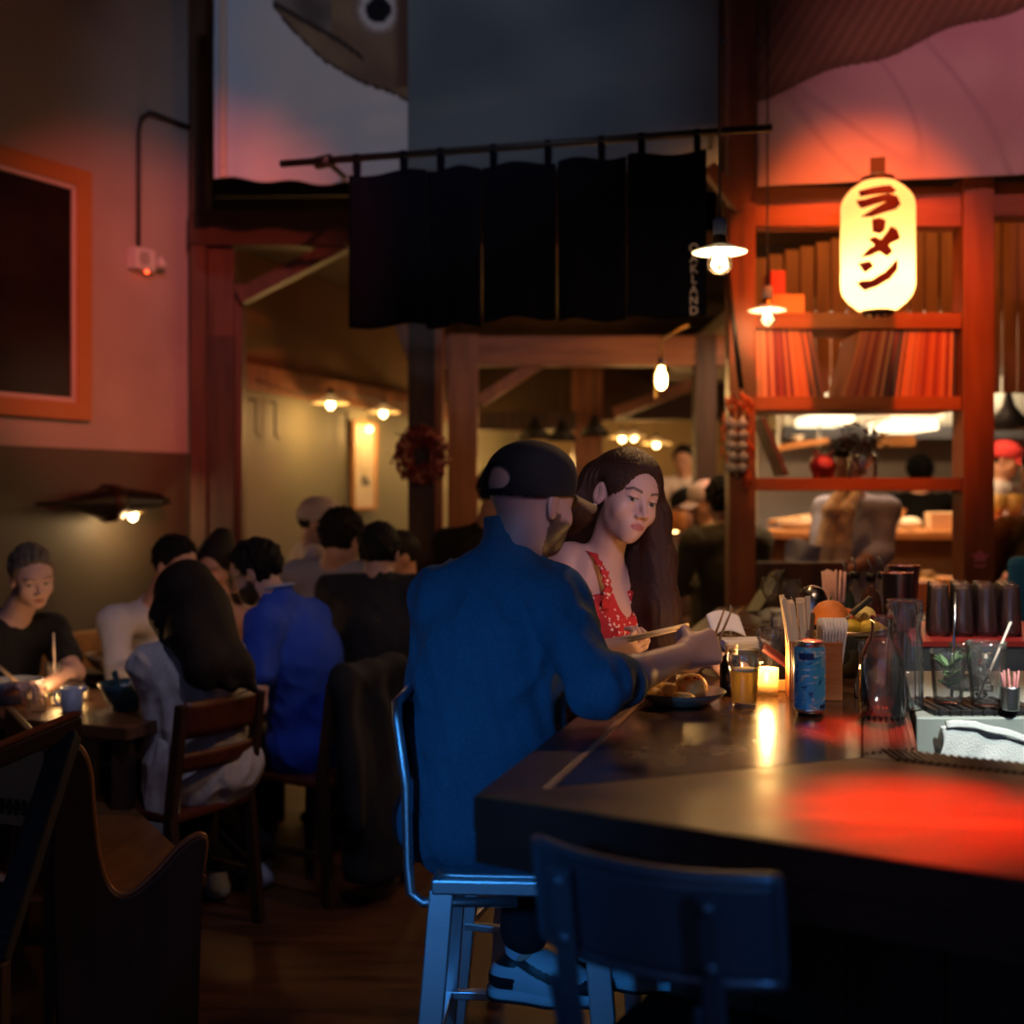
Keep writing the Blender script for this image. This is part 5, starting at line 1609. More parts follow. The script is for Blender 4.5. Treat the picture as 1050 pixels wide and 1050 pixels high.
# emergency light
u, z = wz(140, 267)
el_ = thing('emergency_light', 'small white emergency light box with a red indicator and side lamp', 'light', wlp(u, z - .05, .0))
whp = mat('white plastic', (.72, .66, .66), .4)
MB().box(wlp(u, z, .035), (.070, .035, .058), WM).build('housing', whp, el_, .006)
mb = MB()
for i in range(5): mb.box(wlp(u - .01, z - .026 + .014 * i, .072), (.036 - abs(i - 2) * .006, .003, .0035), WM)
mb.build('grille', mat('grey grille', (.35, .32, .33), .5), el_)
MB().sphere(wlp(u + .02, z - .062, .055), .010, 8).build('indicator', emitter('red indicator', (1, .06, .01), 8), el_)
MB().lathe([(.012, 0), (.032, .045), (.034, .06), (.0001, .062)], wlp(u + .085, z - .03, .05), 18, Matrix.Rotation(.9, 3, 'Y')).build('lamp_head', whp, el_)
cdm = mat('dark conduit', (.05, .03, .035), .5)
cp = [wlp(wall_u(138) , z + .05, .03), wlp(wall_u(138), wz(138, 135)[1], .03)]
cu = wlp(wall_u(138), wz(138, 120)[1], .03)
o = MB().tube([cp[0], cp[1], wlp(wall_u(141), wz(141, 121)[1], .03), wlp(wall_u(150), wz(150, 116)[1], .03), wlp(wall_u(193), wz(193, 132)[1], .03)], .011, 10).build('conduit', cdm, None)
tag(o, 'thin dark conduit pipe running up from the emergency light', 'pipe')
# wall lamp
u, z = wz(92, 516)
wlamp = thing('wall_lamp', 'dark torpedo-shaped metal wall lamp with one bare bulb', 'lamp', wlp(u, z, .0))
dkm = mat('dark iron', (.022, .018, .016), .4, .6)
q = wlp(u, z, .13)
RX = Matrix((n1, V3(0, 0, 1), d1)).transposed()
MB().lathe([(.0001, -.44), (.008, -.43), (.012, -.30), (.045, -.16), (.085, -.02), (.085, .0)], q, 28, RX).build('tail_cone', dkm, wlamp)
MB().lathe([(.088, -.02), (.096, -.015), (.096, .05), (.088, .055)], q, 28, RX, capb=True, capt=True).build('collar', mat('dark bronze', (.05, .03, .024), .4, .7), wlamp)
# hood: upper half shell tapering to a beak
def hood(uu, vv):
    ex_ = .75 * (1 - vv)
    a = -ex_ + (PI + 2 * ex_) * uu
    r = .088 * (1 - .15 * vv)
    s2 = .04 + .34 * vv
    if vv > .8: r *= 1 - (vv - .8) * 1.6
    return q + d1 * s2 + n1 * (r * math.cos(a)) + V3(0, 0, r * math.sin(a) * (1 - .3 * vv) - .005)
MB().grid(hood, 20, 14, V3(0, 0, .004)).build('hood', dkm, wlamp)
LBP = lb = q + d1 * .12 + V3(0, 0, -.062) + n1 * .045
MB().sphere(lb, (.024, .024, .030), 14).build('bulb', emitter('wall lamp bulb', (1, .68, .32), 12), wlamp)
MB().tube([lb + d1 * .02 + V3(0, 0, .012), lb + d1 * .10 + V3(0, 0, .035)], .013, 10).build('socket', mat('brass socket', (.6, .4, .2), .35, .9), wlamp)
MB().tube([q, wlp(u, z, .0)], .022, 10).build('wall_arm', dkm, wlamp)
# banquette along the wall
bq = thing('banquette', 'long gold-brown wooden banquette bench along the left wall', 'bench', wlp(-1.6, 0, .3))
bwood = wood('banquette wood', (.34, .15, .045), (.48, .23, .075), .45, (1, 6, 6), 3)
MB().box(wlp(-1.45, .62, .06), (1.45, .025, .235), WM).build('back_rest', bwood, bq, .01)
MB().box(wlp(-1.45, .43, .28), (1.45, .22, .03), WM).build('seat', bwood, bq, .01)
MB().box(wlp(-1.45, .20, .30), (1.45, .18, .20), WM).build('base', timber_d, bq)

# ---- dining tables
tw_ = wood('table wood', (.075, .035, .016), (.14, .068, .032), .32, (1, 8, 1), 4)
def table(name, label, corner, e, f, wlen, dlen, z=.75):
    t = thing(name, label, 'table', V3(*corner, 0) + e * wlen / 2 + f * dlen / 2)
    c = V3(*corner, 0)
    MB().prism([c + V3(0, 0, z), c + e * wlen + V3(0, 0, z), c + e * wlen + f * dlen + V3(0, 0, z), c + f * dlen + V3(0, 0, z)], (0, 0, -.045)).build('tabletop', tw_, t, .006)
    for a_, b_ in ((.07, .07), (wlen - .07, .07), (wlen - .07, dlen - .07), (.07, dlen - .07)):
        p = c + e * a_ + f * b_
        MB().box(p + V3(0, 0, (z - .045) / 2), (.032, .032, (z - .0455) / 2), None).build('leg', timber_d, t, .003)
    return t
tn = V3(.93, -.36, 0).normalized(); tf = V3(.36, .93, 0).normalized()
T1 = V3(-1.285, 3.985, 0) - tn * 1.25
table('dining_table', 'dark wooden dining table crowded with bowls at the left edge', (T1.x, T1.y), tn, tf, 1.25, .62)
T2 = T1 + tf * .95 + tn * .15
table('dining_table', 'dark wooden dining table between the blue shirt and the white shirt diners', (T2.x, T2.y), tn, tf, 1.05, .62)
def att(px, py, z=.75):
    q = PZ(px, py, z); q.z = z; return q
# tableware
def bowl(label, loc, r, h, m, foot=.5, name='soup_bowl'):
    t = thing(name, label, 'bowl', loc)
    MB().lathe([(.0001, .002), (r * foot * .85, .002), (r * foot, 0), (r * foot, h * .12), (r * .70, h * .30), (r * .93, h * .78), (r, h), (r * .97, h), (r * .88, h * .74), (r * .62, h * .33), (.0001, h * .22)], n=40).build('bowl_shell', m, t, world=False)
    MB().lathe([(.0001, h * .62), (r * .84, h * .62), (r * .84, h * .60), (.0001, h * .60)], n=32).build('broth', mat('broth', (.16, .07, .03), .12), t, world=False)
    return t
b1 = bowl('grey stoneware bowl with chopsticks at the table end', att(14, 720), .105, .085, mat('grey glaze', (.30, .33, .38), .3))
for i in range(2):
    o = MB().tube([b1.location + V3(.04 + .012 * i, -.02, .055), b1.location + V3(-.10, .02 + .02 * i, .155)], [.0032, .0045], 8).build('chopstick', mat('pale chopstick', (.65, .48, .28), .5), None)
    tag(o, 'pale wooden chopstick resting in the grey bowl', 'chopstick', 'pair of chopsticks in the grey bowl')
bowl('wide tan noodle bowl across the table, lit by the candle', att(111, 694) + V3(.0, .10, 0), .130, .090, mat('tan glaze', (.62, .40, .20), .35), .45)
b3 = bowl('deep teal bowl in front of the long haired woman', att(129, 727), .098, .098, mat('teal glaze', (.03, .09, .11), .3))
sp = thing('soup_spoon', 'dark spoon handle standing up out of the teal bowl', 'spoon', b3.location + V3(0, 0, .07))
MB().bar(b3.location + V3(-.02, 0, .062), b3.location + V3(-.05, .02, .135), .022, .008, (0, 1, 0)).build('spoon_handle', mat('teal glaze', (.03, .09, .11), .3), sp, .003)
MB().sphere(b3.location + V3(-.015, 0, .066), (.026, .02, .008), 12).build('spoon_bowl', mat('teal glaze', (.03, .09, .11)), sp)
for i in range(2):
    o = MB().tube([b3.location + V3(.0 + .014 * i, 0, .062), b3.location + V3(.028 + .016 * i, .03, .135)], .003, 8).build('chopstick', mat('white chopstick', (.7, .62, .55), .5), None)
    tag(o, 'white chopstick standing in the teal bowl', 'chopstick', 'pair of white chopsticks in the teal bowl')
pc = thing('creamer', 'small pale blue-white ceramic creamer jug', 'jug', att(74, 729))
MB().lathe([(.0001, 0), (.034, 0), (.037, .006), (.041, .085), (.038, .085), (.034, .010), (.0001, .008)], n=28).build('jug_body', mat('pale ceramic jug', (.58, .63, .72), .35), pc, world=False)
MB().tube([V3(-.038, 0, .072), V3(-.060, 0, .066), V3(-.064, 0, .042), V3(-.052, 0, .024), V3(-.036, 0, .020)], .006, 8).build('jug_handle', mat('pale ceramic jug', (.58, .63, .72)), pc, world=False)
MB().tube([V3(.030, 0, .070), V3(.046, 0, .084), V3(.050, 0, .088)], [.012, .010, .006], 8).build('jug_spout', mat('pale ceramic jug', (.58, .63, .72)), pc, world=False)
tumbler('water_glass', 'short water glass left of the pale jug', att(38, 729), .085, .032, .035, liquid=water, lh=.5)
ht = tumbler('tall_glass', 'tall empty glass with a pale straw behind the water glass', att(55, 712), .125, .030, .034)
tag(MB().tube([ht.location + V3(.005, 0, .012), ht.location + V3(.0, 0, .24)], .0035, 8).build('drinking_straw', mat('pale straw', (.85, .66, .55)), None), 'pale straw in the tall glass before the black t-shirt man', 'straw')
votive(att(82, 722) + V3(-.02, .08, 0), 'lit tea candle behind the pale jug', None, .022, .05, clear)
votive(att(52, 724) + V3(.01, .02, 0), 'lit tea candle between the water glass and the jug', None, .020, .042, clear)
votive(att(138, 706) + V3(.02, .15, 0), 'lit candle glass beside the tan bowl', None, .024, .075, clear)
sd_ = thing('sauce_dish', 'dark lidded sauce dish behind the pale jug', 'dish', att(67, 712) + V3(0, .03, 0))
MB().lathe([(.0001, 0), (.045, 0), (.058, .025), (.060, .034), (.050, .050), (.012, .060), (.010, .068), (.0001, .070)], n=28).build('dish_body', mat('dark glaze', (.05, .035, .03)), sd_, world=False)
MB().lathe([(.0585, .030), (.0625, .031), (.0625, .036), (.0585, .037)], n=28, capb=False, capt=False).build('dish_rim', steel, sd_, world=False)
# table 2
q = V3(T2.x, T2.y, .75)
votive(P(243, 655, 4.95) * V3(1, 1, 0) + V3(0, 0, .75), 'lit candle in front of the bearded blue polo man', None, .026, .08, clear)
wg2 = thing('wine_glass', 'stemmed glass catching candlelight by the blue polo man', 'glass', V3(P(236, 650, 4.98).x, 4.98, .75))
MB().lathe([(.0001, 0), (.034, 0), (.034, .002), (.004, .006), (.0035, .10), (.02, .115), (.040, .16), (.034, .215), (.0325, .215), (.038, .16), (.018, .118), (.0001, .110)], n=24).build('bowl_and_stem', clear, wg2, world=False)
bowl('noodle bowl between the blue polo man and the white shirt man', V3(P(215, 680, 5.0).x - .05, 5.05, .75), .11, .08, mat('grey glaze', (.30, .33, .38)))

# ---- chairs
chw = wood('chair wood', (.075, .016, .008), (.12, .028, .012), .4, (6, 6, 1), 3)
chd = wood('chair dark wood', (.03, .014, .009), (.06, .026, .015), .45, (6, 6, 1), 3)
def dining_chair(label, loc, rz, group=None):
    """faces local -Y... the back is at +Y"""
    t = thing('dining_chair', label, 'chair', loc, rz, group)
    MB().box((0, 0, .445), (.19, .20, .015)).build('seat', chw, t, .008, world=False)
    for sx_ in (-1, 1):
        MB().bar(V3(sx_ * .185, -.18, .43), V3(sx_ * .19, -.19, .0), .034, .034).build('leg', chd, t, .003, world=False)
        MB().bar(V3(sx_ * .185, .185, .455), V3(sx_ * .19, .23, .0), .034, .038).build('leg', chd, t, .003, world=False)
        MB().bar(V3(sx_ * .185, .185, .455), V3(sx_ * .185, .235, .83), .030, .038).build('back_post', chd, t, .003, world=False)
        MB().bar(V3(sx_ * .188, -.185, .18), V3(sx_ * .188, .21, .18), .018, .026).build('stretcher', chd, t, world=False)
    def sl(z0, z1):
        def g(u, v): 
            x = -.172 + .344 * u
            z = z0 + (z1 - z0) * v
            return V3(x, .175 + .05 * (z - .455) / .375 + .028 * (1 - (2 * u - 1) ** 2) + .005, z)
        return g
    MB().grid(sl(.715, .84), 14, 4, V3(0, .014, 0)).build('back_slat', chw, t, world=False)
    MB().grid(sl(.60, .665), 14, 3, V3(0, .014, 0)).build('back_slat', chw, t, world=False)
    MB().box((0, -.18, .41), (.17, .010, .025)).build('seat_rail', chd, t, world=False)
    return t
def face_rz(fx, fy):    # rotate so that local -Y points along (fx,fy)
    return math.atan2(fx, -fy)
WF = V3(-.74, .67, 0).normalized()           # long haired woman faces this way
WT = V3(-1.075, 4.24, 0)
ch1 = dining_chair('slatted wooden chair under the long haired woman in the grey sweater', WT + V3(-.125, -.01, 0), face_rz(-.86, .51))
BF = V3(-.86, .51, 0).normalized()
BTp = V3(-.80, 4.72, 0)
dining_chair('wooden chair under the blue polo man, a dark coat hung over its back', BTp - BF * .03, face_rz(BF.x, BF.y))
# coat over the chair
S = SDF(.010)
cb = BTp - BF * .30
lat = V3(-BF.y, BF.x, 0)
for s2 in (-1, 1):
    S.rc(cb + lat * s2 * .15 + V3(0, 0, .84), cb + lat * s2 * .11 - BF * .05 + V3(0, 0, .13), .055, .075, .08)
    S.rc(cb + lat * s2 * .19 - BF * .03 + V3(0, 0, .80), cb + lat * s2 * .21 - BF * .10 + V3(0, 0, .33), .045, .035, .05)
S.rc(cb + lat * .0 + V3(0, 0, .85), cb - BF * .06 + V3(0, 0, .12), .06, .085, .08)
S.rc(cb + lat * .16 + V3(0, 0, .85), cb - lat * .16 + V3(0, 0, .85), .045, None, .05)
S.cut(cb + V3(0, 0, .10), V3(0, 0, -1))
V, Q = S.mesh(); N = vnormals(V, Q); V = wrinkle(V, N, .012, 14, 9)
o = np_mesh('coat', V, Q, mat('dark navy coat', (.006, .007, .012), .9, bump=(200, .3))); origin_to(o, cb); tag(o, 'long dark navy coat draped over the blue polo man\'s chair', 'coat')

# ---- pew and handrail in the left foreground
pw = wood('pew wood', (.10, .042, .018), (.17, .078, .034), .42, (1, 6, 1), 4)
pe_ = wood('pew end wood', (.050, .019, .010), (.085, .034, .017), .5, (6, 6, 1), 3)
pew = thing('pew_bench', 'dark wooden pew bench with a curved end panel in the left foreground', 'bench', V3(-1.25, 3.4, 0))
ex = V3(.62, -.785, 0).normalized()
# end panel outline in the plane that runs from its back (left) to its seat front (right)
pd = V3(.86, .51, 0).normalized()      # seat front direction
pn = V3(-.51, .86, 0).normalized()     # along the bench, away from the viewer
pe0 = P(62, 860, 3.10); pe0.z = 0
out = [(0, 0), (-.02, .55), (.0, .84), (.045, .865), (.075, .80), (.085, .68), (.10, .56), (.13, .475), (.18, .455), (.25, .50), (.32, .565), (.37, .585), (.385, .56), (.375, .48), (.36, .0)]
def catmull(pts, n=5):
    res = []
    for i in range(len(pts) - 1):
        p0, p1, p2, p3 = pts[max(i - 1, 0)], pts[i], pts[i + 1], pts[min(i + 2, len(pts) - 1)]
        for k in range(n):
            t = k / n
            res.append(tuple(.5 * (2 * p1[j] + (p2[j] - p0[j]) * t + (2 * p0[j] - 5 * p1[j] + 4 * p2[j] - p3[j]) * t * t + (3 * p1[j] - p0[j] - 3 * p2[j] + p3[j]) * t ** 3) for j in (0, 1)))
    return res + [pts[-1]]
out = out[:2] + catmull(out[2:14]) + out[14:]
MB().prism([pe0 + pd * a_ + V3(0, 0, b_) for a_, b_ in out], pn * .05).build('end_panel', pe_, pew, .006)
rimp = [pe0 + pd * a_ + V3(0, 0, b_) + pn * .025 for a_, b_ in out[7:-1]]
MB().tube(rimp, .010, 8).build('panel_moulding', mat('worn moulding', (.28, .12, .05), .4), pew)
sl_ = 1.15
MB().prism([pe0 + pn * .05 + pd * .05 + V3(0, 0, .43), pe0 + pn * .05 + pd * .40 + V3(0, 0, .43), pe0 + pn * sl_ + pd * .40 + V3(0, 0, .43), pe0 + pn * sl_ + pd * .05 + V3(0, 0, .43)], V3(0, 0, .03)).build('seat', wood('pew seat slats', (.15, .066, .024), (.25, .115, .045), .4, (6, 1, 1), 5), pew, .004)
MB().prism([pe0 + pn * .05 + pd * .02 + V3(0, 0, .44), pe0 + pn * .05 + pd * .045 + V3(0, 0, .44), pe0 + pn * sl_ + pd * .045 + V3(0, 0, .44), pe0 + pn * sl_ + pd * .02 + V3(0, 0, .44)], V3(0, 0, .36)).build('back_rest', pw, pew, .004)
for d_ in (.06, .34):
    MB().bar(pe0 + pn * (sl_ - .03) + pd * d_, pe0 + pn * (sl_ - .03) + pd * d_ + V3(0, 0, .43), .05, .05, (0, 1, 0)).build('leg', pe_, pew)
# tan woven screen panel behind the rail
wvp = thing('woven_panel', 'tan woven screen panel with a dark patterned band behind the handrail', 'screen', P(25, 850, 3.45) * V3(1, 1, 0))
q0, q1 = P(-60, 800, 3.5), P(52, 800, 3.38)
zs_ = lambda py: CH - (py - HY) / F * 3.42
tan = mat('woven tan', (.42, .28, .15), .85, bump=(160, .5))
def qv(q, z): return V3(q.x, q.y, z)
MB().prism([qv(q0, zs_(846)), qv(q1, zs_(846)), qv(q1, zs_(768)), qv(q0, zs_(768))], V3(0, .02, 0)).build('woven_sheet', tan, wvp)
mb = MB()
for i in range(15):
    c = q0.lerp(q1, (i + .5) / 15)
    mb.box(V3(c.x, c.y - .004, zs_(827)), (.007, .003, .022)); mb.box(V3(c.x + .009, c.y - .004, zs_(827)), (.003, .003, .010))
mb.build('patterned_band', mat('band print', (.05, .03, .02), .8), wvp)
MB().prism([qv(q0, zs_(768)), qv(q1, zs_(768)), qv(q1, zs_(763)), qv(q0, zs_(763))], V3(0, .03, 0)).build('top_rail', pw, wvp)
for q_ in (q0, q1): MB().bar(qv(q_, 0), qv(q_, zs_(764)), .03, .03, (0, 1, 0)).build('post', pe_, wvp)
# handrail
hr = thing('handrail', 'sloping dark handrail with a diagonal post at the far left', 'railing', P(40, 1000, 2.5) * V3(1, 1, 0))
MB().bar(P(-60, 800, 2.35), P(79, 741, 2.6), .045, .040).build('rail_body', pe_, hr, .006)
MB().bar(P(-60, 800, 2.35) + V3(0, 0, .0215), P(79, 741, 2.6) + V3(0, 0, .0215), .030, .006).build('rail_cap', mat('polished rail cap', (.30, .085, .035), .28), hr, .002)
pq = P(2, 1000, 2.38)
MB().bar(P(70, 752, 2.58), P(-6, 985, 2.32), .05, .05, (0, 1, 0)).build('rail_post', mat('worn dark metal', (.05, .05, .055), .42, .5, bump=(60, .4)), hr, .006)
MB().bar(P(-6, 985, 2.32), V3(P(-12, 1000, 2.30).x, 2.30, 0), .05, .05, (0, 1, 0)).build('rail_foot', pe_, hr, .006)

# ---- bar stools
blued = mat('brushed stool steel', (.74, .76, .80), .42, 1., bump=(90, .1), stretch=(1, 1, 6))
gun = mat('gunmetal stool', (.13, .16, .21), .36, .65)
def bar_stool(label, loc, rz, m, seat_h=.725, hw=.175, back='tube', grp=None, pad=None):
    """faces local -Y; back at +Y"""
    t = thing('bar_stool', label, 'stool', loc, rz, grp)
    sp_ = .055
    MB().box((0, 0, seat_h - .018), (hw, hw, .016)).build('seat_frame', m, t, .005, world=False)
    MB().grid(lambda u, v: V3((u - .5) * 2 * (hw - .01), (v - .5) * 2 * (hw - .01), seat_h - .002 - .012 * (1 - (2 * u - 1) ** 2) * (1 - (2 * v - 1) ** 2)), 10, 10, V3(0, 0, .010)).build('seat', pad or m, t, world=False)
    for sx_ in (-1, 1):
        for sy_ in (-1, 1):
            MB().bar(V3(sx_ * (hw - .02), sy_ * (hw - .02), seat_h - .03), V3(sx_ * (hw + sp_ - .02), sy_ * (hw + sp_ - .02), 0), .050, .022, (1, 0, 0)).build('leg', m, t, .003, world=False)
    k = hw + sp_ * (1 - .36 / .7) - .02
    for a_, b_ in (((-k, -k), (k, -k)), ((k, -k), (k, k)), ((k, k), (-k, k)), ((-k, k), (-k, -k))):
        MB().bar(V3(*a_, .36), V3(*b_, .36), .024, .020).build('footrest', m, t, .003, world=False)
    top = 1.09 if back == 'tube' else 1.068
    if back == 'tube':
        pts = [V3(-hw + .02, .0, seat_h - .05), V3(-hw + .02, hw + .02, seat_h - .055), V3(-hw + .02, hw + .045, seat_h - .035), V3(-hw + .025, hw + .05, seat_h + .02), V3(-hw + .03, hw + .055, seat_h + .18), V3(-hw + .035, hw + .075, top - .03), V3(-hw + .06, hw + .08, top), V3(hw - .06, hw + .08, top), V3(hw - .035, hw + .075, top - .03), V3(hw - .03, hw + .055, seat_h + .18), V3(hw - .025, hw + .05, seat_h + .02), V3(hw - .02, hw + .045, seat_h - .035), V3(hw - .02, hw + .02, seat_h - .055), V3(hw - .02, 0, seat_h - .05)]
        MB().tube(pts, .0105, 10).build('back_frame', m, t, world=False)
        MB().grid(lambda u, v: V3((u - .5) * 2 * (hw - .04), hw + .066 + .012 * v + .01 * (1 - (2 * u - 1) ** 2), top - .15 + .14 * v), 10, 4, V3(0, .008, 0)).build('backrest', m, t, world=False)
    else:
        # curved panel back on two bolted uprights
        def bk(u, v):
            x = (u - .5) * 2 * .162
            return V3(x, hw + .075 - .050 * abs(2 * u - 1) ** 2.2 - .02 + .022 * v, top - .130 + .130 * v)
        MB().grid(bk, 24, 8, V3(0, .012, 0)).build('backrest', m, t, .0, world=False)
        rim = [bk(i / 24, 0) + V3(0, .006, 0) for i in range(25)] + [bk(1, j / 6) + V3(0, .006, 0) for j in range(1, 6)] + [bk(1 - i / 24, 1) + V3(0, .006, 0) for i in range(25)] + [bk(0, 1 - j / 6) + V3(0, .006, 0) for j in range(1, 6)]
        MB().tube(rim, .0095, 8, closed=True).build('backrest_rim', m, t, world=False)
        for sx_ in (-1, 1):
            up_ = MB()
            x = sx_ * .098
            up_.bar(V3(x, hw + .092, top - .012), V3(x, hw + .065, top - .17), .028, .011, (0, 1, 0))
            up_.bar(V3(x, hw + .065, top - .17), V3(x, hw + .01, seat_h - .02), .028, .011, (0, 1, 0))
            up_.bar(V3(x + .019, hw + .075, top - .155), V3(x + .019, hw + .01, seat_h - .02), .008, .014, (0, 1, 0))
            o = up_.build('back_upright', m, t, .003, world=False)
            for zz_ in (.028, .102):
                MB().sphere(V3(x, hw + .100 - .008 * zz_ / .05, top - zz_), (.009, .005, .009), 10).build('bolt', m, o, world=False)
    return t
bar_stool('brushed steel bar stool under the man in the denim shirt', V3(.02, 2.60, 0), face_rz(.99, -.06), blued, .742)
bar_stool('steel bar stool under the woman in the red dress', V3(.10, 3.36, 0), face_rz(.96, -.28), blued, .728)
bar_stool('empty dark metal bar stool with a curved bolted backrest at the near bar edge', V3(.290, 1.69, 0) - nB * .02, face_rz(nB.x, nB.y), gun, .728, back='panel', pad=mat('black seat pad', (.008, .008, .009), .95, spec=.05))
# ------------------------------------------------------------------ kitchen behind the rack
kw = wood('kitchen counter wood', (.45, .19, .06), (.60, .28, .10), .4, (1, 6, 6), 3)
kc = thing('kitchen_counter', 'curved wooden pass counter glowing orange in front of the kitchen', 'counter', V3(2.6, 8.2, 0))
Yk = 8.0; zk = 1.24
pts = []
for i in range(15):
    a = PI / 2 + PI / 2 * i / 14
    pts.append(V3(2.1 + .75 * math.cos(a), 8.75 + .75 * math.sin(a) - 0.0, 0))
front = [V3(1.35, 8.75 - .1, 0), V3(1.42, 8.35, 0), V3(1.62, 8.12, 0), V3(1.95, 8.0, 0), V3(4.4, 7.85, 0), V3(4.4, 8.6, 0), V3(1.6, 8.85, 0)]
MB().prism([p + V3(0, 0, zk) for p in front], V3(0, 0, .055)).build('counter_top', kw, kc, .01)
inner = [V3(1.55, 8.6, 0), V3(1.66, 8.32, 0), V3(2.0, 8.15, 0), V3(4.35, 8.05, 0), V3(4.35, 8.55, 0), V3(1.65, 8.75, 0)]
MB().prism([p for p in inner], V3(0, 0, zk - .001)).build('counter_base', wood('counter base', (.10, .045, .018), (.17, .08, .03), .5), kc)
lowsh = thing('low_shelf', 'low wooden shelf of jars in front of the pass counter', 'shelf', V3(2.7, 7.5, 0))
MB().box((2.75, 7.5, .84), (1.25, .20, .015)).build('shelf_board', kw, lowsh, .003)
MB().box((2.75, 7.62, .41), (1.25, .03, .41)).build('shelf_back', timber_d, lowsh)
for sx_ in (1.55, 3.95): MB().box((sx_, 7.5, .41), (.03, .19, .41)).build('shelf_side', timber_d, lowsh)
def kp(px, py, Y): return P(px, py, Y)
wh = mat('kitchen white ceramic', (.75, .68, .58), .4)
tc_ = zk + .0555
def kbowl(label, px, Y, r, h, m=wh, grp=None, name='bowl'):
    t = thing(name, label, 'bowl', V3(P(px, 0, Y).x, Y, tc_), 0, grp)
    MB().lathe([(.0001, 0), (r * .5, 0), (r, h), (r * .93, h), (.0001, h * .3)], n=20).build('bowl_shell', m, t, world=False)
    return t
kbowl('stack-topping white bowl left on the pass counter', 815, 8.35, .14, .07)
kbowl('wide white bowl on the pass counter behind the bartender', 838, 8.4, .12, .09)
for i in range(5):
    t = thing('plate', 'white plate stacked on the pass counter right of the bartender', 'plate', V3(P(911, 0, 8.25).x, 8.25, tc_ + i * .020), 0, 'stack of white plates on the pass counter')
    MB().lathe([(.0001, 0), (.06, 0), (.095, .016), (.093, .019), (.06, .005), (.0001, .005)], n=24).build('plate_body', wh, t, world=False)
tag(MB().sphere(V3(P(933, 0, 8.2).x, 8.2, tc_ + .045), (.085, .06, .045), 14).build('cloth_bundle', wh, None), 'crumpled white cloth bundle beside the plate stack', 'cloth')
tag(MB().box(V3(P(967, 0, 8.15).x, 8.15, tc_ + .062), (.105, .06, .06)).build('ticket_box', mat('cream box', (.72, .50, .32), .5), None, .008), 'cream box at the right of the pass counter', 'box')
tag(MB().bar(V3(P(790, 0, 8.45).x, 8.45, tc_ + .05), V3(P(832, 0, 8.5).x, 8.5, tc_ + .09), .10, .03).build('cutting_board', mat('pale board', (.62, .38, .18), .5), None, .004), 'pale wooden board propped on the counter left of the bartender', 'board')
for i, (px, h, m, lb) in enumerate(((789, .12, 'amber', 'amber jar at the left end of the low shelf'), (801, .14, 'pale', 'pale jar second on the low shelf'), (921, .13, 'amber', 'amber jar right of the bartender on the low shelf'), (937, .10, 'pale', 'squat pale jar on the low shelf'), (951, .15, 'amber', 'tall amber bottle on the low shelf'), (963, .12, 'pale', 'pale jar at the right end of the low shelf'))):
    t = thing('storage_jar', lb, 'jar', V3(P(px, 0, 7.42).x, 7.42, .856))
    mm = mat('jar ' + m, (.70, .38, .10) if m == 'amber' else (.72, .60, .38), .3)
    MB().lathe([(.0001, 0), (.048, 0), (.052, .01), (.052, h), (.036, h + .03)], n=18).build('jar_body', mm, t, world=False)
    MB().lathe([(.0001, h + .03), (.040, h + .03), (.040, h + .055), (.0001, h + .055)], n=18).build('jar_lid', mat('jar lid', (.4, .22, .08), .4), t, world=False)
tag(MB().box((P(957, 0, 7.0).x, 7.0, .94), (.13, .10, .09)).build('wooden_crate', mat('dark red crate', (.22, .06, .02), .5), None, .004), 'dark red wooden crate right of the steel shakers', 'crate')
tag(MB().box((P(970, 0, 6.85).x, 6.80, .96), (.055, .07, .105)).build('menu_box', mat('orange upright box', (.62, .24, .05), .5), None, .004), 'upright orange box against the dark red crate', 'box')
kt = thing('prep_table', 'steel prep table behind the rack holding wooden boxes', 'table', V3(2.5, 6.95, 0))
MB().box((2.3, 6.95, .825), (.80, .28, .02)).build('table_top', steel, kt)
for sx_ in (1.6, 3.0):
    for sy_ in (6.75, 7.15): MB().box((sx_, sy_, .40), (.02, .02, .403)).build('leg', steel, kt)
# hood and lights
hd_ = thing('extractor_hood', 'long steel extractor hood with a dark lower edge', 'hood', V3(3.6, 10.3, 2.0))
zh = lambda py, Y: CH - (py - HY) / F * Y
MB().box((3.9, 10.45, (zh(436, 10.1) + 2.55) / 2), (1.6, .32, (2.55 - zh(436, 10.1)) / 2)).build('hood_body', mat('hood steel', (.42, .36, .24), .4, .6), hd_)
MB().box((3.9, 10.12, zh(443, 10.1)), (1.6, .02, .055)).build('hood_lip', mat('dark hood lip', (.06, .05, .04), .5), hd_)
fl_m = emitter('kitchen tube light', (1, .82, .50), 2.2)
for i, (px, py, Y, hx_, lb) in enumerate(((852, 430, 9.2, .15, 'bright kitchen ceiling light seen above the pig figurine'), (934, 436, 8.6, .16, 'bright kitchen ceiling light right of the dried flowers'))):
    c = P(px, py, Y)
    t = thing('kitchen_light', lb, 'light', c)
    MB().box(c + V3(0, .2, .0), (hx_, .30, .035)).build('diffuser', fl_m, t)
    MB().box(c + V3(0, .2, .055), (hx_ + .03, .33, .02)).build('housing', whp, t)
    MB().tube([c + V3(0, .2, .07), V3(c.x, c.y + .2, 2.6)], .01, 6).build('hanger', steel, t)
tag(MB().box(P(919, 446, 9.4), (.12, .10, .09)).build('hanging_box', mat('orange hanging box', (.50, .20, .05), .5), None, .004), 'orange box hanging at the back of the kitchen left of the wall lights', 'box')
sh2 = thing('wall_shelf', 'orange-lit wooden kitchen shelf left of the pig figurine', 'shelf', P(818, 456, 9.3))
MB().bar(P(794, 460, 9.3), P(845, 452, 9.3), .25, .04).build('shelf_board', kw, sh2)
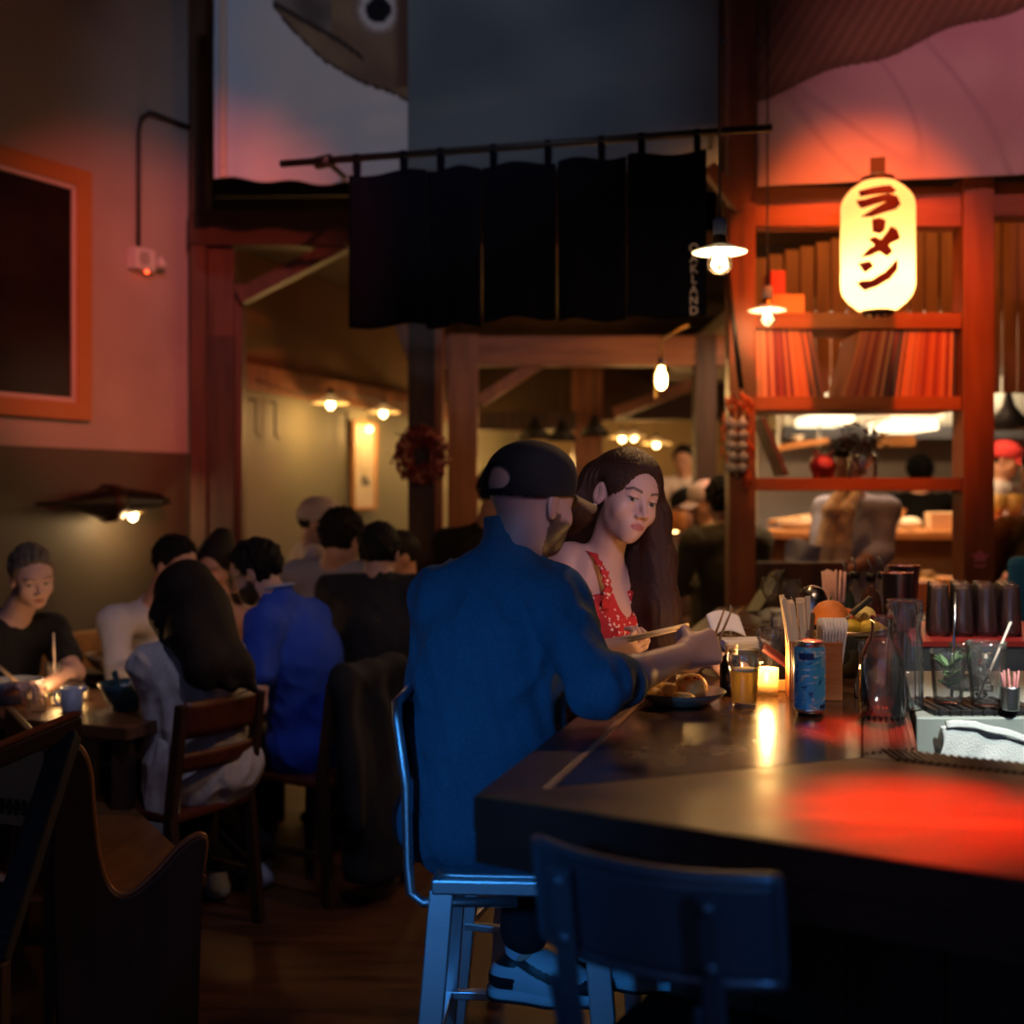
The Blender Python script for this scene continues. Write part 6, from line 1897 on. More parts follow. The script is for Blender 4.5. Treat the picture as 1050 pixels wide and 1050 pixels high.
for k in (798, 840): MB().bar(P(k, 459, 9.3), P(k, 420, 9.3), .02, .02, (0, 1, 0)).build('hanger', steel, sh2)
kbowl('small white bowl on the hanging kitchen shelf', 818, 9.3, .05, .05).location = P(818, 453.0, 9.3)
tag(MB().bar(V3(P(905, 0, 9.0).x, 9.0, zh(527, 9.0)), V3(P(945, 0, 9.0).x, 9.0, zh(526, 9.0)), .3, .07).build('back_counter', kw, None), 'orange wooden back shelf beside the black shirted chef', 'shelf')
bs = thing('black_pendant', 'black cone pendant lamp at the right edge', 'lamp', P(1034, 440, 7.2))
c = P(1034, 440, 7.2)
MB().lathe([(.02, .22), (.03, .18), (.04, .14), (.155, .0), (.149, 0), (.036, .13), (.02, .17)], c, 28).build('lamp_shade', mat('black shade', (.012, .010, .009)), bs)
MB().tube([c + V3(0, 0, .2), V3(c.x, c.y, 2.6)], .006, 6).build('cord', cordm, bs)
# right-hand pass: yellow bowls in a red crate
tag(MB().box((P(1032, 0, 7.7).x, 7.7, zh(537, 7.7)), (.085, .09, zh(528, 7.7) - zh(537, 7.7))).build('red_crate', mat('red lacquer', (.40, .04, .02), .4), None, .004), 'red crate holding yellow bowls at the right edge', 'crate')
ym = mat('yellow bowl', (.80, .45, .10), .4)
for i, (px, lb) in enumerate(((1023, 'left yellow funnel bowl in the red crate'), (1039, 'right yellow funnel bowl in the red crate'))):
    t = thing('yellow_bowl', lb, 'bowl', V3(P(px, 0, 7.7).x, 7.7, zh(528, 7.7) + .001))
    MB().lathe([(.0001, 0), (.035, 0), (.075, .13), (.070, .13), (.030, .01), (.0001, .01)], n=20).build('bowl_shell', ym, t, world=False)
sdk = thing('side_counter', 'wooden side counter under the red crate', 'counter', V3(3.4, 7.7, 0))
MB().box((3.35, 7.66, zh(546, 7.7) - .02), (.32, .16, .0195)).build('counter_top', kw, sdk, .004)
MB().box((3.35, 7.68, (zh(546, 7.7) - .04) / 2), (.28, .13, (zh(546, 7.7) - .04) / 2)).build('counter_body', timber_d, sdk)
# ---- back room furniture: a table with a candle by the far diners
ft = V3(P(705, 0, 7.6).x, 7.6, 0)
table('dining_table', 'dark table of the olive jacket diner beyond the woman', (ft.x - .5, ft.y - .25), V3(1, 0, 0), V3(0, 1, 0), .95, .6)
cl = thing('table_lamp', 'small glowing amber table lamp just right of the woman\'s hair', 'lamp', V3(P(697, 0, 7.25).x, 7.45, .751))
MB().lathe([(.0001, 0), (.05, 0), (.05, .01), (.008, .02), (.008, .50), (.0001, .50)], n=16).build('lamp_stand', dkm, cl, world=False)
MB().lathe([(.06, .68), (.075, .56), (.073, .56), (.058, .68)], n=20, capb=False, capt=False).build('lamp_shade', mat('amber shade', (.7, .3, .08), .5, trans=.3), cl, world=False)
MB().sphere(V3(0, 0, .575), .026, 12).build('bulb', emitter('table bulb', (1, .55, .18), 20), cl, world=False)
table('dining_table', 'far dark dining table under the close pair of lamps', (P(640, 0, 10).x, 9.8), V3(1, 0, 0), V3(0, 1, 0), 1.0, .6)
table('dining_table', 'dark dining table of the black shirt man by the wreath post', (-1.15, 5.55), V3(.95, .31, 0).normalized(), V3(-.31, .95, 0).normalized(), .85, .55)
votive(V3(-.62, 5.95, .75), 'lit candle glass on the black shirt man\'s table', None, .026, .07, clear)
for px, Y, lb in ((640, 10.0, 'lit candle glass on the far table behind the woman'),):
    votive(V3(P(px, 0, Y).x + .2, Y + .1, .75), lb)
# ------------------------------------------------------------------ hair helpers
hair_dk = mat('dark brown hair', (.016, .009, .007), .62, spec=.25, bump=(140, .5), stretch=(6, 6, .5))
hair_bk = mat('black hair', (.008, .006, .006), .7, spec=.15, bump=(140, .5))
hair_br = mat('brown hair', (.042, .017, .010), .45, spec=.3, bump=(150, .5), stretch=(8, 8, .4))
hair_gr = mat('grey brown hair', (.14, .105, .08), .6, bump=(160, .6))
denim = mat('denim shirt', (.034, .105, .170), .85, col2=(.060, .150, .23), noise_=190, bump=(330, .5))
blackc = mat('black cloth', (.009, .008, .009), .9, bump=(260, .3))
dkpant = mat('dark trousers', (.010, .010, .013), .9, bump=(260, .3))

# ---------------- man in the denim shirt
mh = P(545, 516, 2.62)
man, I = person('person', 'man in a blue denim shirt and black cap sitting on the steel bar stool',
    seat=P(489, 0, 2.60) * V3(1, 1, 0) + V3(0, 0, .735), f=(.24, .97), hc=mh, hf=(.76, .65), pitch=.10, roll=0.0,
    skin=(.50, .30, .24), neckb=P(523, 566, 2.61), chest=P(505, 680, 2.60), shoulders=(P(455, 613, 2.66), P(570, 617, 2.55)), boxy=.022, collar=.045, ctilt=.12, hip=.95,
    shirt=denim, sleeve='rolled', hairm=hair_dk, hair=None, beard=(.075, .042, .032), pants=dkpant,
    arms={'L': dict(e=P(434, 742, 2.74), w=V3(.14, 3.02, 1.09), hd=(.7, .6, .1), hn=(0, 0, -1), curl=.35),
          'R': dict(e=P(614, 706, 2.36), w=P(703, 671, 2.58), hd=(.72, .50, .12), hn=(-.55, .75, -.35), side=1, curls=(.95, 1.0, 1.05, 1.1), thumb=1.7)},
    knees=[V3(.10, 2.98, .86), V3(.06, 2.93, .84)], feet=[V3(.235, 2.80, .478), V3(.030, 2.72, .478)],
    footdir=(.977, -.21, 0), h=.0045, tail=.035, girth=1.02, wrk=.010, seed=11, s=1.0)
cap_m = mat('black cap', (.007, .007, .009), .85, bump=(300, .2))
make_cap(man, mh, I['HM'], 1.0, cap_m, mat('cap visor', (.10, .052, .028), .7), opening=True)
# seams, shirt tail details: back yoke seam
# sneakers (built on the man's own feet)
def sneaker(an, d, parent, mirror=1):
    an = Vector(an); d = Vector(d).normalized(); lt = V3(-d.y, d.x, 0)
    z0 = an.z - .095
    base = V3(an.x, an.y, 0)
    def W(a_, b_, c): return V3(an.x, an.y, z0) + d * a_ + lt * b_ + V3(0, 0, c)
    M = Matrix((lt, d, V3(0, 0, 1))).transposed()
    wh_ = mat('sneaker white leather', (.55, .60, .66), .5); bk_ = mat('sneaker black leather', (.012, .013, .016), .45)
    S = SDF(.0035)   # upper
    S.rc(W(-.045, 0, .045), W(.05, 0, .045), .039, .044, .02); S.rc(W(.05, 0, .045), W(.155, 0, .034), .044, .032, .03)
    S.rc(W(-.02, 0, .075), W(.015, 0, .075), .036, .036, .03); S.rc(W(.03, 0, .072), W(.10, 0, .050), .033, .030, .03)
    S.cut(W(0, 0, .022), V3(0, 0, -1), .003); S.el(W(-.005, 0, .125), (.028, .045, .045), M, .004, '-')
    V, Q = S.mesh()
    o = np_mesh('shoe', V, Q, wh_, parent)
    S = SDF(.004)    # midsole
    S.rc(W(-.05, 0, .012), W(.06, 0, .012), .040, .046, .02); S.rc(W(.06, 0, .012), W(.165, 0, .014), .046, .032, .03)
    S.cut(W(0, 0, .026), V3(0, 0, 1), .003); S.cut(W(0, 0, .003), V3(0, 0, -1), .003)
    V, Q = S.mesh(); np_mesh('midsole', V, Q, mat('sneaker sole', (.50, .55, .60), .6), o)
    S = SDF(.004)
    S.rc(W(-.05, 0, .004), W(.06, 0, .004), .041, .047, .02); S.rc(W(.06, 0, .004), W(.165, 0, .006), .047, .033, .03)
    S.cut(W(0, 0, .006), V3(0, 0, 1), .002); S.cut(W(0, 0, -.003), V3(0, 0, -1), .002)
    V, Q = S.mesh(); np_mesh('outsole', V, Q, bk_, o)
    # black overlays: heel counter, toe rim and eyestay wrap just outside the upper
    S = SDF(.003)
    S.rc(W(-.045, 0, .045), W(.05, 0, .045), .0405, .0455, .02); S.rc(W(.05, 0, .045), W(.155, 0, .034), .0455, .0335, .03)
    S.rc(W(-.02, 0, .075), W(.015, 0, .075), .0375, .0375, .03); S.rc(W(.03, 0, .072), W(.10, 0, .050), .0345, .0315, .03)
    S.rc(W(-.05, -.08, .110), W(.02, -.08, .062), .015, k=.001, op='-') if False else None
    S.cut(W(0, 0, .027), V3(0, 0, -1), .002); S.el(W(-.005, 0, .125), (.030, .047, .047), M, .004, '-')
    V, Q = S.mesh()
    q = (V - np.array(W(0, 0, 0))) @ np.array(Matrix((d, lt, V3(0, 0, 1))).transposed())
    a_, c_ = q[:, 0], q[:, 2]
    keep = ((a_ < -.020 + .25 * (c_ - .03)) & (c_ < .058)) | ((a_ < -.012) & (c_ > .078)) | ((np.abs(c_ - (.098 - .42 * (a_ + .02))) < .012) & (a_ > -.03) & (a_ < .075)) | ((a_ > .115) & (c_ < .060 - .5 * np.maximum(0, .14 - a_)))
    fk = keep[Q].all(1)
    np_mesh('black_overlay', V, Q[fk], bk_, o)
    # curved side mark
    for s2 in (-1, 1):
        pts_o = [(.018, .066), (.032, .044), (.050, .036), (.075, .040), (.108, .058)]
        pts_i = [(.074, .047), (.052, .049), (.040, .055)]
        S2 = pts_o + pts_i
        mb = MB()
        def wd(aa): return .0405 + .005 * min(1, max(0, (aa + .045) / .095)) + .0012 if aa < .05 else .0455 - .0122 * (aa - .05) / .105 + .001
        bm = bmesh.new(); vs = [bm.verts.new((x_, y_, 0)) for x_, y_ in S2]; f_ = bm.faces.new(vs)
        bmesh.ops.triangulate(bm, faces=[f_]); bmesh.ops.subdivide_edges(bm, edges=bm.edges[:], cuts=2, use_grid_fill=True); bmesh.ops.triangulate(bm, faces=bm.faces[:]); bm.verts.index_update()
        vv = []
        for v in bm.verts:
            w_ = wd(v.co.x); cz = .045 - (.011 * max(0, v.co.x - .05) / .105)
            dz = v.co.y - cz; yy = math.sqrt(max(w_ * w_ - dz * dz, .0001)) + .0015
            vv.append(W(v.co.x, s2 * yy, v.co.y))
        mb._add(vv, [[v.index for v in f.verts] for f in bm.faces], True); bm.free()
        mo = mb.build('side_mark', bk_, o); md = mo.modifiers.new('S', 'SOLIDIFY'); md.thickness = .0018; md.offset = 0
    mb = MB()
    for i in range(5): mb.tube([W(.035 + .014 * i, -.017, .098 - .007 * i), W(.040 + .014 * i, 0, .106 - .008 * i), W(.035 + .014 * i, .017, .098 - .007 * i)], .0032, 6)
    mb.build('laces', bk_, o)
    # ribbed white sock
    MB().lathe([(.036, .0), (.034, .04), (.037, .085), (.034, .087)], W(-.012, 0, .07), 20).build('sock', mat('white ribbed sock', (.52, .56, .66), .9, bump=(200, .5)), parent)
sneaker(I['LJ'][1][2] + V3(0, 0, 0), (.93, -.20, 0), man)
sneaker(I['LJ'][0][2] + V3(0, 0, 0), (.93, -.20, 0), man)
# chopsticks in his fist
jr_ = I['J']['R'][2]
hd_ = V3(.72, .50, .12).normalized()
for i in range(2):
    a_ = P(738 + 6 * i, 654, 2.665); b2 = P(722 + 12 * i, 626, 2.72)
    o = MB().tube([jr_ + hd_ * .075 + V3(.012 * i, 0, .0), P(738 + 7 * i, 638, 2.72), P(743 + 8 * i, 624, 2.76)], [.0035, .003, .002], 8).build('chopstick', mat('dark chopstick', (.20, .11, .06), .5), None)
    tag(o, 'dark chopstick gripped in the denim shirt man\'s fist', 'chopstick', 'pair of chopsticks in the man\'s fist')
wb = MB(); wq = jr_ - hd_ * .02
X_, Y_, D_ = frame_of((I['J']['R'][2] - I['J']['R'][1]).normalized())

# ---------------- woman in the red dress
wh_c = P(641, 511, 3.12)
wF = (.62, -.78)
wNB = P(616, 579, 3.19)
wCH = P(612, 646, 3.19)
def long_hair(S, W):
    # falls forward over her left shoulder (right in the picture), long and straight
    S.chain([W(.055, -.02, .075), W(.085, -.02, .02), P(672, 530, 3.15), P(677, 575, 3.13), P(679, 620, 3.10), P(680, 665, 3.08), P(676, 708, 3.06)], [.036, .034, .038, .042, .044, .042, .030], .03)
    S.chain([W(.03, -.07, .06), W(.06, -.085, -.06), P(664, 580, 3.19), P(662, 625, 3.15), P(661, 672, 3.12), P(664, 712, 3.10)], [.05, .050, .046, .046, .042, .026], .03)
    # right side: behind the ear, down the back
    S.chain([W(-.070, -.055, .03), W(-.082, -.075, -.05), P(588, 545, 3.25), P(580, 575, 3.30)], [.040, .042, .05, .05], .03)
    S.chain([W(0, -.09, -.02), P(600, 560, 3.30), P(596, 640, 3.34)], [.06, .07, .06], .03)
    S.el(W(-.083, .008, -.008), (.018, .026, .044), k=.006, op='-')
red = bpy.data.materials.new('red floral dress'); red.use_nodes = True
nt = red.node_tree; b = nt.nodes['Principled BSDF']; b.inputs['Roughness'].default_value = .8
tc = nt.nodes.new('ShaderNodeTexCoord'); vo = nt.nodes.new('ShaderNodeTexVoronoi'); vo.inputs['Scale'].default_value = 70
ns = nt.nodes.new('ShaderNodeTexNoise'); ns.inputs['Scale'].default_value = 160
cr = nt.nodes.new('ShaderNodeValToRGB'); cr.color_ramp.interpolation = 'CONSTANT'
cr.color_ramp.elements[0].color = (.80, .58, .52, 1); cr.color_ramp.elements[1].position = .40; cr.color_ramp.elements[1].color = (.50, .018, .022, 1)
mxx = nt.nodes.new('ShaderNodeMath'); mxx.operation = 'MULTIPLY_ADD'; mxx.inputs[1].default_value = .5; 
nt.links.new(tc.outputs['Object'], vo.inputs['Vector']); nt.links.new(tc.outputs['Object'], ns.inputs['Vector'])
nt.links.new(ns.outputs['Fac'], mxx.inputs[0]); nt.links.new(vo.outputs['Distance'], mxx.inputs[2])
mm2 = nt.nodes.new('ShaderNodeMath'); mm2.operation = 'SUBTRACT'; mm2.inputs[1].default_value = .14
nt.links.new(mxx.outputs[0], mm2.inputs[0]); nt.links.new(mm2.outputs[0], cr.inputs['Fac']); nt.links.new(cr.outputs['Color'], b.inputs['Base Color'])
woman, K = person('person', 'woman with long straight brown hair in a red floral sundress at the bar',
    seat=P(590, 0, 3.32) * V3(1, 1, 0) + V3(0, 0, .735), f=wF, hc=wh_c, hf=(.46, -.89), pitch=.12, roll=.24,
    skin=(.60, .37, .30), lip=(.42, .12, .12), brow=(.05, .024, .016), neckb=wNB, chest=wCH, fem=True, s=1.0,
    shoulders=(P(648, 612, 3.27), P(585, 580, 3.17)), hairm=hair_br, hair='long', hair_extra=long_hair,
    arms={'R': dict(e=P(588, 705, 3.10), w=P(617, 667, 2.96), hd=(.90, -.22, .16), hn=(-.1, .75, .62), side=-1, curls=(.55, .70, .85, .95), thumb=.7),
          'L': dict(e=P(668, 712, 3.30), w=V3(.50, 3.12, 1.10), hd=(.8, -.3, 0), hn=(0, 0, -1), curl=.4)},
    knees=[V3(.44, 3.20, .80), V3(.40, 3.06, .80)], feet=[V3(.33, 3.22, .46), V3(.30, 3.10, .46)], h=.0032, seed=5, shoe=mat('black shoe', (.02, .018, .018), .5))
# dress: bodice, strap, skirt
B_ = K['B']; l_, f_, u_ = B_.col[0], B_.col[1], B_.col[2]
S = SDF(.004); o_ = .011; s = 1.0
ch_, pel_ = K['ch'], K['pel']
S.el(ch_, [.160 * s + o_, .110 * s + o_, .165 * s + o_], B_, .05)
S.el(ch_.lerp(pel_, .5), [.145 * s + o_, .105 * s + o_, .15 * s + o_], B_, .05)
S.el(pel_, [.170 * s + o_, .115 * s + o_, .12 * s + o_], B_, .05)
for q in (-1, 1): S.el(ch_ + l_ * q * .068 * s + f_ * .085 * s - u_ * .02, [.055 * s + o_, .05 * s + o_, .055 * s + o_], B_, .03)
S.rc(pel_ + u_ * .02, ch_, .105 + o_, .115 + o_, .05); S.rc(K['J']['L'][0], K['J']['R'][0], .055 + o_, None, .05)
for hp, kn, an in K['LJ']: S.rc(hp, hp.lerp(kn, .92), .095, .075, .05)
S.cut(ch_ + u_ * .088, (u_ * 1.0 - f_ * .22), .004)
vx = ch_ + f_ * .15 + u_ * .115
S.el(vx, (.032, .11, .075), B_, .006, '-')
V, Q = S.mesh(); N = vnormals(V, Q); V = wrinkle(V, N, .002, 26, 3)
np_mesh('dress', V, Q, red, woman)
for q in (-1, 1):
    sh_ = K['J']['L'][0] if q > 0 else K['J']['R'][0]
    top_ = K['nb'].lerp(sh_, .72) + u_ * .046
    p0 = ch_ + l_ * q * .080 + f_ * .116 + u_ * .070
    mid = (p0 + top_) / 2 + f_ * .048 + u_ * .018
    bck = top_ - f_ * .085 - u_ * .09
    pts = [p0, p0.lerp(mid, .55) + f_ * .012, mid, mid.lerp(top_, .55) + f_ * .012 + u_ * .012, top_ + u_ * .006, bck]
    mb = MB()
    def stf(u, v, pts=pts):
        k = min(int(v * 5), 4); t = v * 5 - k
        return pts[k].lerp(pts[k + 1], t) + l_ * (.026 * (u - .5) * (1 - .35 * v)) + f_ * .004 * math.sin(v * 60 + u * 3)
    mb.grid(stf, 4, 40, f_ * .004)
    mb.build('shoulder_strap', red, woman)
# earring
er = wh_c + K['HM'] @ V3(-.084, -.002, -.040)
MB().sphere(er, .006, 8).sphere(er - u_ * .012, .0045, 8).build('earring', mat('pearl', (.8, .75, .72), .2), woman)
# her chopsticks
wj = K['J']['R'][2]
for i in range(2):
    o = MB().tube([P(632, 657 + i * 3, 2.93), P(706, 640 + i * 3, 2.86 + .004 * i)], [.0045, .0035], 8).build('chopstick', mat('pale yellow chopstick', (.80, .55, .24), .5), None)
    tag(o, 'pale wooden chopstick held out by the woman in red', 'chopstick', 'pair of chopsticks in the woman\'s hand')

# ---------------- left-hand diners
def seat_at(px, Y, z=.46): return P(px, 0, Y) * V3(1, 1, 0) + V3(0, 0, z)
# man in the black t-shirt
lmh = P(33, 592, 4.78)
person('person', 'man with receding grey-brown hair in a black t-shirt at the left edge', seat_at(-26, 4.95), (.80, -.60), lmh, (.62, -.78), pitch=.30, roll=-.10,
       skin=(.60, .37, .31), shirt=blackc, sleeve='short', hairm=hair_gr, hair='short', pants=dkpant, neckb=P(10, 637, 4.86), h=.0045, seed=3, brow=(.16, .10, .07),
       girth=1.15, arms={'L': dict(e=P(76, 690, 4.82), w=P(46, 704, 4.56), curl=.6), 'R': dict(e=P(-40, 720, 4.6), w=P(12, 706, 4.42), curl=.6)}, shw=.185)
# white shirt man on the banquette
person('person', 'dark haired man in a white shirt on the banquette behind the long haired woman', seat_at(140, 5.62), (.80, -.60), P(180, 580, 5.22), (.88, -.46), pitch=.28,
       skin=(.50, .26, .19), shirt=mat('white shirt', (.58, .55, .60), .85, bump=(240, .3)), hairm=hair_bk, hair='short', pants=dkpant, neckb=P(157, 622, 5.32), h=.006, seed=4,
       arms={'R': dict(e=P(122, 690, 5.05), w=P(150, 700, 4.85), curl=.5), 'L': dict(e=P(200, 690, 5.4), w=P(222, 690, 5.15), curl=.5)})
# woman with pinned-up hair
person('person', 'bare-shouldered woman with pinned-up brown hair facing the blue polo man', seat_at(212, 5.75), (.55, -.83), P(221, 578, 5.42), (-.20, -.98), pitch=.45, roll=.15,
       skin=(.62, .33, .22), shirt=mat('peach top', (.60, .30, .18), .8), sleeve='short', hairm=hair_dk, hair='bun', pants=dkpant, fem=True, s=.95, h=.006, seed=6, neckb=P(228, 625, 5.50), low_neck=True,
       arms={'R': dict(e=P(222, 690, 5.35), w=P(240, 672, 5.12), curl=.5), 'L': dict(e=P(275, 690, 5.45), w=P(252, 668, 5.15), curl=.5)})
# long haired woman from behind
def hair_back(S, W):
    S.chain([W(0, -.07, .05), W(0, -.105, -.06), P(198, 648, 4.17), P(216, 680, 4.11), P(238, 704, 4.08)], [.085, .092, .085, .066, .022], .05)
    S.chain([W(.05, -.05, .02), P(170, 632, 4.24), P(170, 660, 4.20)], [.055, .052, .020], .04)
    S.chain([W(-.05, -.06, .0), P(216, 640, 4.2), P(244, 685, 4.14), P(262, 708, 4.12)], [.06, .070, .050, .012], .04)
    S.chain([P(200, 655, 4.13), P(206, 690, 4.07), P(212, 703, 4.05)], [.06, .045, .012], .04)
knit = mat('grey knit sweater', (.50, .47, .46), .95, col2=(.62, .58, .57), noise_=150, bump=(150, .9), stretch=(1, 1, .35))
lw, LW = person('person', 'woman with very long dark hair and a grey knit sweater seen from behind', V3(WT.x, WT.y, .468), WF, P(185, 618, 4.30), (-.80, .60), pitch=.35,
       skin=(.50, .32, .26), shirt=knit, hairm=hair_dk, hair='long', hair_extra=hair_back, pants=dkpant, fem=True, s=.97, h=.006, seed=8, hip=1.12, neckb=P(193, 662, 4.28), tail=.05, wrk=.010,
       arms={'L': dict(e=P(166, 755, 4.20), w=P(138, 790, 4.36), curl=.4), 'R': dict(e=P(250, 740, 4.40), w=P(190, 735, 4.62), curl=.5)}, girth=1.06, shw=.16,
       feet=[V3(-1.12, 4.52, .09), V3(-.98, 4.66, .09)], knees=[WT + WF * .42 - V3(-WF.y, WF.x, 0) * -.10 + V3(0, 0, .55), WT + WF * .42 + V3(-WF.y, WF.x, 0) * -.09 + V3(0, 0, .55)], shoe=mat('white sneaker', (.40, .42, .48), .6))
# hanging hem of the sweater over the seat
S = SDF(.006)
hp_ = WT - WF * .05
ll = V3(-WF.y, WF.x, 0)
HMx = Matrix((ll, WF, V3(0, 0, 1))).transposed()
S.el(hp_ + ll * .205 + WF * .03 + V3(0, 0, .53), (.035, .115, .17), HMx, .03)
S.el(hp_ + ll * .225 + WF * .00 + V3(0, 0, .41), (.024, .075, .12), HMx, .04)
V, Q = S.mesh(); N = vnormals(V, Q); V = wrinkle(V, N, .008, 24, 2); np_mesh('sweater_hem', V, Q, knit, lw)
# napkin in her lap
lp = P(128, 786, 4.40)
o = MB().grid(lambda u, v: P(98 + 58 * u, 800 - 4 * u, 4.34) + V3(.02 * v, .16 * v, .045 + .010 * math.sin(u * 5 + v * 3) + .05 * v * u), 14, 10, V3(0, 0, .003)).build('napkin', mat('grey napkin', (.42, .42, .48), .9), None)
tag(o, 'crumpled grey-white napkin on the long haired woman\'s lap', 'napkin')
# blue polo man
royal = mat('royal blue polo', (.014, .065, .50), .85, bump=(240, .3))
bp, BP = person('person', 'bearded man with glasses in a royal blue polo shirt bent over the table', V3(BTp.x, BTp.y, .468), BF, P(262, 588, 4.62), (-.93, .10), pitch=.38,
       skin=(.50, .30, .24), beard=(.030, .018, .014), shirt=royal, sleeve='short', hairm=hair_bk, hair='short', pants=dkpant, neckb=P(284, 611, 4.62), chest=P(309, 676, 4.66), shoulders=(P(270, 642, 4.50), P(320, 634, 4.78)), h=.005, seed=12,
       arms={'L': dict(e=P(262, 724, 4.38), w=P(236, 700, 4.62), curl=.6), 'R': dict(e=P(312, 700, 4.95), w=P(245, 690, 5.0), curl=.6)}, shw=.185, tail=.06, girth=1.16)
g_ = MB()
hm = BP['HM']; hcp = BP['hc']
for q in (-1, 1):
    g_.tube([hcp + hm @ V3(q * .033 + .021 * math.cos(k * .3927), .102, .0 + .017 * math.sin(k * .3927)) for k in range(16)], .0022, 6, closed=True)
    g_.tube([hcp + hm @ V3(q * .055, .100, .006), hcp + hm @ V3(q * .080, .02, .010), hcp + hm @ V3(q * .082, -.015, .0)], .0022, 6)
g_.tube([hcp + hm @ V3(-.012, .104, .004), hcp + hm @ V3(.012, .104, .004)], .002, 6)
g_.build('glasses', mat('black glasses', (.010, .009, .009), .3), bp)
cm_t = mat('pale collar tipping', (.35, .42, .60), .8)
nbp = BP['nb']; 
MB().tube([nbp + BP['B'] @ V3(.066 * math.cos(a * .2618), .066 * math.sin(a * .2618), .030 - .018 * math.sin(a * .2618)) for a in range(12, 25)], .005, 8).build('collar_tipping', cm_t, bp)
# white cap man
wc_, WC = person('person', 'man in a pale cap and cream shirt turned right beyond the blue polo man', seat_at(300, 6.15), (.88, .30), P(327, 537, 5.95), (.94, -.10), pitch=.15,
       skin=(.45, .25, .18), shirt=mat('cream shirt', (.55, .46, .40), .85), hairm=hair_bk, hair='cropped', pants=dkpant, neckb=P(318, 562, 6.0), h=.0065, seed=14)
make_cap(wc_, WC['hc'], WC['HM'], 1.0, mat('pale cap', (.48, .38, .36), .85), mat('pale cap'), h=.006)
# curly haired person
person('person', 'curly dark haired person in a grey shirt beside the pale cap', seat_at(338, 5.75), (.35, .93), P(351, 553, 5.55), (.55, .83), pitch=.25,
       skin=(.42, .24, .18), shirt=mat('grey shirt', (.22, .21, .26), .85), hairm=hair_bk, hair='curly', pants=dkpant, neckb=P(341, 579, 5.60), h=.0065, seed=15)
# black shirt person from behind
person('person', 'dark haired person in a black shirt, back turned, by the wreath post', seat_at(378, 5.02), (.10, .99), P(389, 568, 5.05), (.15, .98), pitch=.2,
       skin=(.42, .24, .18), shirt=blackc, hairm=hair_bk, hair='short', pants=dkpant, neckb=P(387, 594, 5.02), h=.0065, seed=16, girth=1.1, tail=.05,
       arms={'L': dict(e=P(330, 690, 5.2), w=P(352, 690, 5.4)), 'R': dict(e=P(436, 690, 5.1), w=P(420, 680, 5.35))})
ch_b = dining_chair('wooden chair under the black shirt person by the post', V3(P(380, 0, 5.0).x, 4.98, 0), face_rz(.10, .99))
person('person', 'person with an orange-lit bare head half hidden behind the black shirt shoulder', seat_at(428, 5.75), (-.60, -.40), P(408, 572, 5.62), (-.75, -.40), pitch=.2,
       skin=(.62, .30, .16), shirt=mat('brown shirt', (.10, .05, .03), .85), hairm=hair_dk, hair='cropped', pants=dkpant, h=.0065, seed=17)
# dark haired diner behind the capped man
person('person', 'dark haired diner in black mostly hidden behind the capped man\'s head', seat_at(500, 4.9), (-.25, .95), P(507, 508, 4.6) * 1 + V3(0, 0, 0), (-.3, .95), skin=(.40, .22, .16), shirt=blackc, hairm=hair_bk, hair='short',
       stand=False, pants=dkpant, h=.007, seed=18) if False else None
person('person', 'dark haired standing person in black mostly hidden behind the capped man\'s head', P(488, 0, 5.9) * V3(1, 1, 0) + V3(0, 0, .88), (.2, .95), P(508, 506, 5.9), (.3, .95), skin=(.40, .22, .16), shirt=blackc, hairm=hair_bk, hair='short', neckb=P(498, 545, 5.9),
       stand=True, pants=dkpant, h=.007, seed=18)
# far right-middle diners
person('person', 'far standing person in a cream shirt right of the woman\'s head', P(707, 0, 9.6) * V3(1, 1, 0) + V3(0, 0, .92), (-.2, -.97), P(701, 473, 9.6), (-.3, -.95), skin=(.42, .22, .13), shirt=mat('cream shirt'), hairm=hair_bk, hair='short', stand=True, pants=dkpant, h=.008, seed=19, neckb=P(702, 492, 9.6))
p_, PI_ = person('person', 'seated diner in an olive jacket with a pale hat beyond the woman\'s hair', seat_at(728, 6.85, .60), (-.8, .3), P(725, 516, 6.8), (-.85, -.1), pitch=.2, skin=(.52, .26, .16), shirt=mat('olive jacket', (.15, .125, .05), .9), hairm=hair_bk, hair='cropped', pants=dkpant, h=.007, seed=20)
make_cap(p_, PI_['hc'], PI_['HM'], .98, mat('pale cap'), mat('pale cap'), h=.006)
person('person', 'dark haired diner half hidden by the left rack post', seat_at(746, 6.5, .60), (-.3, .9), P(742, 516, 6.4), (-.3, .9), skin=(.42, .22, .16), shirt=mat('dark olive shirt', (.05, .045, .025), .9), hairm=hair_bk, hair='curly', pants=dkpant, h=.007, seed=21)
person('person', 'diner in brown leaning in behind the amber table lamp', seat_at(690, 7.9, .55), (.2, -.95), P(703, 522, 7.7), (.5, -.85), skin=(.45, .22, .14), shirt=mat('brown shirt'), hairm=hair_bk, hair='short', pants=dkpant, h=.008, seed=22)
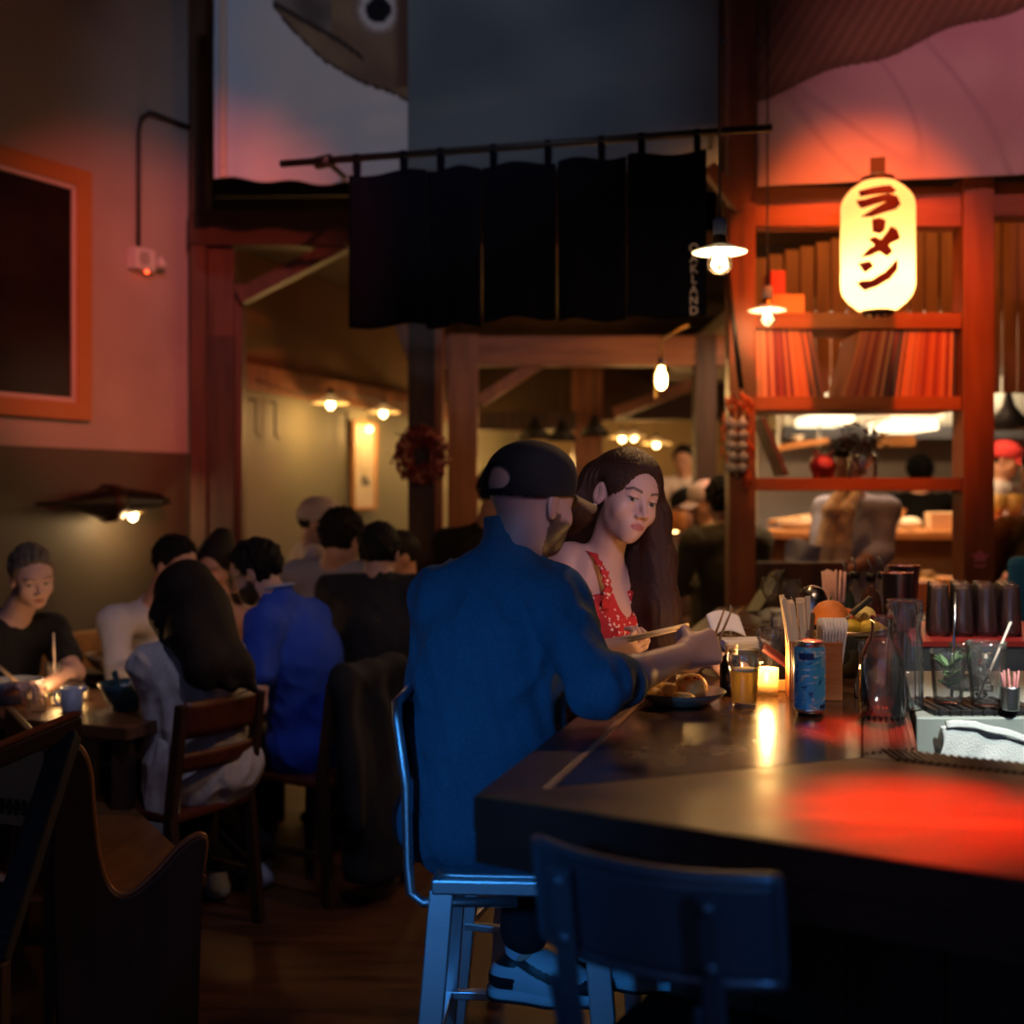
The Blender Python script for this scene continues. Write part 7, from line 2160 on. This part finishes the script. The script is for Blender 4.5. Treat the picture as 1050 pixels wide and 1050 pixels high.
# bartender inside the rack opening
bt, BTI = person('person', 'bartender in a white shirt with tan towels over the shoulder, working behind the shelves', P(880, 0, 6.25) * V3(1, 1, 0) + V3(0, 0, .93), (-.55, -.80), P(868, 476, 6.2), (-.70, -.6), pitch=.5,
       skin=(.35, .17, .12), shirt=mat('pale blue shirt', (.36, .36, .46), .85), sleeve='rolled', hairm=hair_bk, hair='curly', stand=True, pants=dkpant, h=.0065, seed=23, s=.93, shw=.165, neckb=P(877, 513, 6.25),
       arms={'L': dict(e=P(905, 566, 6.05), w=P(862, 590, 5.95), curl=.6), 'R': dict(e=P(838, 585, 6.1), w=P(822, 590, 5.95), curl=.6)})
tow = mat('tan towel', (.74, .58, .40), .9, bump=(200, .4))
for i, (xa, lb) in enumerate(((849, 'left tan towel hanging over the bartender\'s shoulder'), (866, 'right tan towel hanging over the bartender\'s shoulder'))):
    S = SDF(.006)
    S.chain([P(xa + 12, 506, 6.16), P(xa + 2, 525, 6.06), P(xa - 3, 560, 6.04), P(xa - 6, 592, 6.06)], [.030, .042, .048, .044], .02)
    V, Q = S.mesh(); N = vnormals(V, Q); V = wrinkle(V, N, .008, 30, i); o = np_mesh('shoulder_towel', V, Q, tow); origin_to(o, P(xa - 6, 592, 6.06)); tag(o, lb, 'towel')
o = MB().grid(lambda u, v: P(806 + 36 * u, 556 + 34 * v, 5.88) + V3(0, .03 * math.sin(u * 6 + v * 4), .02 * math.sin(u * 5)), 16, 14, V3(0, .006, 0)).build('polishing_cloth', mat('blue white cloth', (.34, .40, .55), .9), None)
tag(o, 'blue-white polishing cloth in the bartender\'s hand', 'cloth')
# chefs
person('person', 'chef in black with dark hair, back turned, behind the pass counter', P(942, 0, 8.95) * V3(1, 1, 0) + V3(0, 0, .98), (.1, .99), P(943, 486, 8.95), (.1, .99), skin=(.35, .19, .13), shirt=mat('chef black', (.002, .002, .002), .95, spec=.05), hairm=mat('chef black'), hair='curly', stand=True, pants=dkpant, h=.008, seed=24, neckb=P(942, 508, 8.95), girth=1.15)
rcx, RC = person('person', 'chef in a red cap with a blue apron at the right edge of the kitchen', P(1026, 0, 8.7) * V3(1, 1, 0) + V3(0, 0, .95), (.75, -.60), P(1030, 472, 8.6), (.85, -.45), pitch=.2, skin=(.36, .19, .13), shirt=mat('white chef shirt', (.32, .30, .32), .85), hairm=hair_bk, hair='cropped', stand=True, pants=dkpant, h=.007, seed=25, neckb=P(1028, 496, 8.65))
make_cap(rcx, RC['hc'], RC['HM'], 1.05, mat('red cap', (.32, .012, .016), .8), mat('red cap'), h=.006)
S = SDF(.008)
S.el(RC['ch'] + RC['B'] @ V3(0, .045, -.02), (.13, .095, .17), RC['B'], .02); S.el(RC['pel'] + RC['B'] @ V3(0, .05, .02), (.16, .10, .20), RC['B'], .05)
V, Q = S.mesh(); np_mesh('apron', V, Q, mat('navy apron', (.05, .07, .13), .9), rcx)
# person at the right edge
person('person', 'person in an olive-brown jacket cut off by the right edge behind the bar', P(1072, 0, 5.6) * V3(1, 1, 0) + V3(0, 0, .88), (-.3, .9), P(1068, 488, 5.6), (-.5, .8), skin=(.45, .25, .18), shirt=mat('mustard jacket', (.17, .095, .025), .85), hairm=hair_bk, hair='short', stand=True, pants=mat('blue apron', (.03, .16, .36), .8), h=.0075, seed=26, neckb=P(1066, 534, 5.6), girth=1.1)
bc = V3(P(1062, 0, 4.6).x, 4.6, 0)
bj = thing('blue_chair', 'bright blue padded chair back at the right edge', 'chair', bc)
MB().box(bc + V3(.05, .05, 1.03), (.13, .03, .26), rotz(-.2)).build('backrest', mat('bright blue pad', (.02, .20, .48), .6), bj, .03)
MB().box(bc + V3(.05, .25, .74), (.18, .18, .03), rotz(-.2)).build('seat', mat('bright blue pad'), bj, .02)
for sx_ in (-1, 1):
    for sy_ in (0, 1): MB().bar(bc + V3(.05 + sx_ * .14, .10 + sy_ * .30, .72), bc + V3(.05 + sx_ * .17, .07 + sy_ * .36, 0), .03, .03, (0, 1, 0)).build('leg', chd, bj)
# ------------------------------------------------------------------ light and camera
def aim(o, t):
    o.rotation_euler = (Vector(t) - o.location).to_track_quat('-Z', 'Y').to_euler()
def area(name, loc, tgt, sx, sy, col, w, spread=180):
    l = bpy.data.lights.new(name, 'AREA'); l.shape = 'RECTANGLE'; l.size = sx; l.size_y = sy; l.color = col; l.energy = w; l.spread = math.radians(spread)
    o = bpy.data.objects.new(name, l); COL.objects.link(o); o.location = loc; aim(o, tgt); return o
def spot(name, loc, tgt, ang, col, w, r=.05, blend=.5):
    l = bpy.data.lights.new(name, 'SPOT'); l.spot_size = math.radians(ang); l.spot_blend = blend; l.color = col; l.energy = w; l.shadow_soft_size = r
    o = bpy.data.objects.new(name, l); COL.objects.link(o); o.location = loc; aim(o, tgt); return o
def point(name, loc, col, w, r=.03):
    l = bpy.data.lights.new(name, 'POINT'); l.color = col; l.energy = w; l.shadow_soft_size = r
    o = bpy.data.objects.new(name, l); COL.objects.link(o); o.location = loc; return o
area('dusk window light', (-.9, -2.45, 2.15), (-.2, 2.6, 1.2), 4.0, 2.4, (.36, .48, 1.0), 9)
spot('blue lamp', (-.95, -.3, 1.75), (-.02, 2.6, .82), 27, (.03, .34, 1.0), 115, .10, .8)
spot('added blue stool fill', (1.05, -.2, 1.9), (.26, 1.48, .98), 22, (.10, .38, 1.0), 30, .10, .8)  # added blue fill for the near stool's backrest, no fixture there
spot('added lavender fill', (.62, .2, 2.5), (.22, 3.0, 1.50), 16, (.92, .70, 1.0), 105, .06, .9)  # invented soft key for the woman's face and the man's head
spot('added banner fill', (-.2, 2.4, 4.3), (-.45, 5.75, 3.55), 54, (.66, .76, 1.0), 80, .10, .8)  # cool fill added to lift the left and middle banners
point('table candle glow', P(62, 700, 4.5) * V3(1, 1, 0) + V3(0, 0, .86), (1, .55, .22), 1.6, .03)
point('second table candle glow', P(240, 640, 4.95) * V3(1, 1, 0) + V3(0, 0, .88), (1, .50, .18), 1.6, .03)
spot('added bar top fill', (.95, 1.7, 3.3), (.88, 2.9, 1.12), 40, (1, .62, .40), 85, .08, .9)  # warm fill added to brighten the things on the bar
point('candle glow', PZ(786, 712, BT) * V3(1, 1, 0) + V3(0, 0, BT + .075), (1, .54, .16), 2.6, .012)
spot('added dining fill', (-.1, 1.9, 3.9), (-1.25, 4.75, .85), 36, (.72, .68, 1.0), 62, .12, .8)  # added lavender fill over the left diners, not a fitting
spot('red rack light', (1.5, 3.4, 4.1), (1.56, 5.3, 2.40), 33, (1, .13, .012), 620, .06, .8)
spot('red bar light', (1.10, 3.9, 4.2), (.60, 1.74, 1.06), 7.2, (1, .05, .012), 4200, .05, 1.0)
spot('red bar light by the can', (1.25, 3.9, 4.2), (.715, 2.36, 1.06), 5.5, (1, .05, .015), 4600, .05, 1.0)
spot('added rose shelf fill', (1.6, 2.7, 3.2), (1.30, 3.42, 1.2), 22, (1, .34, .40), 42, .06, .9)  # added rose fill so the tumblers and red shelf show up
spot('rose banner light', (2.3, 2.6, 4.2), (2.0, 5.2, 3.35), 38, (1, .32, .36), 130, .06, .9)
spot('rose wall light', (.5, .8, 3.5), (-1.90, 6.4, 2.35), 23, (1, .15, .10), 780, .05, .8)
spot('service light', (1.35, 1.25, 3.0), (1.08, 2.5, .98), 20, (.88, 1.0, .97), 320, .10, .8)
area('added plank fill', (1.75, 5.62, 3.15), (1.75, 6.3, 2.3), 1.6, .08, (1, .36, .08), 9)  # unseen orange fill added to brighten the planks behind the rack
point('wall lamp light', LBP + V3(0, 0, -.05) + n1 * .02, (1, .66, .30), 3.6, .03)
point('nearer pendant light', P(738, 264, 3.6) + V3(0, 0, -.012), (1, .56, .24), 20, .035)
point('farther pendant light', P(787, 322, 5.05) + V3(0, 0, -.012), (1, .62, .30), 4, .035)
for i, (p, w) in enumerate(((P(339, 428, 8.35), 9), (P(393, 436, 9.3), 9), (P(480, 452, 10.6), 10), (P(644, 466, 11.7), 22), (P(673, 470, 11.7), 12), (P(678, 400, 6.3), 6), (P(560, 470, 11.5), 20))):
    point('warm lamp light %d' % i, p + V3(.05, -.05, -.05), (1, .56, .18), w, .06)
area('kitchen light', (2.6, 8.15, 2.5), (2.6, 8.1, 1.0), 2.2, .3, (1, .62, .30), 70)
area('rack pass light', (1.9, 6.5, 2.5), (1.9, 6.4, 1.0), 1.2, .3, (1, .66, .42), 26)
area('added kitchen wall fill', (3.4, 9.7, 2.5), (3.4, 10.8, 1.7), 1.9, .3, (1, .84, .68), 26)  # added fill aimed at the kitchen's back wall to raise it
w = bpy.data.worlds.new('World'); scene.world = w; w.use_nodes = True
bg_ = w.node_tree.nodes['Background']; bg_.inputs[0].default_value = (.10, .16, .32, 1); bg_.inputs[1].default_value = .02
cam = bpy.data.cameras.new('Camera'); co = bpy.data.objects.new('Camera', cam); COL.objects.link(co)
co.location = (0, 0, CH); co.rotation_euler = (PI / 2, 0, 0)
cam.sensor_width = 36; cam.lens = F / 1050 * 36
cam.shift_y = -(525 - HY) / 1050
cam.clip_start = .05
cam.dof.use_dof = True; cam.dof.focus_distance = 2.85; cam.dof.aperture_fstop = 1.8
scene.camera = co
scene.view_settings.view_transform = 'Standard'; scene.view_settings.look = 'None'
scene.view_settings.exposure = 0; scene.view_settings.gamma = 1
scene.view_settings.use_curve_mapping = False
scene.cycles.max_bounces = 10; scene.cycles.transmission_bounces = 8; scene.cycles.transparent_max_bounces = 8
scene.cycles.use_denoising = True
scene.cycles.sample_clamp_indirect = 4
scene.cycles.caustics_reflective = False; scene.cycles.caustics_refractive = False
